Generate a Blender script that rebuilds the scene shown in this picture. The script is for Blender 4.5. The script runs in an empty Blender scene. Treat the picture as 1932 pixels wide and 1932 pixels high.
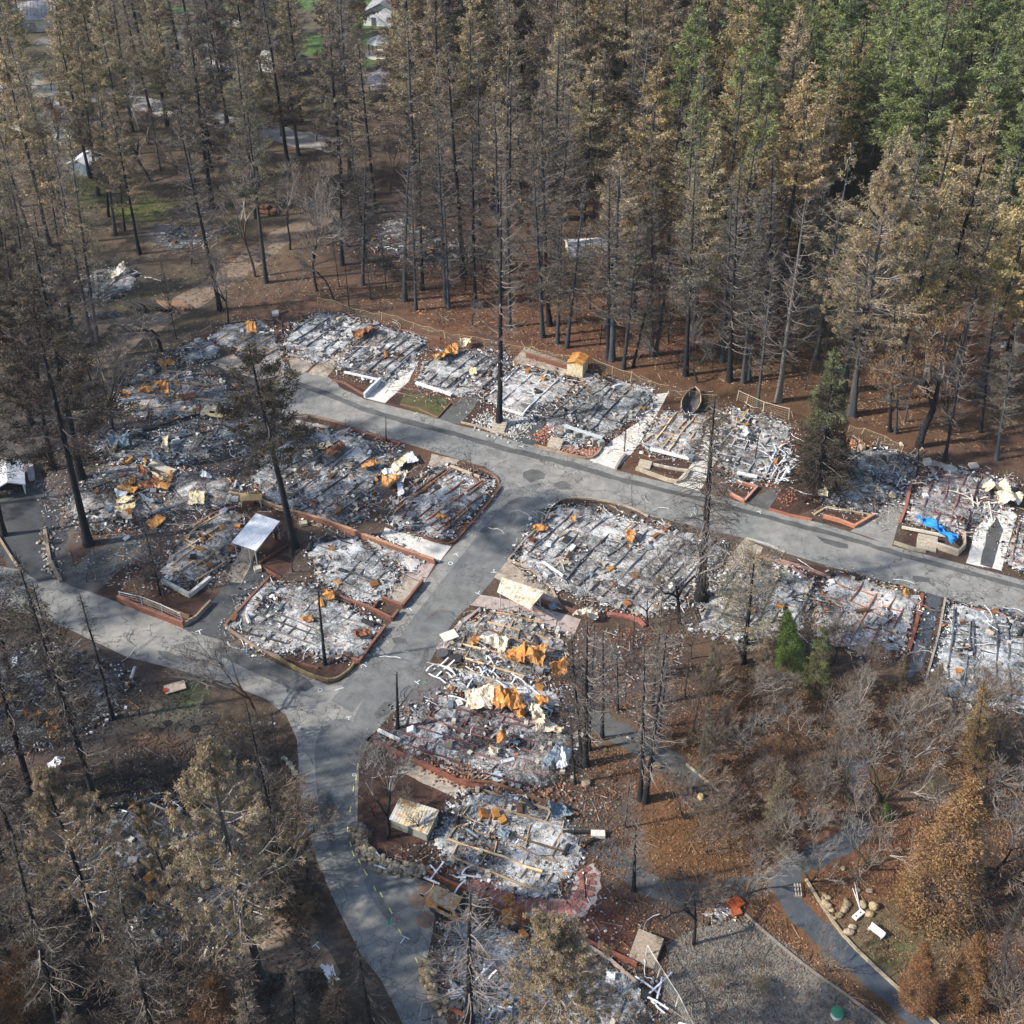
import bpy, math, random
import numpy as np
from mathutils import Vector, Quaternion, noise as mnoise
from mathutils.geometry import tessellate_polygon

# ---------------------------------------------------------------- camera, sky, sun
SC = bpy.context.scene
COL = SC.collection
H_CAM, PITCH, F_U, C_U = 90.0, math.radians(38.7), 2252.5, 966.0
cam_d = bpy.data.cameras.new("camera"); cam = bpy.data.objects.new("camera", cam_d); COL.objects.link(cam)
cam.location = (0, 0, H_CAM); cam.rotation_euler = (math.radians(90) - PITCH, 0, 0)
cam_d.sensor_width = 36; cam_d.lens = 36 * F_U / 1932; cam_d.clip_end = 6000; cam_d.clip_start = 1
SC.camera = cam
SUN_EL = math.radians(36)
SH_AZ = math.radians(13)            # direction the shadows fall, counted from +X towards +Y
w = bpy.data.worlds.new("World"); SC.world = w; w.use_nodes = True
nt = w.node_tree; bg = nt.nodes["Background"]
sky = nt.nodes.new("ShaderNodeTexSky"); sky.sky_type = 'NISHITA'; sky.sun_disc = False
sun_dir = Vector((-math.cos(SH_AZ) * math.cos(SUN_EL), -math.sin(SH_AZ) * math.cos(SUN_EL), math.sin(SUN_EL)))
sky.sun_elevation = SUN_EL; sky.sun_rotation = math.atan2(sun_dir.x, sun_dir.y)
nt.links.new(sky.outputs[0], bg.inputs[0]); bg.inputs[1].default_value = 0.122
sd = bpy.data.lights.new("sun", 'SUN'); sd.energy = 3.5; sd.angle = math.radians(1.6); sd.color = (1.0, 0.945, 0.86)
so = bpy.data.objects.new("sun", sd); COL.objects.link(so)
so.rotation_euler = sun_dir.to_track_quat('Z', 'Y').to_euler()
SC.view_settings.view_transform = 'Standard'; SC.view_settings.look = 'None'
SC.view_settings.exposure = 1.04; SC.view_settings.gamma = 1.0
SC.cycles.max_bounces = 4; SC.cycles.diffuse_bounces = 2; SC.cycles.transparent_max_bounces = 4

# ---------------------------------------------------------------- helpers
SP, CP = math.sin(PITCH), math.cos(PITCH)
def U(x, y, z=0.0):
    """survey point: where the sight line through plan point (x, y) meets height z"""
    u = (x - C_U) / F_U; v = -(y - C_U) / F_U
    d = (u, CP + v * SP, -SP + v * CP); t = (H_CAM - z) / -d[2]
    return Vector((d[0] * t, d[1] * t, z))
def proj(X, Y, Z=0.0):
    dep = Y * CP - (Z - H_CAM) * SP; up = Y * SP + (Z - H_CAM) * CP
    return C_U + F_U * X / dep, C_U - F_U * up / dep
def top_of(bx, by, tx, ty):
    b = U(bx, by); v = -(ty - C_U) / F_U
    ww = (v * b.y * CP - b.y * SP) / (CP + v * SP); z = ww + H_CAM
    dep = b.y * CP - ww * SP
    return b, Vector(((tx - C_U) / F_U * dep, b.y, z))

class MB:
    def __init__(s): s.v = []; s.c = []; s.f = {}; s.n = 0
    def add(s, v, f, c=(1, 1, 1), m=0):
        v = np.asarray(v, dtype=np.float32).reshape(-1, 3); f = np.asarray(f, dtype=np.int32)
        if f.ndim == 1: f = f.reshape(1, -1)
        c = np.asarray(c, dtype=np.float32)
        if c.ndim == 1: c = np.tile(c[:3], (len(v), 1))
        s.v.append(v); s.c.append(c[:, :3]); s.f.setdefault((f.shape[1], m), []).append(f + s.n); s.n += len(v)
        return s
    def build(s, name, mats, parent=None, smooth=False, link=True):
        me = bpy.data.meshes.new(name)
        V = np.concatenate(s.v); Cc = np.concatenate(s.c)
        loops = []; starts = []; mi = []; pos = 0
        for (k, m), fl in s.f.items():
            a = np.concatenate(fl); loops.append(a.ravel()); n = len(a)
            starts.append(pos + np.arange(n, dtype=np.int32) * k); mi.append(np.full(n, m, dtype=np.int32)); pos += n * k
        loops = np.concatenate(loops); starts = np.concatenate(starts); mi = np.concatenate(mi)
        me.vertices.add(len(V)); me.vertices.foreach_set("co", V.ravel())
        me.loops.add(len(loops)); me.loops.foreach_set("vertex_index", loops.astype(np.int32))
        me.polygons.add(len(starts)); me.polygons.foreach_set("loop_start", starts.astype(np.int32))
        me.polygons.foreach_set("material_index", mi)
        me.update(calc_edges=True)
        at = me.color_attributes.new("Col", 'FLOAT_COLOR', 'POINT')
        at.data.foreach_set("color", np.concatenate([Cc, np.ones((len(Cc), 1), np.float32)], axis=1).ravel())
        for m in (mats if isinstance(mats, (list, tuple)) else [mats]): me.materials.append(m)
        me.polygons.foreach_set("use_smooth", np.full(len(starts), bool(smooth)))
        o = bpy.data.objects.new(name, me)
        if link: COL.objects.link(o)
        if parent is not None: o.parent = parent
        return o
    # shapes
    def box(s, c, d, rot=0.0, col=(1, 1, 1), m=0, tilt=None):
        x, y, z = d[0] / 2, d[1] / 2, d[2] / 2
        v = np.array([[-x, -y, -z], [x, -y, -z], [x, y, -z], [-x, y, -z], [-x, -y, z], [x, -y, z], [x, y, z], [-x, y, z]])
        if tilt is not None:
            q = np.array(tilt.to_matrix()); v = v @ q.T
        cr, sr = math.cos(rot), math.sin(rot)
        v = np.stack([v[:, 0] * cr - v[:, 1] * sr, v[:, 0] * sr + v[:, 1] * cr, v[:, 2]], 1) + np.array(c)
        return s.add(v, BOXF, col, m)
    def bar(s, a, b, wd, ht, col=(1, 1, 1), m=0):
        """box section bar from a to b"""
        a = Vector(a); b = Vector(b); d = (b - a); L = d.length
        if L < 1e-4: return s
        d /= L; up = Vector((0, 0, 1)) if abs(d.z) < .95 else Vector((1, 0, 0))
        sd_ = d.cross(up).normalized(); up = sd_.cross(d)
        v = []
        for p in (a, b):
            for i, j in ((-1, -1), (1, -1), (1, 1), (-1, 1)): v.append(p + sd_ * wd / 2 * i + up * ht / 2 * j)
        f = [[0, 3, 2, 1], [4, 5, 6, 7], [0, 1, 5, 4], [1, 2, 6, 5], [2, 3, 7, 6], [3, 0, 4, 7]]
        return s.add(v, f, col, m)
    def tube(s, pts, rad, sides=3, col=(1, 1, 1), cap=False, m=0):
        pts = np.asarray(pts, dtype=np.float64); n = len(pts)
        rad = np.asarray(rad, dtype=np.float64) * np.ones(n)
        t = np.gradient(pts, axis=0); t /= (np.linalg.norm(t, axis=1, keepdims=True) + 1e-9)
        ref = np.array([0., 0., 1.]) if abs(t[0][2]) < .9 else np.array([1., 0., 0.])
        a = np.cross(t, ref); a /= (np.linalg.norm(a, axis=1, keepdims=True) + 1e-9); b = np.cross(t, a)
        ang = np.arange(sides) * 2 * math.pi / sides
        ring = pts[:, None, :] + rad[:, None, None] * (np.cos(ang)[None, :, None] * a[:, None, :] + np.sin(ang)[None, :, None] * b[:, None, :])
        i = np.arange(n - 1)[:, None] * sides; j = np.arange(sides)[None, :]; k = (j + 1) % sides
        f = np.stack([i + j, i + k, i + sides + k, i + sides + j], 2).reshape(-1, 4)
        c = col
        if np.ndim(col) == 2: c = np.repeat(np.asarray(col), sides, axis=0)
        s.add(ring.reshape(-1, 3), f, c, m)
        if cap:
            s.add(ring[-1], np.arange(sides)[None, :], c if np.ndim(c) == 1 else c[-sides:], m)
        return s
    def scatter(s, tv, tf, pos, R, sc, cols, m=0):
        n = len(pos); k = len(tv)
        v = np.einsum('nij,nkj->nki', R, tv[None] * sc[:, None, :]) + pos[:, None, :]
        f = (tf[None] + (np.arange(n) * k)[:, None, None]).reshape(-1, tf.shape[1])
        return s.add(v.reshape(-1, 3), f, np.repeat(cols, k, axis=0), m)
BOXF = np.array([[0, 3, 2, 1], [4, 5, 6, 7], [0, 1, 5, 4], [1, 2, 6, 5], [2, 3, 7, 6], [3, 0, 4, 7]])
BOXV = np.array([[-1, -1, -1], [1, -1, -1], [1, 1, -1], [-1, 1, -1], [-1, -1, 1], [1, -1, 1], [1, 1, 1], [-1, 1, 1]]) * .5
PLV = np.array([[-.5, -.5, 0], [0, -.5, .25], [.5, -.5, 0], [-.5, .5, .05], [0, .5, .3], [.5, .5, -.05]])
PLF = np.array([[0, 1, 4, 3], [1, 2, 5, 4]])
STV = np.array([[-.5, -.5, 0], [-.5, .5, 0], [-.5, 0, .8], [0, -.5, .3], [0, .5, .3], [0, 0, 1.1], [.5, -.5, 0], [.5, .5, 0], [.5, 0, .8]])
STF = np.array([[0, 1, 4, 3], [1, 2, 5, 4], [2, 0, 3, 5], [3, 4, 7, 6], [4, 5, 8, 7], [5, 3, 6, 8]])
def rotz_tilt(rng, n, tilt=.4):
    a = rng.uniform(0, 2 * math.pi, n); t = rng.normal(0, tilt, n); t2 = rng.normal(0, tilt, n)
    ca, sa, ct, st, cu, su = np.cos(a), np.sin(a), np.cos(t), np.sin(t), np.cos(t2), np.sin(t2)
    Z = np.zeros((n, 3, 3)); Z[:, 0, 0] = ca; Z[:, 0, 1] = -sa; Z[:, 1, 0] = sa; Z[:, 1, 1] = ca; Z[:, 2, 2] = 1
    X = np.zeros((n, 3, 3)); X[:, 0, 0] = 1; X[:, 1, 1] = ct; X[:, 1, 2] = -st; X[:, 2, 1] = st; X[:, 2, 2] = ct
    Y = np.zeros((n, 3, 3)); Y[:, 1, 1] = 1; Y[:, 0, 0] = cu; Y[:, 0, 2] = su; Y[:, 2, 0] = -su; Y[:, 2, 2] = cu
    return Z @ X @ Y
def tag(o, label=None, cat=None, group=None, kind=None):
    if label: o["label"] = label
    if cat: o["category"] = cat
    if group: o["group"] = group
    if kind: o["kind"] = kind
    return o
def empty(name, loc, label=None, cat=None, group=None, rz=0):
    o = bpy.data.objects.new(name, None); COL.objects.link(o); o.location = loc; o.rotation_euler = (0, 0, rz)
    o.empty_display_size = .5
    return tag(o, label, cat, group)
def inpoly(px, py, poly):
    px = np.asarray(px); py = np.asarray(py); ins = np.zeros(px.shape, bool); n = len(poly); j = n - 1
    for i in range(n):
        xi, yi = poly[i][0], poly[i][1]; xj, yj = poly[j][0], poly[j][1]
        c = ((yi > py) != (yj > py)) & (px < (xj - xi) * (py - yi) / (yj - yi + 1e-12) + xi)
        ins ^= c; j = i
    return ins
def dist_poly(px, py, poly):
    d = np.full(np.shape(px), 1e9); n = len(poly)
    for i in range(n):
        x1, y1 = poly[i][0], poly[i][1]; x2, y2 = poly[(i + 1) % n][0], poly[(i + 1) % n][1]
        dx, dy = x2 - x1, y2 - y1; t = np.clip(((px - x1) * dx + (py - y1) * dy) / (dx * dx + dy * dy + 1e-9), 0, 1)
        d = np.minimum(d, np.hypot(px - x1 - t * dx, py - y1 - t * dy))
    return d
_rg = np.random.default_rng(7)
_LAT = _rg.random((256, 256))
def vnoise(x, y, s=1.0, oct=3):
    x = np.asarray(x) * s + 100; y = np.asarray(y) * s + 100; out = 0; amp = 1; tot = 0
    for _ in range(oct):
        xi = np.floor(x).astype(int); yi = np.floor(y).astype(int); fx = x - xi; fy = y - yi
        fx = fx * fx * (3 - 2 * fx); fy = fy * fy * (3 - 2 * fy)
        a = _LAT[xi & 255, yi & 255]; b = _LAT[(xi + 1) & 255, yi & 255]; c = _LAT[xi & 255, (yi + 1) & 255]; d = _LAT[(xi + 1) & 255, (yi + 1) & 255]
        out = out + amp * ((a * (1 - fx) + b * fx) * (1 - fy) + (c * (1 - fx) + d * fx) * fy)
        tot += amp; amp *= .5; x = x * 2.03 + 17; y = y * 2.03 + 5
    return out / tot
def chaikin(p, n=2, closed=True):
    p = [Vector(q) for q in p]
    for _ in range(n):
        o = []; m = len(p)
        for i in range(m if closed else m - 1):
            a, b = p[i], p[(i + 1) % m]; o += [a * .75 + b * .25, a * .25 + b * .75]
        if not closed: o = [p[0]] + o + [p[-1]]
        p = o
    return p

# ---------------------------------------------------------------- materials
def mat(name, rough=.9):
    m = bpy.data.materials.new(name); m.use_nodes = True
    n = m.node_tree.nodes; l = m.node_tree.links; b = n["Principled BSDF"]
    b.inputs["Roughness"].default_value = rough; b.inputs["Specular IOR Level"].default_value = .25
    return m, n, l, b
def nz(n, l, scale, detail=6, rough=.6, vec=None, dist=0.0):
    t = n.new("ShaderNodeTexNoise"); t.inputs["Scale"].default_value = scale; t.inputs["Detail"].default_value = detail
    t.inputs["Roughness"].default_value = rough; t.inputs["Distortion"].default_value = dist
    if vec is not None: l.new(vec, t.inputs["Vector"])
    return t.outputs[0]
def ramp(n, l, fac, stops):
    r = n.new("ShaderNodeValToRGB"); l.new(fac, r.inputs[0]); e = r.color_ramp.elements
    while len(e) < len(stops): e.new(.5)
    for i, (p, c) in enumerate(stops):
        e[i].position = p; e[i].color = (c[0], c[1], c[2], 1) if np.ndim(c) else (c, c, c, 1)
    return r.outputs[0]
def mix(n, l, fac, a, b, mode='MIX'):
    x = n.new("ShaderNodeMix"); x.data_type = 'RGBA'; x.blend_type = mode
    for s, val in ((x.inputs[0], fac), (x.inputs[6], a), (x.inputs[7], b)):
        if hasattr(val, "is_linked"): l.new(val, s)
        elif np.ndim(val): s.default_value = (val[0], val[1], val[2], 1)
        else: s.default_value = val
    return x.outputs[2]
def mth(n, l, op, a, b=0.0, clamp=False):
    x = n.new("ShaderNodeMath"); x.operation = op; x.use_clamp = clamp
    for s, val in ((x.inputs[0], a), (x.inputs[1], b)):
        if hasattr(val, "is_linked"): l.new(val, s)
        else: s.default_value = val
    return x.outputs[0]
def bump(n, l, b, h, st=.5, dist=.1):
    x = n.new("ShaderNodeBump"); x.inputs["Strength"].default_value = st; x.inputs["Distance"].default_value = dist
    l.new(h, x.inputs["Height"]); l.new(x.outputs[0], b.inputs["Normal"])
def wpos(n): return n.new("ShaderNodeNewGeometry").outputs["Position"]
def attr(n):
    a = n.new("ShaderNodeVertexColor"); a.layer_name = "Col"; return a.outputs[0]

def m_attr(name, rough=.92, var=.5, scale=4.0, objcol=False, bmp=0.0, spec=.2, metal=0.0):
    m, n, l, b = mat(name, rough); p = wpos(n)
    b.inputs["Specular IOR Level"].default_value = spec; b.inputs["Metallic"].default_value = metal
    t = nz(n, l, scale, 5, .65, p)
    f = ramp(n, l, t, [(.3, 1 - var), (.7, 1 + var * .4)])
    c = mix(n, l, 1.0, attr(n), f, 'MULTIPLY')
    if objcol:
        oi = n.new("ShaderNodeObjectInfo"); c = mix(n, l, 1.0, c, oi.outputs["Color"], 'MULTIPLY')
    l.new(c, b.inputs["Base Color"])
    if bmp: bump(n, l, b, t, bmp, .1)
    return m
M_DEBRIS = m_attr("burnt debris", .9, .5, 6)
M_PAINT = m_attr("weathered surface", .75, .3, 2.2, bmp=.2)
M_GLOSS = m_attr("weathered glossy surface", .4, .25, 2.0, spec=.5)
M_BARK = m_attr("bark", .95, .6, 7, objcol=True, bmp=.6)
M_TWIG = m_attr("twig", .95, .2, 3)
M_LITTER = m_attr("litter", .95, .4, 5)
M_STONE = m_attr("stone", .9, .4, 5, bmp=.5)

def m_leaf():
    m, n, l, b = mat("needles and leaves", .85); p = wpos(n)
    b.inputs["Specular IOR Level"].default_value = .15
    oi = n.new("ShaderNodeObjectInfo")
    t = nz(n, l, .9, 4, .6, p)
    f = ramp(n, l, t, [(.32, .62), (.68, 1.28)])
    c = mix(n, l, 1.0, attr(n), f, 'MULTIPLY')
    brown = mix(n, l, 1.0, c, oi.outputs["Color"], 'MULTIPLY')
    # living tops: object alpha below 1 turns the upper foliage green
    tc = n.new("ShaderNodeTexCoord"); sx = n.new("ShaderNodeSeparateXYZ"); l.new(tc.outputs["Object"], sx.inputs[0])
    hh = mth(n, l, 'DIVIDE', sx.outputs[2], 30.0)
    hh = mth(n, l, 'ADD', hh, mth(n, l, 'MULTIPLY', mth(n, l, 'SUBTRACT', nz(n, l, .35, 3, .6, p), .5), 1.1))
    lim = mth(n, l, 'ADD', mth(n, l, 'MULTIPLY', oi.outputs["Alpha"], 1.3), -.15)
    g = mth(n, l, 'MULTIPLY', mth(n, l, 'SUBTRACT', hh, lim), 4.0, True)
    g = mth(n, l, 'MULTIPLY', g, mth(n, l, 'LESS_THAN', oi.outputs["Alpha"], .98))
    green = mix(n, l, 1.0, c, (.20, .235, .105), 'MULTIPLY')
    cc = mix(n, l, g, brown, green)
    l.new(cc, b.inputs["Base Color"])
    tr = n.new("ShaderNodeBsdfTranslucent"); l.new(cc, tr.inputs[0])
    ms = n.new("ShaderNodeMixShader"); ms.inputs[0].default_value = .3
    l.new(b.outputs[0], ms.inputs[1]); l.new(tr.outputs[0], ms.inputs[2])
    l.new(ms.outputs[0], n["Material Output"].inputs[0])
    return m
M_LEAF = m_leaf()

def m_ground():
    m, n, l, b = mat("soil and leaf litter", .97); p = wpos(n)
    a = attr(n)
    n1 = nz(n, l, .35, 8, .7, p, .4); n2 = nz(n, l, 3.5, 6, .75, p); n3 = nz(n, l, 14, 3, .6, p)
    c = mix(n, l, 1.0, a, ramp(n, l, n1, [(.3, .55), (.5, .95), (.72, 1.35)]), 'MULTIPLY')
    c = mix(n, l, 1.0, c, ramp(n, l, n2, [(.3, .55), (.55, 1.0), (.72, 1.5)]), 'MULTIPLY')
    fleck = ramp(n, l, n3, [(.62, 0), (.68, 1)])
    fl2 = mth(n, l, 'MULTIPLY', fleck, ramp(n, l, nz(n, l, .2, 3, .6, p), [(.4, 0), (.6, .8)]))
    c = mix(n, l, fl2, c, mix(n, l, .5, c, (.30, .2, .11)))
    l.new(c, b.inputs["Base Color"]); bump(n, l, b, mth(n, l, 'ADD', n2, n3), .8, .15)
    return m
M_GROUND = m_ground()

def m_asphalt(name, base, warm, cr=1.0, patch=.5, cs=.23):
    m, n, l, b = mat(name, .85); p = wpos(n)
    big = nz(n, l, .07, 5, .6, p, .6); mid = nz(n, l, .6, 6, .7, p, .3); fine = nz(n, l, 18, 2, .5, p)
    c = mix(n, l, ramp(n, l, big, [(.38, 0), (.62, 1)]), base, warm)
    c = mix(n, l, 1.0, c, ramp(n, l, mid, [(.3, .68), (.7, 1.25)]), 'MULTIPLY')
    c = mix(n, l, 1.0, c, ramp(n, l, fine, [(.3, .8), (.7, 1.15)]), 'MULTIPLY')
    # cracks: thin lines between warped cells, only where the surface is worn
    wv = n.new("ShaderNodeVectorMath"); wv.operation = 'ADD'; l.new(p, wv.inputs[0])
    nn = n.new("ShaderNodeTexNoise"); nn.inputs["Scale"].default_value = .7; nn.inputs["Detail"].default_value = 4; l.new(p, nn.inputs["Vector"])
    sc_ = n.new("ShaderNodeVectorMath"); sc_.operation = 'SCALE'; sc_.inputs[3].default_value = 3.4; l.new(nn.outputs["Color"], sc_.inputs[0]); l.new(sc_.outputs[0], wv.inputs[1])
    vo = n.new("ShaderNodeTexVoronoi"); vo.feature = 'DISTANCE_TO_EDGE'; vo.inputs["Scale"].default_value = cs; l.new(wv.outputs[0], vo.inputs["Vector"])
    vo2 = n.new("ShaderNodeTexVoronoi"); vo2.feature = 'DISTANCE_TO_EDGE'; vo2.inputs["Scale"].default_value = cs * 2.9; l.new(wv.outputs[0], vo2.inputs["Vector"])
    wear = ramp(n, l, nz(n, l, .11, 3, .5, p), [(.42, 0), (.56, 1)])
    k1 = ramp(n, l, vo.outputs[0], [(.006, 1), (.016, 0)])
    k2 = mth(n, l, 'MULTIPLY', ramp(n, l, vo2.outputs[0], [(.012, 1), (.035, 0)]), wear)
    wear2 = ramp(n, l, nz(n, l, .16, 3, .5, p, .5), [(.40, .25), (.56, 1)])
    k = mth(n, l, 'MULTIPLY', mth(n, l, 'MAXIMUM', mth(n, l, 'MULTIPLY', k1, wear2), k2), .75 * cr, True)
    c = mix(n, l, k, c, (.022, .022, .024))
    l.new(c, b.inputs["Base Color"]); bump(n, l, b, mid, .3, .05)
    return m
M_ROAD = m_asphalt("weathered asphalt", (.195, .193, .180), (.265, .250, .220), .85, cs=.17)
M_ROAD2 = m_asphalt("dark grey asphalt", (.115, .123, .125), (.17, .168, .155), .45, cs=.15)
M_SEAL = m_asphalt("dark asphalt seal", (.075, .075, .075), (.12, .118, .108), .4)
M_DRIVE = m_asphalt("dark driveway asphalt", (.05, .055, .062), (.09, .09, .085), .6)
M_PATH = m_asphalt("dark path asphalt", (.06, .072, .09), (.085, .09, .095), .3)
M_CRACKED = m_asphalt("old crazed pavement", (.12, .11, .11), (.16, .145, .135), 1.0, cs=.6)
def m_slab(name, c1, c2, stain=.5):
    m, n, l, b = mat(name, .9); p = wpos(n)
    c = mix(n, l, ramp(n, l, nz(n, l, .35, 6, .65, p, .4), [(.36, 0), (.64, 1)]), c1, c2)
    s = ramp(n, l, nz(n, l, .9, 7, .7, p, .8), [(.44, 0), (.62, stain)])
    c = mix(n, l, s, c, (c1[0] * .35, c1[1] * .33, c1[2] * .32))
    c = mix(n, l, 1.0, c, ramp(n, l, nz(n, l, 12, 3, .6, p), [(.3, .75), (.7, 1.18)]), 'MULTIPLY')
    l.new(c, b.inputs["Base Color"]); bump(n, l, b, nz(n, l, 6, 4, .6, p), .25, .05); return m
M_CONC = m_slab("pale concrete", (.58, .54, .47), (.68, .65, .59), .3)
M_TAN = m_slab("tan scorched slab", (.34, .27, .20), (.44, .38, .31), .6)
M_PINK = m_slab("pinkish slab", (.40, .31, .27), (.46, .40, .36), .5)
M_GRAVEL = m_slab("grey gravel", (.17, .15, .125), (.225, .20, .165), .6)
M_TRACK = m_slab("bare dirt track", (.19, .135, .095), (.25, .19, .14), .4)
M_FROAD = m_slab("pale far road", (.30, .27, .24), (.36, .33, .3), .2)
M_LAWN = m_slab("green lawn", (.055, .15, .02), (.09, .19, .03), .4)
M_MOSS = m_slab("thin mossy grass", (.075, .085, .03), (.12, .09, .04), .5)
M_BRICKPAVE = m_slab("red brick paving", (.33, .15, .11), (.42, .22, .17), .3)
M_SOIL = m_slab("dark garden soil", (.05, .03, .023), (.095, .046, .031), .6)

def m_ash():
    m, n, l, b = mat("ash and char", .97); p = wpos(n)
    oi = n.new("ShaderNodeObjectInfo")
    n1 = nz(n, l, .7, 8, .75, p, 1.2); n2 = nz(n, l, 4.5, 8, .8, p, .8); n3 = nz(n, l, 12, 3, .6, p)
    s = mth(n, l, 'ADD', mth(n, l, 'MULTIPLY', n1, .9), mth(n, l, 'MULTIPLY', n2, .9))
    s = mth(n, l, 'ADD', s, mth(n, l, 'MULTIPLY', n3, .45))
    s = mth(n, l, 'ADD', s, mth(n, l, 'MULTIPLY', oi.outputs["Alpha"], .42))
    s = mth(n, l, 'ADD', s, mth(n, l, 'MULTIPLY', nz(n, l, .13, 4, .6, p, 1.0), .7))
    s = mth(n, l, 'SUBTRACT', s, 1.16)
    c = ramp(n, l, s, [(.30, (.02, .02, .02)), (.42, (.07, .068, .065)), (.51, (.19, .187, .18)), (.60, (.41, .405, .39)), (.72, (.77, .76, .73))])
    hue = nz(n, l, .8, 5, .7, p, .5)
    c = mix(n, l, ramp(n, l, hue, [(.5, 0), (.64, .6)]), c, mix(n, l, 1.0, c, (1.0, .70, .50), 'MULTIPLY'))
    c = mix(n, l, 1.0, c, oi.outputs["Color"], 'MULTIPLY')
    l.new(c, b.inputs["Base Color"]); bump(n, l, b, s, .9, .3)
    return m
M_ASH = m_ash()

def m_metal(name, c1, c2, c3, sc=.7, soot_=.8):
    m, n, l, b = mat(name, .6); p = wpos(n)
    b.inputs["Specular IOR Level"].default_value = .4
    c = mix(n, l, ramp(n, l, nz(n, l, sc, 7, .7, p, .8), [(.42, 0), (.58, 1)]), c1, c2)
    c = mix(n, l, ramp(n, l, nz(n, l, sc * 2.6, 6, .7, p, .5), [(.52, 0), (.66, 1)]), c, c3)
    soot = ramp(n, l, nz(n, l, sc * 1.7 + .6, 8, .75, p, 1.1), [(.36, .22), (.47, .8), (.6, 1.08)])
    c = mix(n, l, soot_, c, mix(n, l, 1.0, c, soot, 'MULTIPLY'))
    l.new(c, b.inputs["Base Color"])
    bump(n, l, b, nz(n, l, 3, 4, .6, p), .3, .05); return m
M_RUST = m_metal("orange rust", (.58, .26, .05), (.40, .15, .035), (.66, .46, .24))
M_RUSTD = m_metal("dark rust", (.22, .075, .03), (.30, .11, .04), (.08, .045, .035))
M_CREAM = m_metal("scorched cream metal", (.70, .58, .38), (.78, .72, .60), (.46, .22, .06))
M_WHITE = m_metal("white painted metal", (.80, .81, .82), (.74, .75, .76), (.60, .60, .58), soot_=.3)
M_BLUEG = m_metal("blue grey metal", (.13, .18, .23), (.20, .25, .29), (.28, .32, .35))
M_RIB = m_metal("streaked galvanised metal", (.48, .50, .50), (.60, .50, .30), (.42, .22, .07), .45, .4)
M_YEL = m_metal("yellowed metal", (.72, .60, .34), (.68, .60, .46), (.60, .40, .12), .8)
M_TARP = m_metal("blue tarpaulin", (.01, .19, .52), (.02, .26, .62), (.01, .12, .40), 1.2, .2)
def obj_mat(c): return np.array(c, dtype=np.float32)
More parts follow.
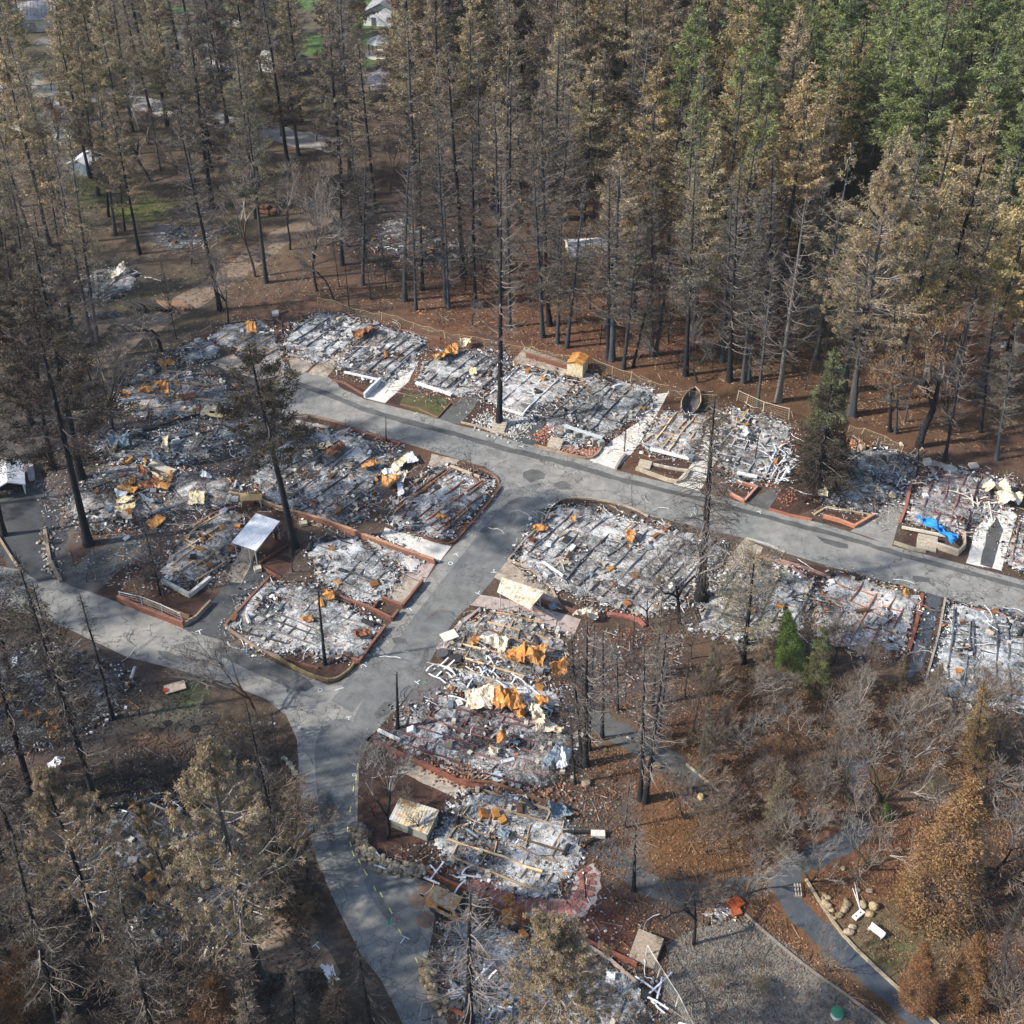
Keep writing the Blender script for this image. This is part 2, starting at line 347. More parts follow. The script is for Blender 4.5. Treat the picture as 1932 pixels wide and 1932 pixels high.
# ---------------------------------------------------------------- the ground
def build_ground():
    def axis(lo, hi, step, far):
        a = list(np.arange(lo, hi + .1, step)); s = step
        x = lo
        while x > far[0]: s *= 1.5; x -= s; a.insert(0, x)
        s = step; x = hi
        while x < far[1]: s *= 1.5; x += s; a.append(x)
        return np.array(a)
    xs = axis(-150, 150, 1.0, (-1500, 1500)); ys = axis(34, 345, 1.0, (-300, 3500))
    X, Y = np.meshgrid(xs, ys); px, py = proj(np.where(Y < 20, X, X), np.maximum(Y, 20.0))
    C = np.zeros(X.shape + (3,)); C[:] = (.115, .075, .05)
    def blob(x, y, rx, ry, c, s=1.0):
        d = ((px - x) / rx) ** 2 + ((py - y) / ry) ** 2
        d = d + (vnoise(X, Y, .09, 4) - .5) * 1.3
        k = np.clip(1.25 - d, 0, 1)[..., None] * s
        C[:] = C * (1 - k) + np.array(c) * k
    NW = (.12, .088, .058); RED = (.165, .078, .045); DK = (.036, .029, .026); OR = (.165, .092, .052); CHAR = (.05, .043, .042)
    blob(250, 420, 520, 420, NW); blob(300, 60, 600, 160, (.13, .11, .07))
    blob(1300, 640, 800, 330, RED); blob(1000, 600, 520, 110, (.17, .08, .045)); blob(1500, 760, 480, 120, (.14, .075, .04))
    blob(1650, 470, 330, 160, (.085, .062, .036)); blob(1570, 600, 60, 110, (.09, .08, .035), .8)
    blob(600, 560, 260, 90, (.15, .085, .055)); blob(420, 480, 230, 80, (.16, .11, .07), .8)
    blob(760, 450, 170, 80, CHAR, .9); blob(880, 470, 100, 40, (.09, .07, .065))
    blob(240, 560, 200, 70, (.09, .075, .05)); blob(215, 535, 90, 60, (.07, .06, .05)); blob(270, 590, 110, 40, (.10, .085, .045))
    blob(265, 395, 70, 26, (.13, .15, .035), .9); blob(170, 355, 40, 40, (.10, .13, .03), .6); blob(410, 430, 60, 25, (.12, .11, .05), .6)
    blob(120, 700, 200, 140, (.12, .095, .065)); blob(60, 720, 100, 120, (.12, .10, .07)); blob(150, 640, 90, 40, (.24, .21, .17), .5)
    blob(330, 730, 170, 70, (.10, .085, .07)); blob(300, 860, 330, 170, (.115, .10, .095)); blob(400, 900, 200, 80, CHAR, .8)
    blob(170, 1000, 110, 110, (.20, .175, .165), .8); blob(60, 960, 80, 90, (.24, .21, .195), .8); blob(150, 1090, 110, 60, (.085, .045, .035), .9)
    blob(200, 1030, 70, 50, (.11, .05, .035), .8)
    blob(260, 1110, 120, 60, (.09, .05, .04)); blob(400, 1060, 100, 50, (.12, .09, .085)); blob(960, 1000, 900, 120, (.13, .095, .075), .6)
    blob(100, 1330, 200, 120, (.085, .08, .085)); blob(340, 1400, 180, 110, (.105, .083, .066)); blob(330, 1360, 70, 40, (.17, .16, .12), .7); blob(355, 1310, 40, 30, (.075, .10, .04), .8)
    blob(300, 1400, 60, 24, (.17, .085, .05), .7); blob(480, 1370, 60, 40, (.13, .10, .055), .8)
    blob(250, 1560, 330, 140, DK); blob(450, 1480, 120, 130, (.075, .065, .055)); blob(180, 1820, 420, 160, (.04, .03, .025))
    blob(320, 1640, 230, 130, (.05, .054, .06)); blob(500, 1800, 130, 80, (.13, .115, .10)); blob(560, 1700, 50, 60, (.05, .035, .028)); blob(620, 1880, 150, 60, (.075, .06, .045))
    blob(750, 1500, 90, 60, (.11, .045, .032)); blob(750, 1600, 90, 50, (.05, .035, .028)); blob(870, 1640, 90, 30, (.12, .055, .035), .9)
    blob(1350, 1500, 420, 260, OR); blob(1240, 1480, 150, 130, (.20, .10, .05)); blob(1120, 1540, 90, 90, (.12, .095, .08)); blob(1300, 1600, 130, 60, (.19, .095, .04)); blob(1170, 1650, 70, 60, (.13, .09, .07))
    blob(1150, 1760, 110, 90, (.13, .05, .035)); blob(1000, 1850, 200, 90, (.14, .12, .115)); blob(1230, 1850, 60, 70, (.12, .05, .035))
    blob(1640, 1700, 300, 160, (.21, .10, .05)); blob(1700, 1780, 160, 80, (.17, .13, .075)); blob(1690, 1800, 60, 40, (.12, .13, .055), .7); blob(1600, 1560, 200, 80, (.21, .10, .06))
    blob(1290, 1710, 110, 40, (.13, .10, .085)); blob(1750, 1500, 60, 40, (.23, .20, .18), .6); blob(1900, 1600, 120, 200, (.11, .07, .05))
    blob(1200, 1290, 130, 90, (.11, .08, .07)); blob(1130, 1390, 60, 60, (.17, .11, .055), .8)
    # lawns and clearings far away
    for x, y, rx, ry in ((560, 5, 60, 18), (700, 30, 80, 35), (590, 85, 40, 20), (712, 78, 30, 12), (690, 118, 26, 12), (440, 15, 50, 14), (850, 10, 60, 12), (430, 50, 40, 10), (330, 18, 40, 8)):
        blob(x, y, rx, ry, (.10, .19, .05), .9)
    for x, y, rx, ry, c in ((340, 75, 90, 20, (.30, .28, .27)), (100, 80, 40, 12, (.3, .28, .27)), (380, 105, 60, 20, (.28, .27, .27)), (700, 150, 40, 26, (.30, .24, .22)), (540, 120, 30, 16, (.34, .33, .3)), (1080, 55, 50, 20, (.33, .3, .28)), (30, 150, 60, 20, (.36, .34, .3)), (110, 240, 60, 20, (.30, .26, .24)), (60, 300, 80, 30, (.2, .17, .16)), (150, 310, 50, 20, (.28, .27, .27)), (370, 400, 60, 14, (.16, .14, .14)), (320, 445, 50, 25, (.30, .28, .28)), (950, 265, 40, 14, (.42, .39, .37))):
        blob(x, y, rx, ry, c, .75)
    mb = MB(); ny, nx = X.shape
    Z = np.zeros(X.shape)
    far = np.clip((Y - 345) / 300, 0, 1); Z = Z + far * (vnoise(X, Y, .004, 3) - .3) * 20 * (far > 0)
    i = (np.arange(ny - 1)[:, None] * nx + np.arange(nx - 1)[None]).ravel()
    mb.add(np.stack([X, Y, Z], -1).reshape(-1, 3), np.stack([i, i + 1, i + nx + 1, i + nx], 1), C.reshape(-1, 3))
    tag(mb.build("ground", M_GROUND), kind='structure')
build_ground()

_SRNG = random.Random(3)
def sheet(name, pts, m, z, kind='structure', jit=0.0, label=None, cat=None, group=None, smooth=0, raw=False, thick=0.0, parent=None, col=(1, 1, 1)):
    P = [Vector(p) if raw else U(*p) for p in pts]
    if smooth: P = chaikin(P, smooth)
    if jit:
        Q = []
        for i, a in enumerate(P):
            b = P[(i + 1) % len(P)]; L = (b - a).length; k = max(1, int(L / 1.2))
            for j in range(k):
                q = a.lerp(b, j / k); q.x += _SRNG.uniform(-jit, jit); q.y += _SRNG.uniform(-jit, jit); Q.append(q)
        P = Q
    tris = tessellate_polygon([[Vector((p.x, p.y, 0)) for p in P]])
    V = [(p.x, p.y, z) for p in P]; mb = MB(); T = []
    for t in tris:
        a, b, c = (V[k] for k in t)
        T.append(t if (b[0] - a[0]) * (c[1] - a[1]) - (b[1] - a[1]) * (c[0] - a[0]) > 0 else (t[0], t[2], t[1]))
    mb.add(V, T, col)
    if thick:
        n = len(V); ar = sum(V[i][0] * V[(i + 1) % n][1] - V[(i + 1) % n][0] * V[i][1] for i in range(n)); lo = [(x, y, z - thick) for x, y, _ in V]
        f = [(i, i + n, (i + 1) % n + n, (i + 1) % n) if ar > 0 else (i, (i + 1) % n, (i + 1) % n + n, i + n) for i in range(n)]
        mb.add(V + lo, f, col)
    o = mb.build(name, m, parent)
    if kind: tag(o, kind=kind)
    return tag(o, label, cat, group)
def ribbon(pts, width, smooth=2):
    P = chaikin([U(*p) for p in pts], smooth, False); L = []; R = []
    for i, p in enumerate(P):
        t = (P[min(i + 1, len(P) - 1)] - P[max(i - 1, 0)]).normalized(); n = Vector((-t.y, t.x, 0)); wd = width * (1 + .12 * math.sin(i * 1.7))
        L.append(p + n * wd / 2); R.append(p - n * wd / 2)
    return L + R[::-1]

ROAD = [(553, 698), (617, 710), (643, 727), (687, 753), (723, 762), (830, 790), (863, 802), (907, 812), (957, 827), (1010, 842), (1113, 868), (1163, 887), (1273, 915), (1380, 943),
        (1449, 962), (1560, 990), (1683, 1030), (1807, 1062), (1932, 1095), (2010, 1118), (2010, 1195), (1932, 1169), (1850, 1146), (1748, 1118), (1572, 1071), (1474, 1041), (1406, 1016), (1305, 992),
        (1222, 973), (1197, 958), (1137, 942), (1073, 937), (1047, 947), (1033, 963), (958, 1056), (907, 1122), (847, 1176), (820, 1219), (787, 1289), (753, 1332), (713, 1369), (700, 1389), (687, 1401),
        (677, 1448), (674, 1555), (677, 1601), (714, 1635), (811, 1665), (821, 1708), (817, 1755), (804, 1818), (804, 1855), (831, 1905), (860, 1960), (880, 2020), (790, 2020), (760, 1932), (720, 1850),
        (680, 1800), (633, 1705), (597, 1621), (567, 1521), (563, 1431), (560, 1395), (540, 1350), (500, 1318), (420, 1287), (330, 1262), (240, 1240), (130, 1187), (60, 1160), (-60, 1130), (-60, 1060), (40, 1075),
        (73, 1098), (105, 1092), (140, 1108), (170, 1117), (223, 1137), (347, 1186), (430, 1210), (475, 1238), (553, 1266), (620, 1293), (643, 1286), (667, 1263), (677, 1253), (727, 1187), (760, 1147), (800, 1100),
        (830, 1060), (860, 1027), (920, 950), (942, 923), (940, 907), (917, 882), (867, 867), (753, 833), (670, 808), (637, 798), (583, 785), (553, 787), (520, 775), (520, 715)]
sheet("road", ROAD, M_ROAD, .012)
# darker surfacing and repairs
sheet("road_surface", [(1060, 955), (1035, 965), (960, 1058), (905, 1125), (850, 1176), (790, 1289), (720, 1366), (690, 1405), (672, 1450), (655, 1380), (690, 1310), (760, 1190), (815, 1120), (870, 1050), (935, 965), (985, 930)], M_ROAD2, .016, smooth=2)
sheet("road_repair", [(553, 717), (610, 735), (680, 765), (760, 789), (857, 814), (950, 842), (1080, 872), (1180, 903), (1300, 932), (1420, 965), (1560, 1000), (1700, 1042), (1850, 1082), (1960, 1112), (1960, 1120), (1850, 1091), (1700, 1051), (1560, 1009), (1420, 973), (1300, 940), (1180, 912), (1080, 882), (950, 851), (857, 823), (760, 799), (680, 775), (610, 745), (553, 726)], M_SEAL, .020, jit=.12)
sheet("road_repair", [(625, 1322), (650, 1290), (700, 1225), (735, 1245), (700, 1300), (665, 1345)], M_ROAD2, .020)
sheet("road_repair", [(590, 1420), (605, 1370), (640, 1352), (690, 1370), (672, 1440), (668, 1540), (690, 1640), (640, 1650), (606, 1560)], M_ROAD2, .0165, smooth=2)
sheet("road_surface", [(130, 1120), (180, 1126), (350, 1196), (430, 1225), (520, 1262), (610, 1305), (590, 1340), (470, 1285), (320, 1235), (180, 1180), (90, 1140)], M_ROAD, .0155)
sheet("road_repair", [(430, 1210), (520, 1250), (600, 1290), (570, 1310), (480, 1270), (400, 1230)], M_SEAL, .020, smooth=1)
sheet("road_repair", [(700, 1640), (790, 1672), (800, 1720), (790, 1790), (760, 1770), (700, 1700), (680, 1640)], M_ROAD2, .020, smooth=2)
for p in ([(985, 895), (1005, 885), (1030, 892), (1022, 905), (998, 912)], [(1040, 915), (1062, 905), (1085, 918), (1060, 925)], [(955, 985), (968, 962), (978, 968), (962, 992)], [(792, 1255), (800, 1225), (812, 1228), (800, 1262)], [(735, 1205), (765, 1205), (770, 1215), (742, 1216)],
          [(1540, 1010), (1600, 1028), (1596, 1036), (1545, 1022)], [(1725, 1085), (1760, 1090), (1752, 1100), (1722, 1096)], [(300, 1225), (350, 1240), (345, 1252), (296, 1240)], [(610, 1500), (625, 1495), (632, 1590), (622, 1596)], [(700, 1340), (735, 1322), (745, 1335), (712, 1365)], [(905, 1000), (930, 985), (938, 992), (915, 1010)]):
    sheet("road_repair", p, M_SEAL, .0245, jit=.25, smooth=1)
# driveways
def drive(pts, m, z=.026, **k): return sheet("driveway", pts, m, z, jit=.08, **k)
drive([(580, 706), (617, 712), (668, 652), (650, 640), (618, 668)], M_TAN)
drive([(687, 751), (727, 761), (772, 718), (790, 682), (770, 678), (735, 700), (707, 727)], M_CONC)
drive([(828, 790), (867, 802), (915, 745), (873, 747)], M_SEAL)
drive([(955, 827), (1010, 842), (1030, 797), (1053, 767), (1082, 738), (1058, 735), (987, 800)], M_DRIVE)
drive([(1111, 868), (1163, 887), (1200, 845), (1240, 780), (1262, 740), (1235, 745), (1212, 790), (1150, 835)], M_CONC)
drive([(1271, 914), (1320, 926), (1352, 870), (1335, 800), (1318, 860)], M_CONC)
drive([(1404, 948), (1449, 962), (1500, 885), (1480, 878), (1460, 920)], M_SEAL)
drive([(1605, 1003), (1683, 1030), (1708, 950), (1730, 890), (1700, 885), (1652, 973)], M_ROAD)
drive([(1822, 1062), (1889, 1077), (1918, 973), (1889, 943), (1840, 1000)], M_CONC)
drive([(1850, 1066), (1872, 1072), (1893, 1000), (1880, 975), (1862, 1005)], M_DRIVE, .03)
drive([(1750, 1119), (1777, 1127), (1739, 1263), (1709, 1285)], M_PATH)
drive([(1404, 1016), (1440, 1032), (1425, 1062), (1395, 1090), (1360, 1110), (1372, 1055)], M_TAN)
drive([(717, 1013), (727, 996), (850, 1031), (830, 1061)], M_CONC)
drive([(690, 1012), (822, 1062), (800, 1100), (780, 1092), (720, 1060)], M_PINK)
drive([(721, 1132), (760, 1083), (797, 1100), (760, 1147)], M_TAN, .024)
drive([(931, 1090), (958, 1058), (1037, 1109), (1060, 1150), (1015, 1135)], M_TAN)
drive([(888, 1141), (907, 1122), (1000, 1140), (1095, 1168), (1080, 1208), (1000, 1165)], M_PINK)
drive([(822, 1222), (870, 1170), (900, 1150), (880, 1175), (850, 1245), (838, 1240)], M_PINK, .028)
drive([(805, 1256), (863, 1276), (853, 1306), (790, 1340), (750, 1340), (787, 1289)], M_CRACKED)
drive([(754, 1425), (877, 1475), (895, 1487), (865, 1507), (754, 1457)], M_TAN)
drive([(345, 1186), (430, 1212), (450, 1170), (508, 1090), (470, 1045), (430, 1100), (400, 1137)], M_DRIVE)
drive([(425, 1097), (457, 1100), (480, 1050), (520, 985), (490, 985), (440, 1063)], M_TAN, .032)
drive([(855, 1905), (830, 1890), (845, 1870), (900, 1900)], M_TAN)
drive([(808, 878), (815, 856), (867, 868), (853, 882), (846, 884)], M_TAN)
drive([(632, 815), (662, 806), (640, 832), (622, 826)], M_PINK)
drive([(713, 832), (745, 842), (790, 860), (750, 900), (720, 940), (700, 965), (690, 935), (745, 870)], M_DRIVE, .022)
drive([(395, 685), (440, 668), (470, 690), (520, 660), (545, 705), (493, 716), (440, 704)], M_TAN, .024)
drive([(545, 665), (600, 683), (570, 705), (548, 698)], M_TAN, .024)
drive([(1770, 945), (1800, 880), (1760, 868), (1720, 990)], M_PINK, .024)
drive([(1085, 745), (1100, 702), (1150, 715), (1120, 750)], M_PINK, .024)
drive([(960, 690), (990, 655), (1090, 690), (1070, 708), (1000, 690)], M_TAN, .024)
sheet("forest_lane", ribbon([(78, 1110), (70, 1060), (62, 1010), (48, 965), (20, 930)], 7), M_DRIVE, .008, raw=True)
sheet("forest_lane", ribbon([(120, 1120), (170, 1085), (215, 1050), (262, 1020)], 5.5), M_SEAL, .009, raw=True)
sheet("forest_lane", ribbon([(520, 770), (480, 778), (400, 795), (340, 808), (265, 822), (215, 838)], 4.6), M_DRIVE, .009, raw=True)
sheet("dirt_track", ribbon([(170, 690), (233, 640), (300, 600), (393, 548), (460, 500), (520, 455), (560, 430), (640, 400)], 5), M_TRACK, .006, raw=True)
sheet("dirt_track", ribbon([(-40, 660), (60, 650), (150, 640), (250, 640)], 12), M_TRACK, .005, raw=True)
sheet("far_road", ribbon([(-40, 150), (30, 165), (130, 175), (217, 187), (300, 203), (360, 213), (420, 230), (500, 247), (560, 262), (640, 275)], 7), M_FROAD, .006, raw=True)
sheet("far_road", ribbon([(-40, 245), (30, 250), (90, 225), (130, 175)], 6), M_FROAD, .007, raw=True)
sheet("garden_path", ribbon([(1100, 1338), (1140, 1368), (1177, 1388), (1227, 1415), (1288, 1455), (1310, 1478), (1330, 1520)], 2.6), M_SEAL, .009, raw=True)
sheet("garden_path", ribbon([(1615, 1430), (1628, 1501), (1622, 1550), (1608, 1580), (1565, 1605), (1515, 1625), (1490, 1640), (1484, 1680), (1500, 1718), (1548, 1758), (1588, 1795), (1655, 1848), (1731, 1915), (1790, 1970)], 2.1), M_PATH, .010, raw=True)
sheet("garden_path", ribbon([(1100, 1570), (1150, 1610), (1190, 1650), (1240, 1680), (1330, 1690), (1470, 1662)], 2.2), M_SEAL, .008, raw=True)
sheet("gravel_yard", [(1255, 1800), (1300, 1750), (1350, 1738), (1410, 1735), (1490, 1790), (1580, 1870), (1700, 1960), (1250, 1990)], M_GRAVEL, .007, jit=.3, smooth=1)
sheet("gravel_yard", [(500, 1700), (560, 1752), (590, 1770), (620, 1790), (650, 1850), (600, 1830), (490, 1838), (430, 1770)], M_TRACK, .007, smooth=1)
# garden plots between the homes and the road
for p in ([(632, 713), (650, 718), (700, 740), (688, 752), (640, 730)], [(728, 760), (745, 740), (760, 745), (757, 765)], [(872, 797), (905, 752), (925, 765), (905, 806)],
          [(1230, 857), (1308, 872), (1298, 905), (1225, 885)], [(1385, 912), (1425, 920), (1410, 940), (1378, 930)], [(1452, 958), (1462, 905), (1500, 880), (1545, 905), (1555, 950), (1500, 975)],
          [(1555, 963), (1640, 975), (1630, 990), (1610, 997), (1550, 985)], [(1720, 990), (1735, 1000), (1722, 1030), (1700, 1022)], [(555, 797), (583, 787), (640, 800), (628, 812), (590, 806)], [(672, 828), (690, 812), (755, 838), (745, 842)],
          [(1030, 960), (1075, 938), (1190, 958), (1200, 975), (1100, 950), (1050, 950), (1040, 975), (1025, 985)], [(533, 1255), (600, 1260), (650, 1235), (668, 1258), (640, 1285), (620, 1290)], [(845, 1028), (940, 920), (935, 905), (850, 1010), (830, 1022)],
          [(183, 1115), (240, 1065), (300, 1075), (350, 1120), (380, 1110), (400, 1120), (350, 1180), (230, 1140)], [(690, 1395), (740, 1360), (765, 1375), (755, 1400), (705, 1400)], [(690, 1440), (750, 1455), (850, 1505), (800, 1590), (740, 1640), (690, 1600), (680, 1500)],
          [(1380, 1025), (1355, 1090), (1330, 1110), (1340, 1060), (1362, 1030)], [(1480, 1055), (1570, 1075), (1550, 1110), (1500, 1110)], [(395, 950), (480, 940), (560, 980), (560, 1050), (520, 1110), (470, 1040), (420, 1000)],
          [(1450, 1112), (1545, 1140), (1540, 1170), (1500, 1190)], [(893, 895), (935, 900), (940, 912), (900, 905)], [(517, 640), (540, 610), (600, 600), (560, 650)]):
    sheet("garden_soil", p, M_SOIL, .016, jit=.12)
sheet("garden_soil", [(753, 765), (765, 740), (840, 752), (850, 765), (825, 790)], M_MOSS, .022, jit=.1)

# crew marks sprayed on the road, and paint lines
def mark(p, kind, s=1.0, rot=0.0, col=(.66, .68, .68)):
    s *= .62
    b = U(*p); mb = MB(); c, sn = math.cos(rot), math.sin(rot)
    def seg(x0, y0, x1, y1, w_=.09):
        a = Vector((b.x + s * (x0 * c - y0 * sn), b.y + s * (x0 * sn + y0 * c), .0265)); e = Vector((b.x + s * (x1 * c - y1 * sn), b.y + s * (x1 * sn + y1 * c), .0265))
        t = (e - a).normalized(); n = Vector((-t.y, t.x, 0)) * w_ / 2
        mb.add([a - n, e - n, e + n, a + n], [[0, 1, 2, 3]], col)
    if kind == 'T': seg(-.5, 0, .5, 0); seg(0, -.05, 0, -.8)
    elif kind == '-': seg(-.6, 0, .6, 0)
    elif kind == 'O':
        for k in range(10):
            a0 = k * .628; seg(.4 * math.cos(a0), .4 * math.sin(a0), .4 * math.cos(a0 + .628), .4 * math.sin(a0 + .628))
    elif kind == 'X': seg(-.5, -.5, .5, .5); seg(-.5, .5, .5, -.5)
    tag(mb.build("road_marking", M_PAINT), kind='structure')
R_ = math.radians
for p, k, s, r in (((860, 1045), 'T', 1.1, .6), ((932, 1080), 'T', 1.1, 3.2), ((901, 1120), 'T', 1., 2.6), ((772, 1147), 'T', 1.1, .6), ((685, 1253), 'T', 1.1, .8), ((786, 1288), 'T', 1., 2.4), ((375, 1190), 'T', 1.2, .5),
                   ((86, 1055), 'T', 1.2, 1.), ((760, 840), 'T', 1., .4), ((984, 843), 'T', 1., 2.5), ((595, 1782), 'T', 1.2, .8), ((764, 1768), 'T', 1.4, -.5), ((640, 1300), '-', 1.2, .4), ((658, 1353), 'T', .8, .1),
                   ((850, 1063), 'O', 1.0, 0), ((765, 1229), '-', .8, 0), ((1432, 965), 'T', 1., .3), ((1405, 1035), 'T', .9, 2), ((1490, 1065), 'T', .9, 0), ((1852, 1066), 'T', .9, 0),
                   ((604, 1302), 'O', .9, 0), ((668, 1462), 'O', .6, 0), ((1120, 840 + 32), 'T', .8, 1.), ((572, 1500), '-', 1., 1.4)):
    mark(p, k, s, r)
YL = (.72, .66, .22)
for x0, y0, x1, y1 in ((676, 1441, 674, 1452), (673, 1462, 671, 1473), (668, 1483, 666, 1493), (662, 1522, 660, 1532), (656, 1560, 656, 1570), (660, 1588, 663, 1598), (664, 1605, 668, 1615), (676, 1621, 680, 1630), (686, 1640, 693, 1652), (705, 1672, 709, 1681), (717, 1684, 722, 1693), (734, 1713, 740, 1724), (752, 1753, 758, 1765), (783, 1806, 788, 1817), (667, 1672, 677, 1672), (780, 872 - 90, 788, 778)):
    a, b = U(x0, y0), U(x1, y1); a.z = b.z = .0265; t = (b - a).normalized(); n = Vector((-t.y, t.x, 0)) * .05
    tag(MB().add([a - n, b - n, b + n, a + n], [[0, 1, 2, 3]], YL).build("road_marking", M_PAINT), kind='structure')
for p, r, c in (((735, 1741), .9, (.12, .45, .25)), ((748, 1735), .5, (.6, .15, .2)), ((640, 1224), .25, (.7, .7, .2)), ((1085, 835 + 5), .7, (.42, .24, .16)), ((800, 1288), .4, (.12, .45, .25))):
    mark(p, 'X', r * 1.3, .4, c); mark(p, '-', r, .9, c)
for p in ((805, 1679), (787, 1700), (801, 1737)):     # round rust stained covers
    b = U(*p); mb = MB(); mb.tube([(b.x, b.y, .0), (b.x, b.y, .045)], .75, 20, (.20, .135, .10), cap=True)
    tag(mb.build("utility_cover", M_PAINT), {805: "round brown utility cover nearest the white post at the forecourt", 787: "middle round brown utility cover on the dark forecourt", 801: "round brown utility cover beside the burnt vehicle"}[p[0]], "utility cover", "round covers in the forecourt")
# ---------------------------------------------------------------- burnt homes
PAL = {'white': (.70, .70, .69), 'grey': (.34, .34, .35), 'dark': (.05, .05, .052), 'char': (.022, .022, .024), 'rust': (.36, .15, .05), 'orange': (.52, .24, .06),
       'tan': (.46, .38, .28), 'cream': (.64, .57, .45), 'blue': (.19, .23, .26), 'brick': (.30, .10, .07), 'brown': (.14, .075, .045), 'pale': (.52, .50, .46)}
MIXES = {'white': dict(white=.26, grey=.2, dark=.14, char=.15, rust=.05, tan=.07, blue=.04, pale=.08, brown=.05, brick=.02),
         'grey': dict(white=.19, grey=.22, dark=.17, char=.17, rust=.06, tan=.07, blue=.04, pale=.06, brown=.06, orange=.01),
         'warm': dict(white=.16, grey=.15, dark=.15, char=.15, rust=.10, tan=.13, cream=.06, orange=.04, brown=.06),
         'dark': dict(white=.08, grey=.15, dark=.27, char=.32, rust=.05, brown=.08, blue=.05),
         'brick': dict(white=.13, grey=.16, dark=.2, char=.2, brick=.13, rust=.06, tan=.06, brown=.06),
         'blue': dict(white=.16, grey=.2, dark=.2, char=.2, blue=.2, rust=.04)}
LIM_Z = .1
def debris(mb, rng, X, Y, Z, mixn, big=1.0, flat=False):
    n = len(X); names = list(MIXES[mixn]); pr = np.array([MIXES[mixn][k] for k in names]); pr /= pr.sum()
    ci = rng.choice(len(names), n, p=pr); cols = np.array([PAL[k] for k in names])[ci] * rng.uniform(.7, 1.2, (n, 1))
    pos = np.stack([X, Y, Z], 1); kind = rng.random(n); cols = np.where(rng.random((n, 1)) < .06, .75, cols)
    R = rotz_tilt(rng, n, .35)
    for sel, tv, tf, s in ((kind < .22, BOXV, BOXF, np.stack([rng.uniform(.12, .5, n), rng.uniform(.1, .35, n), rng.uniform(.06, .3, n)], 1)),
                           ((kind >= .22) & (kind < .62), PLV, PLF, np.stack([rng.uniform(.25, .9, n), rng.uniform(.2, .6, n), rng.uniform(.2, .7, n)], 1)),
                           (kind >= .62, STV * np.array([1, 1, 1]), STF, np.stack([rng.uniform(.5, 1.9, n), rng.uniform(.05, .1, n), rng.uniform(.05, .16, n)], 1))):
        if sel.any():
            mb.scatter(tv, tf, pos[sel], R[sel], s[sel] * .64 * big * rng.uniform(.6, 1.25, (sel.sum(), 1)), np.clip(cols[sel], 0, .85))
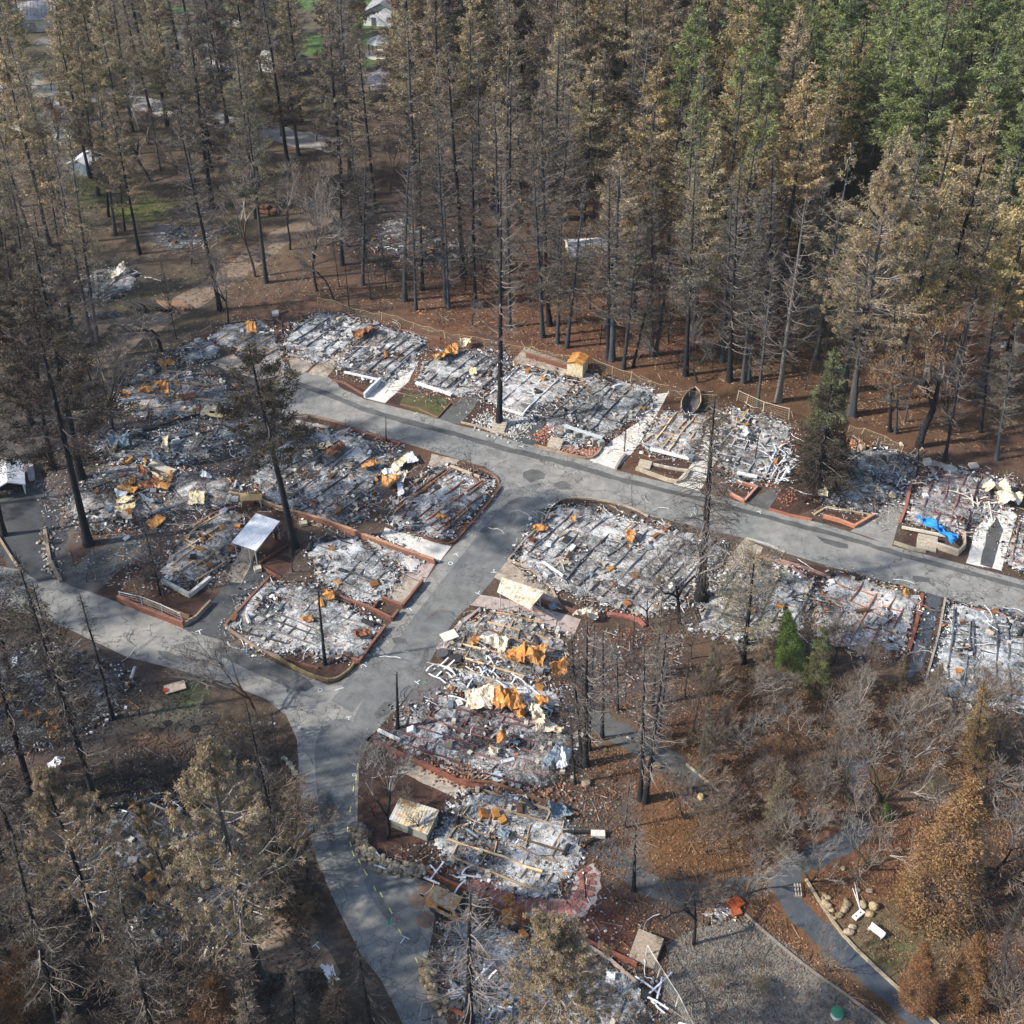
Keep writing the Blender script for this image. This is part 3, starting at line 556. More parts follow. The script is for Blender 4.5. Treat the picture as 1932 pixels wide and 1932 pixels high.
def lot(key, poly, ang, mixn='grey', tint=(1, 1, 1), white=.5, nb=7, bcol='dark', label='', dens=9.0, cross=2.0, frame=True, group="burnt mobile home remains", bl=.84, rise=.12):
    P = [U(*p) for p in poly]; rng = np.random.default_rng(abs(hash_(key)))
    cx = sum(p.x for p in P) / len(P); cy = sum(p.y for p in P) / len(P); P2 = [(p.x - cx, p.y - cy) for p in P]
    root = empty("burnt_home_remains", (cx, cy, 0), label, "burnt home", group)
    xs = [p[0] for p in P2]; ys = [p[1] for p in P2]
    st = .38; X, Y = np.meshgrid(np.arange(min(xs), max(xs), st), np.arange(min(ys), max(ys), st))
    d = dist_poly(X, Y, P2) * np.where(inpoly(X, Y, P2), 1, -1); rag = (vnoise(X + cx, Y + cy, .6, 3) - .5) * 1.4
    ins = d + rag > 0
    hgt = .034 + np.clip(d + rag, 0, 1.0) * rise * 1.3 * (.35 + vnoise(X + cx, Y + cy, .9, 4) * 1.2) + np.clip(vnoise(X + cx, Y + cy, .35, 3) - .5, 0, 1) * .9 * np.clip(d, 0, 1)
    hgt += rng.uniform(0, .07, X.shape) * np.clip(d, 0, 1)
    ny, nx = X.shape; i = (np.arange(ny - 1)[:, None] * nx + np.arange(nx - 1)[None])
    ok = (ins[:-1, :-1] & ins[1:, :-1] & ins[:-1, 1:] & ins[1:, 1:]).ravel(); i = i.ravel()[ok]
    F = np.stack([i, i + 1, i + nx + 1, i + nx], 1); used, inv = np.unique(F.ravel(), return_inverse=True)
    jx = rng.uniform(-.12, .12, X.shape); jy = rng.uniform(-.12, .12, X.shape)
    V = np.stack([X + jx, Y + jy, hgt], -1).reshape(-1, 3)[used]
    a = MB().add(V, inv.reshape(-1, 4)).build("ash_layer", M_ASH, root, smooth=True); a.color = (1 + (tint[0] - 1) * .6, 1 + (tint[1] - 1) * .6, 1 + (tint[2] - 1) * .5, white)
    area = len(F) * st * st
    def hz(x, y): return .04 + .10 * vnoise(x + cx, y + cy, .35, 3)
    n = int(area * dens); x = rng.uniform(min(xs), max(xs), n * 3); y = rng.uniform(min(ys), max(ys), n * 3)
    dd = dist_poly(x, y, P2) * np.where(inpoly(x, y, P2), 1, -1)
    k = (dd > rng.normal(-.1, .7, n * 3)) & (vnoise(x + cx, y + cy, .5, 3) > rng.uniform(.1, .62, n * 3)); x, y = x[k][:n], y[k][:n]
    mb = MB(); debris(mb, rng, x, y, hz(x, y) + .05, mixn)
    # fine crumbs
    n2 = int(area * 20); x = rng.uniform(min(xs) - 1, max(xs) + 1, n2 * 2); y = rng.uniform(min(ys) - 1, max(ys) + 1, n2 * 2)
    dd = dist_poly(x, y, P2) * np.where(inpoly(x, y, P2), 1, -1); k = dd > rng.normal(-.5, .8, n2 * 2); x, y = x[k][:n2], y[k][:n2]
    debris(mb, rng, x, y, hz(x, y) + .02, mixn, .38)
    # heaps
    for _ in range(int(area / 26)):
        while True:
            hx, hy = rng.uniform(min(xs), max(xs)), rng.uniform(min(ys), max(ys))
            if inpoly(hx, hy, P2): break
        m = int(rng.uniform(14, 46)); r = rng.uniform(.5, 1.3); x = hx + rng.normal(0, r, m); y = hy + rng.normal(0, r, m)
        z = .12 + np.clip(1 - np.hypot(x - hx, y - hy) / (2 * r), 0, 1) * rng.uniform(.3, .8); debris(mb, rng, x, y, z, rng.choice([mixn, mixn, 'warm', 'dark', 'blue']), 1.25)
    for _ in range(int(area / 9)):       # appliance shells, tanks, ducts
        hx, hy = rng.uniform(min(xs), max(xs)), rng.uniform(min(ys), max(ys))
        if not inpoly(hx, hy, P2): continue
        c = np.array(PAL[rng.choice(['white', 'rust', 'tan', 'grey', 'dark', 'orange', 'pale', 'blue', 'dark', 'brown'])]) * rng.uniform(.6, 1.1); a = rng.uniform(0, 3.14)
        if rng.random() < .6: mb.box((hx, hy, .35), (rng.uniform(.5, 1.1), rng.uniform(.45, .75), rng.uniform(.3, .7)), a, c, tilt=Quaternion((1, 0, 0), rng.normal(0, .25)))
        else: L_ = rng.uniform(.5, 1.6); mb.tube([(hx, hy, .35), (hx + math.cos(a) * L_, hy + math.sin(a) * L_, .35 + rng.uniform(-.1, .2))], rng.uniform(.12, .3), 7, c, cap=True)
    for _ in range(int(area / 5)):       # bent pipes and springs
        hx, hy = rng.uniform(min(xs), max(xs)), rng.uniform(min(ys), max(ys)); a = rng.uniform(0, 6.28); pts = [np.array((hx, hy, .3))]
        for q in range(4): a += rng.normal(0, .5); pts.append(pts[-1] + np.array((math.cos(a) * .6, math.sin(a) * .6, rng.normal(0, .08))))
        mb.tube(pts, .035, 3, np.array(PAL[rng.choice(['white', 'pale', 'rust', 'dark'])]))
    tag(mb.build("debris", M_DEBRIS, root), kind='stuff')
    # floor beams
    if nb:
        ca, sa = math.cos(math.radians(ang)), math.sin(math.radians(ang)); pts = [(px * ca + py * sa, -px * sa + py * ca) for px, py in P2]
        lo, hi = min(p[1] for p in pts), max(p[1] for p in pts); base = {'dark': (.10, .10, .10), 'rust': (.20, .085, .045), 'tan': (.38, .26, .15), 'pale': (.36, .36, .37), 'maroon': (.13, .065, .065)}[bcol]
        mb2 = MB(); bc = .3
        for j in range(nb):
            t = lo + (hi - lo) * (j + .7) / (nb + .4) + rng.normal(0, .22); sk = rng.normal(0, .025)
            cr = []
            for q in range(len(pts)):
                (a0, b0), (a1, b1) = pts[q], pts[(q + 1) % len(pts)]
                if (b0 - t) * (b1 - t) < 0: cr.append(a0 + (a1 - a0) * (t - b0) / (b1 - b0))
            if len(cr) < 2: continue
            s0, s1 = min(cr), max(cr); mid = (s0 + s1) / 2; s0 = mid + (s0 - mid) * bl * rng.uniform(.75, 1.05); s1 = mid + (s1 - mid) * bl * rng.uniform(.75, 1.05)
            if s1 - s0 < 3: continue
            m1 = MB(); nseg = max(2, int((s1 - s0) / 1.8)); off = 0; prev = None; c = np.array(base) * rng.uniform(.4, 2.0); wd_ = rng.uniform(.09, .14)
            for q in range(nseg + 1):
                s_ = s0 + (s1 - s0) * q / nseg; off += rng.normal(0, .09) + sk * (s1 - s0) / nseg; p = Vector((s_ * ca - (t + off) * sa, s_ * sa + (t + off) * ca, .36 + rng.normal(0, .07)))
                if prev is not None:
                    if rng.random() > .13: m1.bar(prev, p, wd_, .18, c * rng.uniform(.7, 1.4))
                    elif m1.n: m1.build("floor_beam", M_PAINT, root); m1 = MB(); off += rng.normal(0, .2)
                prev = p
            if m1.n: m1.build("floor_beam", M_PAINT, root)
            if frame and cross:
                s_ = s0
                while s_ < s1:
                    if rng.random() < .8:
                        L = (hi - lo) / nb * rng.uniform(.7, 1.15); p = Vector((s_ * ca - t * sa, s_ * sa + t * ca, .38)); e = Vector(((s_ + rng.normal(0, .2)) * ca - (t + L) * sa, (s_ + rng.normal(0, .2)) * sa + (t + L) * ca, .30))
                        if inpoly(e.x, e.y, P2) and mb2.n < 60: mb2.n += 1; MB().bar(p, e, .07, .12, np.array(base) * rng.uniform(.7, 1.9)).build("cross_joist", M_PAINT, root)
                    s_ += cross * rng.uniform(.5, 1.4)
        # concrete support blocks
        m3 = MB()
        for _ in range(int(area / 9)):
            s_, t = rng.uniform(min(p[0] for p in pts), max(p[0] for p in pts)), rng.uniform(lo, hi); x, y = s_ * ca - t * sa, s_ * sa + t * ca
            if inpoly(x, y, P2): m3.box((x, y, .3), (.4, .4, .45), R_(ang) + rng.normal(0, .2), np.array((.50, .46, .38)) * rng.uniform(.6, 1.2))
        if m3.n: tag(m3.build("support_blocks", M_DEBRIS, root), kind='stuff')
    return root
def hash_(s):
    h = 7
    for ch in s: h = (h * 31 + ord(ch)) % 1000003
    return h
A1 = 60
LOTS = [
 ('n0', [(398, 632), (430, 612), (500, 603), (533, 663), (545, 700), (510, 690), (470, 672), (440, 660), (405, 655)], 55, 'warm', (1, .97, .92), .62, 5, 'tan', 'burnt home with tan framing beside the hexagonal brick ring, farthest west in the north row'),
 ('n0b', [(330, 660), (372, 640), (405, 640), (425, 655), (405, 682), (355, 690), (338, 680)], 40, 'dark', (.9, .98, 1.08), .5, 3, 'dark', 'small charred dark blue home remains at the edge of the dirt by the winding track'),
 ('n1', [(530, 653), (560, 615), (603, 590), (663, 600), (716, 613), (660, 655), (625, 675), (600, 686), (560, 672)], A1, 'white', (.97, 1, 1.04), .66, 7, 'dark', 'burnt home with long dark floor beams, westernmost along the upper fence'),
 ('n2', [(630, 693), (668, 655), (716, 615), (787, 633), (807, 653), (783, 683), (757, 703), (715, 724), (653, 708)], A1, 'grey', (.95, 1, 1.05), .58, 9, 'dark', 'burnt home with grid of dark joists, between white wall driveway and upper fence'),
 ('n3', [(787, 729), (800, 690), (822, 663), (872, 658), (960, 670), (965, 690), (945, 715), (890, 749), (850, 748)], A1, 'white', (.98, 1, 1.02), .62, 8, 'dark', 'burnt home with white sill beam above the small olive lawn'),
 ('n4', [(947, 706), (975, 690), (1000, 697), (1085, 717), (1093, 738), (1035, 762), (990, 795), (950, 778), (905, 755)], A1, 'white', (1, 1, 1.02), .72, 5, 'pale', 'white ashy home remains behind the lone tall trunk in its pebble bed'),
 ('n5', [(1032, 785), (1075, 745), (1120, 712), (1190, 722), (1232, 738), (1240, 765), (1213, 790), (1170, 803), (1140, 832), (1075, 848), (1040, 835)], A1, 'grey', (.96, 1.02, 1.03), .62, 7, 'dark', 'burnt home above the brick rubble garden rings by the junction'),
 ('n6', [(1205, 840), (1225, 805), (1258, 775), (1300, 774), (1338, 785), (1322, 830), (1308, 870), (1226, 857)], A1, 'white', (1, 1, 1.02), .68, 6, 'tan', 'burnt home with white ash behind the stone edged flower bed and street lamp'),
 ('n7', [(1346, 860), (1360, 800), (1385, 768), (1440, 785), (1491, 806), (1483, 860), (1461, 905), (1427, 915), (1380, 908)], 62, 'white', (.98, 1, 1.01), .55, 5, 'pale', 'burnt home strewn with white siding strips left of the triple trunk conifer'),
 ('n8', [(1547, 951), (1560, 895), (1572, 857), (1611, 845), (1680, 850), (1730, 858), (1722, 900), (1690, 940), (1649, 973), (1600, 965)], 62, 'dark', (.92, .98, 1.0), .40, 0, 'dark', 'dark gravelly burnt lot right of the triple trunk conifer, without beams'),
 ('n9', [(1705, 985), (1722, 935), (1760, 895), (1785, 880), (1850, 894), (1932, 915), (1915, 945), (1850, 985), (1818, 1015), (1765, 1000)], 66, 'brick', (1.02, .97, .98), .62, 6, 'maroon', 'burnt home with maroon beams behind the blue tarp'),
 ('n10', [(1890, 1065), (1918, 985), (1940, 955), (1990, 960), (1990, 1090), (1925, 1080)], 66, 'grey', (1, 1, 1), .58, 4, 'rust', 'burnt home cut off by the right edge of the photo above the north road'),
 ('s1', [(968, 1058), (1000, 1005), (1048, 955), (1100, 952), (1200, 982), (1260, 998), (1340, 1015), (1375, 1032), (1350, 1080), (1310, 1130), (1215, 1168), (1130, 1142), (1040, 1112)], 55, 'grey', (1, .99, .98), .68, 14, 'dark', 'largest burnt home, with many parallel dark beams at the inner corner of the junction'),
 ('s2', [(1300, 1190), (1330, 1135), (1380, 1075), (1406, 1054), (1449, 1062), (1500, 1080), (1538, 1100), (1530, 1160), (1505, 1205), (1420, 1215)], 60, 'white', (1, 1, 1), .66, 6, 'dark', 'ashy home remains behind the feathery brown pine south of the north road'),
 ('s3', [(1520, 1195), (1545, 1120), (1573, 1078), (1650, 1098), (1739, 1124), (1725, 1190), (1700, 1235), (1650, 1245), (1580, 1220)], 58, 'warm', (1.03, .99, .96), .74, 5, 'rust', 'pale ashy home remains with thin rusty beams left of the narrow dark drive'),
 ('s4', [(1755, 1290), (1775, 1200), (1795, 1135), (1870, 1155), (1980, 1190), (1980, 1330), (1900, 1348), (1810, 1325)], 72, 'blue', (.93, 1, 1.06), .66, 7, 'dark', 'bluish white home remains right of the narrow dark drive at the right edge'),
 ('e1', [(838, 1225), (873, 1183), (912, 1150), (1000, 1165), (1060, 1200), (1078, 1235), (1050, 1262), (1000, 1288), (953, 1285), (880, 1250)], -22, 'warm', (1.02, .99, .94), .50, 6, 'tan', 'burnt home with a long draped rusty roof sheet below the cream carport'),
 ('e2', [(711, 1388), (760, 1345), (830, 1308), (900, 1315), (990, 1340), (1065, 1360), (1092, 1395), (1085, 1455), (1050, 1490), (980, 1490), (870, 1455), (780, 1425)], -22, 'brick', (1.0, .98, .98), .46, 8, 'maroon', 'burnt home under three crumpled orange roof sheets beside the road fork'),
 ('e2b', [(838, 1300), (880, 1262), (950, 1280), (1050, 1300), (1080, 1340), (1000, 1345), (900, 1318)], -22, 'white', (1, 1, 1), .80, 0, 'dark', 'strip of white ash and bent white siding between two burnt homes'),
 ('e3', [(811, 1590), (840, 1545), (872, 1500), (910, 1488), (985, 1500), (1061, 1530), (1090, 1580), (1106, 1600), (1085, 1645), (1050, 1697), (1000, 1694), (890, 1655), (831, 1623)], -22, 'grey', (.98, 1, 1.02), .60, 6, 'tan', 'burnt home with tan beam grid inside the curved brick path'),
 ('e4', [(831, 1738), (900, 1745), (960, 1760), (1084, 1790), (1194, 1841), (1235, 1900), (1250, 1990), (900, 1990), (850, 1850)], -28, 'grey', (1, .99, 1), .55, 4, 'dark', 'burnt home at the bottom edge under the puffy tan pine'),
 ('m1', [(722, 985), (763, 932), (800, 893), (832, 878), (887, 892), (935, 908), (930, 923), (890, 970), (853, 1012), (820, 1020), (770, 1002)], 52, 'grey', (.95, 1, 1.03), .60, 9, 'rust', 'burnt home with rust red beams on the block corner northwest of the junction'),
 ('m2', [(470, 905), (500, 860), (540, 822), (570, 800), (627, 818), (680, 826), (713, 832), (745, 850), (722, 887), (700, 930), (690, 978), (640, 1000), (553, 968), (500, 940)], 50, 'warm', (.96, .98, 1.0), .52, 10, 'dark', 'burnt home full of rusty scraps behind the long brick wall'),
 ('m3', [(575, 1045), (600, 1022), (672, 1015), (715, 1048), (752, 1082), (752, 1098), (720, 1135), (690, 1142), (630, 1118), (590, 1085)], -26, 'blue', (.96, 1, 1.04), .76, 4, 'dark', 'heaped blue white ashy home remains below the long brick wall'),
 ('m3b', [(688, 1010), (720, 1015), (800, 1062), (780, 1085), (740, 1070), (700, 1035)], -26, 'white', (1, .99, .99), .74, 0, 'dark', 'thin strip of pale ash on the pinkish drive below the brick wall'),
 ('m4', [(425, 1185), (460, 1130), (505, 1098), (560, 1098), (600, 1115), (690, 1158), (725, 1190), (700, 1222), (677, 1248), (620, 1245), (560, 1232), (520, 1240), (460, 1215)], -27, 'white', (.99, 1, 1.01), .62, 7, 'dark', 'burnt home above the planted kerb corner where two roads meet'),
 ('m5', [(302, 1082), (320, 1050), (367, 997), (413, 967), (462, 970), (455, 1020), (440, 1050), (393, 1095), (333, 1110)], 52, 'warm', (1.04, 1, .92), .68, 6, 'tan', 'yellowish ashy home remains beside the white roofed carport'),
 ('m5b', [(302, 1090), (335, 1095), (395, 1085), (385, 1095), (355, 1120), (310, 1105)], 52, 'dark', (.9, 1, 1), .30, 0, 'dark', 'charred corner heap inside the L shaped pale block wall'),
 ('w1', [(110, 960), (150, 915), (185, 890), (230, 870), (330, 878), (420, 900), (470, 920), (440, 955), (390, 965), (300, 975), (240, 1000), (170, 1010)], 35, 'warm', (.98, .95, .92), .42, 3, 'dark', 'wide debris field of orange and rusty sheets west of the carport'),
 ('w2', [(207, 768), (235, 730), (283, 690), (330, 690), (400, 712), (443, 735), (450, 770), (400, 785), (283, 792)], -8, 'warm', (.98, .98, 1.0), .55, 4, 'tan', 'burnt home with orange scraps beside the burnt pickup truck'),
 ('w3', [(173, 858), (195, 825), (235, 812), (283, 832), (333, 808), (433, 800), (490, 800), (417, 850), (363, 875), (267, 878)], -10, 'blue', (.9, .97, 1.03), .50, 4, 'dark', 'charred home with long black beams below the burnt pickup truck'),
 ('w4', [(510, 760), (545, 790), (530, 830), (470, 880), (430, 850), (470, 790)], 45, 'dark', (.95, 1, 1.05), .35, 0, 'dark', 'dark ash under the leaning black pine at the west road end'),
 ('sw1', [(-30, 1240), (60, 1215), (150, 1230), (215, 1262), (262, 1292), (225, 1335), (170, 1375), (90, 1410), (-30, 1430)], -30, 'dark', (.78, .84, .92), .26, 5, 'dark', 'burnt home among black trunks at the left edge with orange scraps'),  # bluish dim tint puts the shade of this corner into the ash colour
 ('sw2', [(150, 1590), (210, 1530), (290, 1495), (370, 1545), (430, 1600), (480, 1650), (480, 1700), (420, 1770), (330, 1790), (240, 1790), (160, 1700)], -28, 'dark', (.62, .70, .80), .28, 7, 'dark', 'large blue grey home remains seen through the puffy pines, lower left'),
 ('f1', [(680, 455), (730, 415), (790, 420), (850, 450), (890, 475), (850, 500), (790, 500), (730, 480)], 20, 'brick', (.75, .72, .72), .35, 3, 'maroon', 'charred house remains with red boards inside the northern wood'),
 ('f2', [(300, 450), (330, 428), (400, 425), (440, 440), (380, 460), (330, 475)], 20, 'grey', (.9, .9, .92), .45, 0, 'dark', 'pinkish grey house remains beyond the winding dirt track'),
 ('f3', [(150, 540), (180, 510), (240, 505), (260, 525), (235, 560), (180, 570)], 30, 'grey', (.9, .93, .95), .50, 3, 'pale', 'small blue grey wreck with a curled white strip in the western clearing'),
 ('f4', [(170, 590), (190, 583), (225, 588), (230, 600), (190, 605)], 10, 'dark', (.8, .9, .95), .3, 0, 'dark', 'small black scrap heap south of the western clearing wreck'),
 ('f5', [(305, 130), (330, 112), (420, 108), (440, 130), (380, 140)], 10, 'white', (.95, .95, 1), .60, 0, 'dark', 'distant ashy house lot under the top left pines'),
 ('f6', [(690, 150), (710, 130), (728, 118), (740, 130), (722, 160), (700, 168)], 50, 'brick', (1, .95, .95), .70, 0, 'dark', 'distant ash lot beside the garden pavilion'),
 ('f7', [(425, 40), (440, 24), (470, 26), (465, 44)], 10, 'white', (.95, .95, 1), .60, 0, 'dark', 'distant ash lot by the green lawn at the top edge'),
 ('f8', [(700, 20 + 245), (925, 262), (985, 262), (990, 278), (940, 282)][1:], 10, 'white', (1, .97, .95), .78, 0, 'dark', 'pale ash lot glimpsed between trunks in the middle of the northern wood'),
 ('f9', [(0, 330), (30, 310), (60, 320), (30, 345)], 10, 'dark', (.9, .9, .95), .4, 0, 'dark', 'dark wreck at the far left edge among tan pines'),
 ('f10', [(90, 255), (130, 248), (150, 262), (110, 275)], 10, 'grey', (.95, .95, 1), .60, 0, 'dark', 'grey wreck behind tan pines at the upper left'),
 ('f11', [(1095, 480), (1140, 480), (1150, 492), (1105, 496)], 10, 'grey', (.95, .95, 1), .55, 0, 'dark', 'pale rubble just below the rusty white shed roof in the wood'),
 ('f12', [(1730, 575), (1760, 568), (1790, 580), (1760, 590)], 10, 'white', (.95, .9, .9), .60, 0, 'dark', 'ash patch between the trunks right of the big tan pine'),
 ('f13', [(1870, 650), (1900, 640), (1960, 655), (1940, 670)], 10, 'brick', (1, .85, .8), .60, 0, 'dark', 'reddish rubble patch in the wood at the right edge'),
 ('b1', [(1330, 1728), (1350, 1710), (1390, 1712), (1395, 1735), (1360, 1745)], 10, 'warm', (.9, .9, .95), .50, 0, 'dark', 'small ash heap with two orange boxes beside the gravel yard'),
]
for L_ in LOTS:
    k, p, a_, mx, ti, wh, nb, bc, lb = L_
    far = k.startswith('f')
    lot(k, p, a_, mx, ti, wh, nb, bc, lb, dens=(14 if not far else 2.2), group=("burnt mobile home remains" if not far else "burnt house remains in the woods"))
# ---------------------------------------------------------------- loose sheets of metal
WH = (1, 1, 1)
def crumple(name, quad, m, label, amp=.35, z0=.45, nx=18, ny=12, rib=0.0, cat="metal sheet", group=None, seed=0, ragged=.12, freq=.55):
    q = [U(*p) for p in quad]; rng = np.random.default_rng(seed + hash_(label) % 9999)
    u, v = np.meshgrid(np.linspace(0, 1, nx), np.linspace(0, 1, ny)); Q = [np.array(p[:2]) for p in q]
    W = ((1 - u) * (1 - v))[..., None] * Q[0] + (u * (1 - v))[..., None] * Q[1] + (u * v)[..., None] * Q[2] + ((1 - u) * v)[..., None] * Q[3]
    X, Y = W[..., 0], W[..., 1]; off = rng.uniform(0, 50)
    edge = np.minimum.reduce([u, 1 - u, v, 1 - v]); jag = np.where(edge < 1e-6, ragged, ragged * .5)
    X = X + rng.normal(0, 1, X.shape) * jag * .6; Y = Y + rng.normal(0, 1, Y.shape) * jag * .6
    n1 = vnoise(X + off, Y + off, freq, 3); fold = np.abs(vnoise(X * .8 + off, Y * .6 - off, freq * 1.1, 2) - .5) * 2; fold2 = np.abs(vnoise(X - off, Y + off, freq * 2.1, 2) - .5) * 2
    Z = z0 + (n1 - .35) * amp * 1.6 + (1 - fold) ** 4 * amp * 1.5 + (1 - fold2) ** 4 * amp * .6 + rng.normal(0, .02, X.shape)
    if rib: Z = Z + rib * np.sin(u * nx * math.pi * .98)
    Z = np.maximum(Z, .12); i = (np.arange(ny - 1)[:, None] * nx + np.arange(nx - 1)[None]).ravel()
    c = q[0].lerp(q[2], .5)
    o = MB().add(np.stack([X - c.x, Y - c.y, Z], -1).reshape(-1, 3), np.stack([i, i + 1, i + nx + 1, i + nx], 1)).build(name, m)
    o.location = (c.x, c.y, 0)
    md = o.modifiers.new("thickness", 'SOLIDIFY'); md.thickness = .025; md.offset = -1
    return tag(o, label, cat, group)
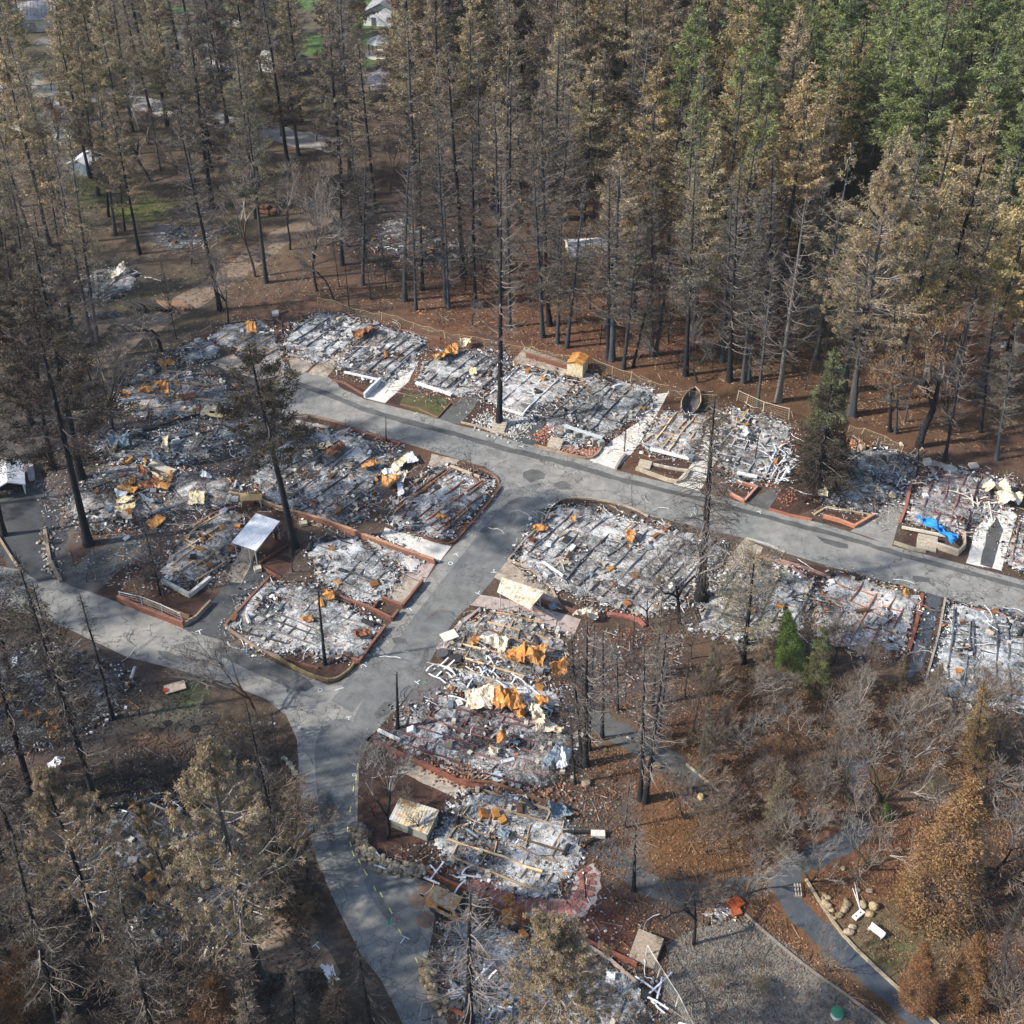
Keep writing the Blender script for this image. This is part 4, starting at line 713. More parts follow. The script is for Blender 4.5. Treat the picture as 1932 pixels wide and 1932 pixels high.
SH = [
 ([(956, 1238), (992, 1235), (990, 1262), (953, 1258)], M_RUST, .9, 'bright orange folded sheet, left part of the long draped sheet below the cream carport'),
 ([(988, 1240), (1032, 1236), (1022, 1270), (992, 1258)], M_RUST, 1.0, 'bright orange folded sheet, right pointed end of the long draped sheet below the cream carport'),
 ([(905, 1208), (958, 1212), (955, 1240), (915, 1228)], M_CREAM, .4, 'flat cream and rust roof sheet left of the bright orange folded sheet'),
 ([(885, 1210), (908, 1204), (900, 1226), (892, 1225)], M_RUST, .7, 'small upright orange sheet beside the white slab edge above the folded sheet'),
 ([(1035, 1262), (1068, 1260), (1070, 1283), (1042, 1284)], M_RUST, .8, 'crumpled tan orange sheet right of the long draped sheet, close to tall trunks'),
 ([(884, 1308), (934, 1306), (930, 1348), (880, 1346)], M_CREAM, .45, 'square cream sheet with rust streaks, leftmost of three big sheets by the fork'),
 ([(930, 1320), (972, 1314), (992, 1352), (935, 1352)], M_RUST, 1.1, 'large crumpled orange roof sheet, middle of the three big sheets by the road fork'),
 ([(968, 1345), (992, 1350), (988, 1372), (975, 1366)], M_RUST, .6, 'small orange tongue of metal hanging below the middle big sheet'),
 ([(1008, 1328), (1022, 1318), (1034, 1352), (1022, 1360)], M_RUST, 1.4, 'tall folded bright orange sheet right of the large crumpled one'),
 ([(992, 1340), (1018, 1346), (1032, 1375), (1012, 1392)], M_CREAM, .9, 'twisted cream sheet below the tall folded orange sheet'),
 ([(1028, 1362), (1062, 1384), (1056, 1393), (1022, 1386)], M_CREAM, .3, 'flat cream strip at the lower right end of the big sheets'),
 ([(938, 1400), (955, 1394), (953, 1418), (938, 1420)], M_RUST, .9, 'orange box shaped scrap in the middle of the maroon beamed home'),
 ([(924, 1420), (942, 1426), (934, 1436), (922, 1434)], M_CREAM, .5, 'small cream scrap below the orange box shaped scrap'),
 ([(1035, 1435), (1055, 1418), (1052, 1460), (1022, 1463)], M_BLUEG, .6, 'long blue grey metal sheet at the lower right of the maroon beamed home'),
 ([(1055, 1425), (1078, 1422), (1070, 1460), (1050, 1465)], M_WHITE, .5, 'pale grey sheet right of the long blue grey sheet'),
 ([(1034, 1530), (1060, 1524), (1082, 1546), (1040, 1556)], M_BLUEG, .8, 'crumpled blue grey sheet like a crumpled cloth above the tan beam home'),
 ([(942, 1572), (962, 1575), (958, 1594), (938, 1588)], M_BLUEG, .3, 'small dark blue panel lying among the tan beams'),
 ([(722, 895), (758, 884), (755, 900), (724, 905)], M_WHITE, .3, 'upper pale wavy roof sheet left of the corner home'),
 ([(738, 886), (770, 860), (778, 868), (745, 905)], M_YEL, .3, 'yellow and grey curled strip beside the white roof panel'),
 ([(725, 912), (770, 900), (762, 918), (724, 920)], M_CREAM, .5, 'yellow cream wavy sheet, middle of the pile left of the corner home'),
 ([(722, 905), (762, 905), (742, 928), (721, 925)], M_RUST, .6, 'orange yellow crumpled roof sheet, lowest of the pile left of the corner home'),
 ([(750, 916), (756, 914), (764, 938), (752, 944)], M_WHITE, .15, 'narrow bright white panel leaning on the orange pile by the corner home'),
 ([(760, 868), (778, 860), (790, 876), (770, 882)], M_WHITE, .2, 'bright white roof panel at the top of the pile left of the corner home'),
 ([(818, 682), (845, 668), (850, 680), (820, 698)], M_RUST, 1.1, 'bright orange folded sheet standing in the upper middle home of the north row'),
 ([(845, 668), (865, 665), (862, 678), (848, 680)], M_RUST, .7, 'orange yellow scrap right of the folded sheet in the north row'),
 ([(664, 640), (700, 622), (706, 636), (672, 650)], M_RUSTD, .8, 'dark rusty scrap heap sheet between the two westernmost beam homes of the north row'),
 ([(868, 652), (890, 648), (888, 658), (870, 660)], M_YEL, .6, 'yellow twisted metal at the upper fence behind the white sill home'),
 ([(885, 705), (898, 702), (900, 712), (888, 714)], M_YEL, .3, 'small yellow box panel left of the lone tall trunk'),
 ([(598, 845), (622, 838), (628, 850), (600, 856)], M_YEL, .4, 'pale yellow sheet in the rusty scrap home, left of the dark drive'),
 ([(575, 855), (590, 858), (592, 868), (574, 862)], M_YEL, .3, 'small yellow flap left of the pale yellow sheet'),
 ([(612, 858), (640, 852), (646, 868), (616, 872)], M_RUSTD, .6, 'dark orange crumpled scrap below the pale yellow sheet'),
 ([(682, 886), (712, 878), (716, 888), (686, 898)], M_RUST, .5, 'long narrow orange scrap at the right side of the rusty scrap home'),
 ([(628, 848), (650, 844), (655, 856), (632, 858)], M_RUSTD, .5, 'rusty brown scrap right of the pale yellow sheet'),
 ([(228, 743), (248, 748), (246, 757), (230, 755)], M_RUST, .5, 'orange scrap at the left end of the home beside the burnt pickup'),
 ([(292, 728), (318, 727), (316, 738), (296, 737)], M_RUST, .5, 'orange scrap in the middle of the home beside the burnt pickup'),
 ([(306, 735), (320, 735), (320, 748), (308, 748)], M_RUST, .7, 'orange box shaped scrap in the home beside the burnt pickup'),
 ([(262, 742), (288, 736), (292, 746), (266, 750)], M_RUST, .4, 'orange streaked scrap left of the orange box shaped scrap'),
 ([(335, 753), (368, 748), (370, 756), (338, 759)], M_RUSTD, .4, 'long rusty strip near two thin black saplings'),
 ([(303, 692), (330, 690), (332, 700), (306, 702)], M_RUST, .6, 'bright orange scrap heap above the home beside the pickup'),
 ([(466, 620), (484, 622), (486, 636), (468, 636)], M_RUST, .6, 'orange scrap in the westernmost north row home'),
 ([(310, 842), (322, 838), (320, 864), (308, 862)], M_YEL, .7, 'upright yellow rust scrap in the long black beam home'),
 ([(205, 838), (243, 822), (246, 848), (212, 856)], M_BLUEG, .7, 'crumpled blue black roof sheet left of the long black beams'),
 ([(265, 892), (285, 894), (275, 908), (262, 902)], M_RUSTD, .5, 'rust brown sheet at the top of the wide debris field'),
 ([(278, 893), (302, 905), (322, 912), (308, 916)], M_YEL, .4, 'long yellow folded sheet at the top of the wide debris field'),
 ([(290, 908), (330, 900), (326, 914), (296, 918)], M_RUST, .4, 'orange sheet under the long yellow folded sheet'),
 ([(245, 910), (256, 906), (256, 920), (248, 924)], M_RUST, .6, 'small upright orange sheet in the wide debris field'),
 ([(262, 918), (290, 912), (292, 926), (264, 930)], M_RUSTD, .5, 'rusty sheet in the centre of the wide debris field'),
 ([(225, 925), (262, 928), (255, 938), (222, 934)], M_RUST, .4, 'flat orange sheet left of centre in the wide debris field'),
 ([(292, 920), (325, 922), (318, 932), (294, 930)], M_RUST, .4, 'flat orange sheet right of centre in the wide debris field'),
 ([(360, 938), (388, 934), (387, 958), (356, 960)], M_YEL, .3, 'square yellow ribbed sheet at the right of the wide debris field'),
 ([(225, 950), (255, 945), (250, 958), (222, 958)], M_YEL, .4, 'pale yellow sheet at the lower part of the wide debris field'),
 ([(220, 962), (258, 955), (256, 966), (226, 970)], M_YEL, .3, 'second pale yellow sheet just below the first in the debris field'),
 ([(220, 933), (245, 935), (240, 945), (222, 943)], M_WHITE, .3, 'whitish sheet left of the pale yellow sheets'),
 ([(264, 938), (290, 950), (294, 958), (270, 950)], M_BLUEG, .3, 'blue grey strip in the wide debris field'),
 ([(200, 962), (215, 960), (212, 970), (198, 972)], M_BLUEG, .2, 'small bluish panel at the left of the pale yellow sheets'),
 ([(230, 972), (250, 976), (252, 986), (232, 984)], M_YEL, .4, 'yellow tan curl at the bottom of the wide debris field'),
 ([(278, 993), (302, 978), (316, 986), (290, 1008)], M_RUST, .2, 'flat orange brown sheet tilted beside the debris field and the black pine'),
 ([(385, 952 - 52), (400, 905), (398, 912), (380, 910)], M_WHITE, .4, 'white ash covered sheet above the square yellow sheet'),
 ([(1398, 822), (1410, 818), (1422, 826), (1404, 832)], M_WHITE, .5, 'upper white siding panel in the siding strewn home'),
 ([(1500, 858 + 40), (1520, 890), (1512, 906), (1496, 904)], M_RUSTD, .7, 'dark rusty folded heap left of the gravelly dark lot'),
 ([(1545, 905), (1565, 885), (1572, 930), (1552, 940)], M_CREAM, .9, 'tan grey folded metal heap at the left edge of the dark lot'),
 ([(1542, 928), (1562, 934), (1560, 944), (1540, 942)], M_YEL, .4, 'yellow rusty strip at the foot of the tan grey folded heap'),
 ([(1850, 925), (1890, 925), (1900, 945), (1860, 940)], M_CREAM, 1.0, 'cream crumpled metal heap right of the maroon beamed home'),
 ([(1870, 945), (1930, 945), (1920, 965), (1880, 960)], M_CREAM, .8, 'cream metal sheets at the lower right of the crumpled heap'),
 ([(1252, 1000), (1262, 994), (1266, 1002), (1256, 1006)], M_RUST, .5, 'small orange scrap near the road above the largest burnt home'),
 ([(1180, 1014), (1198, 1012), (1200, 1024), (1184, 1022)], M_RUST, .5, 'orange crumpled scrap in the upper right of the largest burnt home'),
 ([(1075, 985), (1086, 980), (1084, 994), (1078, 992)], M_RUST, .6, 'small bright orange flap near the top of the largest burnt home'),
 ([(1005, 1000), (1034, 1000), (1032, 1010), (1008, 1010)], M_RUST, .5, 'orange rusty scrap on the left of the largest burnt home'),
 ([(995, 1022), (1010, 1020), (1012, 1034), (998, 1034)], M_RUSTD, .6, 'dark rusty scrap at the left edge of the largest burnt home'),
 ([(1182, 1015), (1196, 1026), (1190, 1034), (1180, 1026)], M_RUST, .5, 'orange cylinder like scrap right of centre in the largest burnt home'),
 ([(611, 1130), (630, 1128), (632, 1142), (614, 1144)], M_RUST, .7, 'orange crumpled scrap between two ashy homes below the brick wall'),
 ([(570, 1172), (590, 1170), (592, 1180), (572, 1182)], M_RUST, .4, 'pale orange scrap in the upper part of the home above the kerb corner'),
 ([(668, 1198), (695, 1196), (700, 1208), (672, 1214)], M_RUSTD, .6, 'rusty orange scrap at the right side of the home above the kerb corner'),
 ([(-10, 1320), (25, 1316), (28, 1330), (-5, 1336)], M_RUST, .6, 'orange scrap at the left edge under black trunks'),
 ([(50, 1358), (78, 1350), (82, 1372), (60, 1375)], M_RUST, .8, 'orange brown folded scrap beside the twin black trunks'),
 ([(90, 1372), (116, 1372), (118, 1402), (98, 1404)], M_RUST, .5, 'orange and white scrap box just right of the orange brown fold'),
 ([(92, 1450), (125, 1440), (120, 1455), (100, 1462)], M_WHITE, .5, 'grey white tarp like sheet at the foot of the black trunks'),
 ([(318, 1612), (345, 1612), (342, 1630), (322, 1626)], M_RUSTD, .7, 'dark orange scrap seen between the two large puffy pines'),
 ([(944, 1706), (968, 1702), (972, 1724), (950, 1722)], M_RUST, .9, 'orange and white folded scrap right of the burnt vehicle'),
 ([(946, 1735), (965, 1728), (968, 1748), (950, 1752)], M_RUST, .7, 'brown box panel below the folded scrap near the burnt vehicle'),
 ([(968, 1732), (990, 1724), (988, 1752), (974, 1754)], M_RUSTD, .8, 'dark twisted scrap with bluish metal near the burnt vehicle'),
 ([(1034, 1148), (1046, 1146), (1058, 1160), (1040, 1158)], M_BLUEG, .3, 'small blue grey sheet on the slab right of the cream carport'),
 ([(1078, 1182), (1098, 1164), (1120, 1160), (1128, 1176)], M_CREAM, .9, 'brown and cream metal tent like scrap at the end of the pink slab'),
 ([(430, 55), (448, 40), (470, 44), (458, 60)], M_WHITE, .6, 'distant pale crumpled metal near the green lawn'),
 ([(480, 92), (500, 88), (508, 98), (488, 102)], M_YEL, .6, 'distant yellow white scrap between top left pines'),
 ([(206, 530), (236, 508), (240, 520), (205, 536)], M_CREAM, .6, 'curled cream sheet in the western clearing wreck'),
 ([(285, 915 - 52 + 0), (300, 866), (304, 878), (290, 876)], M_BLUEG, .5, 'dark blue scrap at the lower edge of the long black beam home'),
 ([(1480, 640 + 250), (1486, 888), (1490, 900), (1482, 902)], M_WHITE, .3, 'thin white strip at the drive left of the triple trunk conifer'),
]
for i, (q, m, a, lb) in enumerate(SH): crumple("scrap_metal_sheet", q, m, lb, amp=a * .8, seed=i, nx=22, ny=16)
# blue tarp
crumple("blue_tarp", [(1725, 992), (1748, 992), (1802, 1028), (1792, 1038)], M_TARP, "bright blue tarp draped over the planter wall at the roadside", amp=.5, z0=.8, nx=30, ny=9, cat="tarp", freq=1.1, ragged=.2)
# bent white siding strips
def strips(name, pts, n, label, seed, L=(1.2, 3), col=(.74, .76, .78), spread=1.2, cat="siding strips"):
    rng = np.random.default_rng(seed); mb = MB(); c0 = U(*pts[0])
    for k in range(n):
        p = U(*pts[rng.integers(len(pts))]); x = p.x + rng.normal(0, spread); y = p.y + rng.normal(0, spread); a = rng.choice([1.0, 1.15, -.4, 2.2]) + rng.normal(0, .25); l = rng.uniform(*L)
        q = [Vector((x - c0.x + math.cos(a) * l * t, y - c0.y + math.sin(a) * l * t, .3 + .25 * math.sin(t * 3 + k) + rng.uniform(0, .2))) for t in (0, .35, .7, 1)]
        for i in range(3): mb.bar(q[i], q[i + 1], .15, .03, np.array(col) * rng.uniform(.75, 1.1))
    o = mb.build(name, M_PAINT); o.location = (c0.x, c0.y, 0); return tag(o, label, cat, "heaps of bent siding", kind='stuff')
strips("siding_strips", [(1460, 860), (1475, 880), (1480, 868)], 26, "heap of bent white siding strips left of the triple trunk conifer", 1)
strips("siding_strips", [(1462, 905), (1470, 912)], 12, "white twisted frame strips by the drive below the siding heap", 2, (1.5, 3))
strips("siding_strips", [(880, 1285), (905, 1300), (925, 1305), (860, 1278)], 34, "white corrugated siding strips on the ash strip above the three orange sheets", 3, (1, 2.6))
strips("siding_strips", [(970, 1320), (1000, 1335)], 16, "thin pale strips scattered behind the orange sheets", 4, (1, 3), spread=1.6)
strips("siding_strips", [(895, 1880), (905, 1895), (915, 1885)], 14, "white bent strips at the bottom edge left of the puffy tan pine", 5, (1, 2.6))
strips("siding_strips", [(1245, 1885), (1255, 1905), (1262, 1925)], 6, "pale broken frame at the bottom edge by the wire fence", 6, (2, 3.5), spread=.5)
strips("siding_strips", [(1840, 945), (1860, 965)], 16, "cream and white bent strips right of the maroon beams", 7, (1.2, 3), (.66, .62, .52))
strips("siding_strips", [(1690, 905), (1700, 915)], 8, "bent grey frame at the right side of the dark lot", 8, (1.5, 2.5), (.5, .5, .5), .6)
strips("siding_strips", [(1520, 1120), (1515, 1150), (1500, 1180)], 16, "tan broken boards between the feathery pine home and the rusty beam home", 9, (1.5, 3.5), (.40, .30, .19), 1.0, "broken boards")
strips("siding_strips", [(1730, 780 + 78), (1660, 870), (1680, 875)], 8, "pale broken boards along the fence above the dark lot", 10, (1, 2.4), (.55, .45, .3), 1.0, "broken boards")
strips("siding_strips", [(1380, 800), (1390, 815)], 12, "tan timber heap at the fence above the siding strewn home", 11, (1.5, 3.5), (.5, .36, .2), 1.0, "broken boards")
strips("siding_strips", [(705, 640), (690, 650)], 14, "rusty tangle between the two upper left beam homes", 12, (.8, 2), (.30, .15, .07), 1.0, "scrap tangle")
strips("siding_strips", [(715, 1640), (735, 1650)][:1] + [(850, 1660), (862, 1662)], 10, "white bent frame heap at the left end of the curved brick path", 13, (.8, 1.8), spread=.6)
strips("siding_strips", [(400, 1800), (425, 1812)], 12, "bundle of pale strips with a yellow end at the lower left gravel edge", 14, (1, 2.4), (.5, .46, .33), .5)
strips("siding_strips", [(1080, 735), (1070, 740)], 18, "dark twisted scrap in front of the small yellow shed", 15, (.6, 1.8), (.26, .16, .07), 1.2, "scrap tangle")
def beam(a, b, wd, ht, z, col, label, name="fallen_beam", cat="beam", m=None):
    A, B = U(*a), U(*b); mb = MB(); mb.bar((0, 0, z), (B.x - A.x, B.y - A.y, z), wd, ht, col); o = mb.build(name, m or M_PAINT); o.location = (A.x, A.y, 0); return tag(o, label, cat)
for a, b, wd, c, lb in (((785, 727), (852, 750), .45, (.74, .74, .72), 'long white sill beam at the front of the home above the olive lawn'),
                        ((650, 707), (712, 721), .3, (.62, .62, .6), 'pale sill beam at the front of the joist grid home'),
                        ((1066, 808), (1136, 842), .5, (.52, .55, .55), 'upper of the two long pale beams on blocks above the brick garden rings'),
                        ((1226, 852), (1300, 871), .4, (.72, .72, .7), 'white sill beam behind the stone edged flower bed'),
                        ((1390, 897), (1428, 905), .4, (.7, .7, .68), 'short white beam in front of the siding strewn home'),
                        ((1025, 1066), (1062, 1092), .22, (.78, .78, .76), 'thin white rail on the lower left side of the largest burnt home'),
                        ((946, 775), (988, 788), .3, (.68, .66, .62), 'pale beam at the front of the ashy home behind the lone trunk'),
                        ((285, 880), (330, 896), .9, (.48, .42, .33), 'thick tan concrete beam at the top of the wide debris field'),
                        ((1700, 1000), (1790, 1018), .3, (.62, .55, .45), 'pale curved beam just above the blue tarp'),
                        ((560, 800), (620, 812), .3, (.42, .36, .3), 'tan sill board at the top of the rusty scrap home'),
                        ((850, 884), (905, 905), .25, (.5, .38, .26), 'tan edge board at the top of the corner home'),
                        ((714, 1383), (755, 1402), .3, (.72, .7, .66), 'white rail at the tip of the dark soil wedge by the road fork')):
    beam(a, b, wd, .25, .45, c, lb)
mb = MB()
c0 = U(1130, 830)
for k, p in enumerate(((1070, 818), (1088, 826), (1106, 832), (1122, 838), (1134, 842))):
    q = U(*p); mb.box((q.x - c0.x, q.y - c0.y, .45), (.7, .6, .9), .3, (.30, .29, .26))
a, b = U(1068, 816), U(1136, 838); mb.bar((a.x - c0.x, a.y - c0.y, .98), (b.x - c0.x, b.y - c0.y, .98), .5, .16, (.5, .52, .52))
o = mb.build("block_bench", M_STONE); o.location = (c0.x, c0.y, 0); tag(o, "row of grey blocks under a long pale plank above the brick garden rings", "block row")

# ---------------------------------------------------------------- walls, kerbs, planters
BR = (.17, .072, .05); BR2 = (.24, .115, .08); TN = (.42, .36, .27); CC = (.46, .44, .40); STN = (.30, .26, .21)
def wall(pts, h, t, col, label, name="brick_wall", cat="low wall", group=None, m=None, smooth=0, closed=False, cap=None, seg=2.0):
    P = [U(*p) for p in pts]
    if smooth: P = chaikin(P, smooth, closed)
    if closed: P = P + [P[0]]
    h *= .75; t *= .72; c0 = P[0].copy(); mb = MB(); rng = random.Random(hash_(label)); k = 0
    for a, b in zip(P, P[1:]):
        L = (b - a).length; n = max(1, round(L / seg))
        for i in range(n):
            p = a.lerp(b, i / n) - c0; q = a.lerp(b, (i + 1) / n) - c0; hh = h * rng.uniform(.93, 1.05) + (k % 2) * .004; d = (q - p).normalized() * (t * .3 if i == n - 1 else 0); k += 1
            c = np.array(col) * rng.uniform(.8, 1.15)
            mb.bar(Vector((p.x, p.y, hh / 2)), Vector((q.x + d.x, q.y + d.y, hh / 2)), t, hh, c)
            if cap: mb.bar(Vector((p.x, p.y, hh + .04)), Vector((q.x, q.y, hh + .04)), t * 1.25, .07, np.array(cap) * rng.uniform(.9, 1.1))
    o = mb.build(name, m or M_STONE); o.location = c0; return tag(o, label, cat, group)
wall([(556, 972), (600, 985), (665, 1008), (700, 1022), (765, 1046), (820, 1064)], 1.0, .35, BR2, "long red brick wall running down to the side road south of the corner home", cap=(.45, .25, .15))
wall([(433, 935), (480, 944), (520, 960), (556, 972)], .8, .3, (.32, .2, .12), "rust brown retaining wall west of the long red brick wall", cap=(.45, .34, .2))
wall([(942, 918), (944, 925), (900, 978), (870, 1012), (852, 1029), (830, 1026), (805, 1018), (770, 1003)], .45, .25, (.20, .10, .07), "dark brick kerb wall along the east side of the corner home", smooth=1)
wall([(798, 1100), (760, 1148), (722, 1133)], .75, .3, BR, "red brick wall round the bare tan plot beside the side road", cap=BR2)
wall([(752, 1157), (740, 1172), (715, 1160), (695, 1150), (648, 1133), (612, 1120)], .7, .3, BR, "stepped red brick planter wall below the bare tan plot", cap=BR2)
wall([(715, 1137), (704, 1152), (715, 1158)], .6, .25, BR, "short brick divider in the stepped planters")
wall([(727, 1187), (678, 1253), (655, 1242), (650, 1236)], .7, .3, BR, "red brick wall along the road beside the home above the kerb corner", cap=BR2)
wall([(508, 1094), (470, 1135), (428, 1182)], .6, .3, (.38, .15, .1), "red brick edge along the dark drive beside the ashy home", cap=BR2)
wall([(425, 1182), (440, 1195), (480, 1222), (530, 1245)], .5, .3, (.3, .22, .15), "tan and red edge at the lower left of the home above the kerb corner")
wall([(530, 1247), (560, 1265), (600, 1282), (630, 1288), (660, 1268), (668, 1255)], .6, .3, (.22, .17, .09), "curved mossy kerb round the planted corner where two roads meet", smooth=2)
wall([(535, 1243), (600, 1262)], .3, .2, BR, "thin red brick row inside the planted kerb corner")
wall([(224, 1134), (270, 1155), (347, 1183)], 1.0, .35, BR, "brick base wall below the wire fence on the west road", cap=BR2)
wall([(347, 1183), (372, 1168), (398, 1140)], .8, .3, (.32, .24, .18), "pale wall end at the right side of the wire fenced planter")
wall([(307, 1100), (358, 1127), (398, 1095)], .75, .4, (.50, .48, .43), "L shaped pale block wall round the charred corner heap", cap=(.55, .53, .48))
wall([(272, 1138), (320, 1155), (358, 1168)], .8, .3, (.28, .18, .1), "upper timber retaining rail in the wire fenced planter")
wall([(365, 995), (385, 982), (410, 966), (445, 958)], .35, .3, (.42, .2, .14), "pinkish brick edging above the yellowish home", smooth=1)
wall([(490, 1065), (520, 1045), (545, 1030)], .5, .25, BR, "brick edging right of the white roofed carport")
wall([(492, 1072), (530, 1092)], .5, .25, BR, "brick edge below the small burnt tree plot")
wall([(993, 674), (1040, 688), (1082, 700)], .9, .35, BR, "long red brick wall below the fence left of the small yellow shed", cap=BR2)
wall([(543, 587 + 0), (560, 592), (573, 606), (545, 617), (523, 606), (528, 594)], .45, .3, BR2, "hexagonal red brick ring round a burnt tree", "brick_ring", "planter ring", closed=True)
wall([(555, 663), (585, 668), (607, 677)], .5, .3, BR, "short red brick wall at the front of the westernmost beam home")
wall([(700, 622), (760, 625), (830, 640)], .4, .3, (.24, .12, .08), "brown edging below the upper fence behind the joist grid home")
wall([(870, 798), (905, 806), (950, 822), (985, 822), (1003, 800)], .3, .25, TN, "tan kerb round the pebble bed of the lone tall trunk", smooth=1)
wall([(627, 718), (650, 724), (690, 748)], .4, .3, (.20, .10, .07), "dark brick edge of the planter left of the white wall")
wall([(688, 751), (697, 742), (708, 732), (718, 722)], 1.0, .35, (.66, .70, .74), "stepped white wall beside the pale driveway of the joist grid home", "white_wall", cap=(.7, .74, .78))
wall([(755, 764), (790, 772), (826, 789), (850, 762)], .3, .2, (.22, .12, .08), "dark edging round the small olive lawn")
wall([(1008, 842), (1040, 850), (1080, 862), (1113, 868), (1128, 858), (1135, 846)], .45, .3, (.34, .24, .16), "tan kerb round the brick rubble garden by the junction", smooth=1)
wall([(1162, 886), (1170, 872), (1180, 860)], .5, .4, STN, "stone edge of the flower bed at the foot of the street lamp", "stone_edge", smooth=1)
wall([(1200, 886), (1225, 895), (1270, 912), (1290, 908), (1300, 890)], .55, .5, (.44, .38, .27), "stone block edge round the large front flower bed", "stone_edge", smooth=1, seg=.6)
wall([(1208, 870), (1225, 876), (1280, 888), (1300, 890)], .4, .4, (.48, .42, .32), "upper stone row of the large front flower bed", "stone_edge", seg=.6)
wall([(1378, 935), (1404, 948), (1428, 922), (1390, 912)], .5, .3, (.40, .17, .11), "pinkish brick box planter in front of the siding strewn home", cap=(.5, .28, .2))
wall([(1450, 962), (1495, 975), (1530, 982)], .4, .3, (.40, .16, .09), "orange brick edge of the reddish garden by the drive")
wall([(1553, 977), (1583, 985), (1612, 996), (1648, 975)], .55, .35, (.46, .19, .10), "bright orange brick planter edge in front of the dark lot", cap=(.52, .26, .16))
wall([(1536, 972), (1560, 958), (1600, 965), (1648, 974)], .3, .3, (.44, .33, .2), "tan board edge behind the bright orange brick planter")
wall([(1718, 915), (1708, 960), (1698, 985)], .5, .5, (.36, .15, .11), "red strip wall between the dark lot and the maroon beamed home")
wall([(1686, 1026), (1722, 1038), (1745, 1042)], .6, .3, TN, "tan low wall left of the steps by the blue tarp")
wall([(1745, 1028), (1770, 1036), (1806, 1048)], 1.1, .4, (.52, .42, .31), "tan plastered planter wall under the blue tarp", cap=(.5, .44, .36))
wall([(1806, 1048), (1818, 1035), (1818, 1012)], 1.0, .35, (.45, .36, .27), "right return of the tan plastered planter wall")
wall([(1740, 1122), (1728, 1180), (1715, 1225)], .35, .5, (.26, .09, .06), "red brown strip left of the narrow dark drive")
wall([(1783, 1130), (1770, 1200), (1745, 1290)], .35, .3, (.34, .29, .23), "tan kerb right of the narrow dark drive")
wall([(1830, 1150), (1880, 1160), (1935, 1185)], .4, .3, (.40, .22, .16), "pink brick kerb in front of the bluish white home remains")
wall([(1475, 1060), (1540, 1080), (1565, 1092)], .4, .3, (.42, .25, .2), "pink curved kerb of the plot south of the north road", smooth=1)
wall([(1405, 1043), (1460, 1060), (1500, 1075), (1530, 1100)], .35, .3, (.36, .2, .15), "reddish kerb behind the feathery brown pine", smooth=1)
wall([(1408, 1016), (1450, 1028), (1480, 1042)], .2, .25, CC, "pale kerb at the road end of the tan drive")
wall([(1028, 985), (1035, 965), (1050, 948), (1075, 939), (1137, 944), (1195, 960), (1222, 975)], .3, .25, (.40, .33, .24), "tan kerb round the inner corner of the junction", smooth=1)
wall([(1026, 985), (990, 1020), (960, 1056)], .3, .25, (.42, .35, .26), "tan kerb along the side road beside the largest burnt home")
wall([(958, 1057), (1000, 1075), (1040, 1110), (1060, 1150)], .35, .25, (.38, .28, .2), "tan edge between the scorched slab and the largest burnt home")
wall([(1020, 1135), (1060, 1148), (1100, 1162), (1140, 1168)], .6, .3, (.22, .11, .08), "brown planter edge right of the cream carport")
wall([(1145, 1160), (1170, 1162), (1205, 1170), (1215, 1182)], .35, .6, (.36, .13, .1), "red brick path strip at the lower edge of the largest burnt home", smooth=1)
wall([(805, 1257), (880, 1288), (955, 1310)], .6, .35, (.12, .11, .11), "dark retaining wall below the home with the draped sheet")
wall([(805, 1254), (845, 1262), (880, 1270), (950, 1292)], .4, .3, (.42, .36, .26), "tan ledge with a round pot beside the side road")
wall([(835, 1235), (870, 1180), (905, 1150)], .3, .3, (.45, .36, .3), "pale brick strip along the road below the cream carport")
wall([(553, 785), (583, 783), (637, 797), (668, 806)], .3, .25, (.24, .17, .12), "thin brick kerb north of the rusty scrap home", smooth=1)
wall([(655, 822), (668, 812), (710, 823), (755, 838), (745, 846)], .35, .25, (.30, .14, .10), "brick edged planter with the small burnt tree, left of the dark drive")
wall([(893, 893), (905, 872 + 12), (935, 898), (942, 912)], .3, .25, (.25, .15, .1), "brick kerb at the north tip of the corner home", smooth=1)
wall([(708, 1402), (760, 1428), (830, 1460), (865, 1478), (910, 1490)], .6, .5, (.24, .09, .06), "dark red brick edge along the lower side of the maroon beamed home")
wall([(865, 1475), (930, 1480), (1000, 1505), (1060, 1528), (1090, 1540)], .5, .35, (.22, .11, .06), "rust brown plank edge above the tan beam home")
wall([(795, 1642), (850, 1670), (910, 1695), (960, 1725)], .7, .35, (.22, .09, .05), "rust brown retaining plank beside the forecourt")
wall([(960, 1725), (1020, 1745), (1080, 1765), (1200, 1822)], .6, .3, (.22, .08, .05), "rust red retaining plank right of the scraps to the wooden steps")
wall([(1100, 1780), (1150, 1812), (1200, 1855)], .4, .3, (.5, .38, .3), "pale pink plank edge above the bottom edge home")
wall([(818, 1900), (860, 1910), (920, 1940)], .5, .3, (.24, .08, .05), "red brown plank wall at the bottom edge")
wall([(683, 1905 - 130), (700, 1800)][:0] + [(-5, 1010), (20, 1050), (45, 1085)], .4, .3, (.36, .28, .2), "tan kerb along the lane at the left edge")
wall([(85, 1000), (95, 1060), (115, 1098)], .5, .5, (.30, .24, .18), "stone edge along the lane beside the ash coloured yard", "stone_edge", seg=.6)
wall([(1295, 1443), (1340, 1480), (1375, 1512)], .25, .25, (.42, .37, .28), "weathered timber rail along the grey garden path", "timber_rail", "rail")
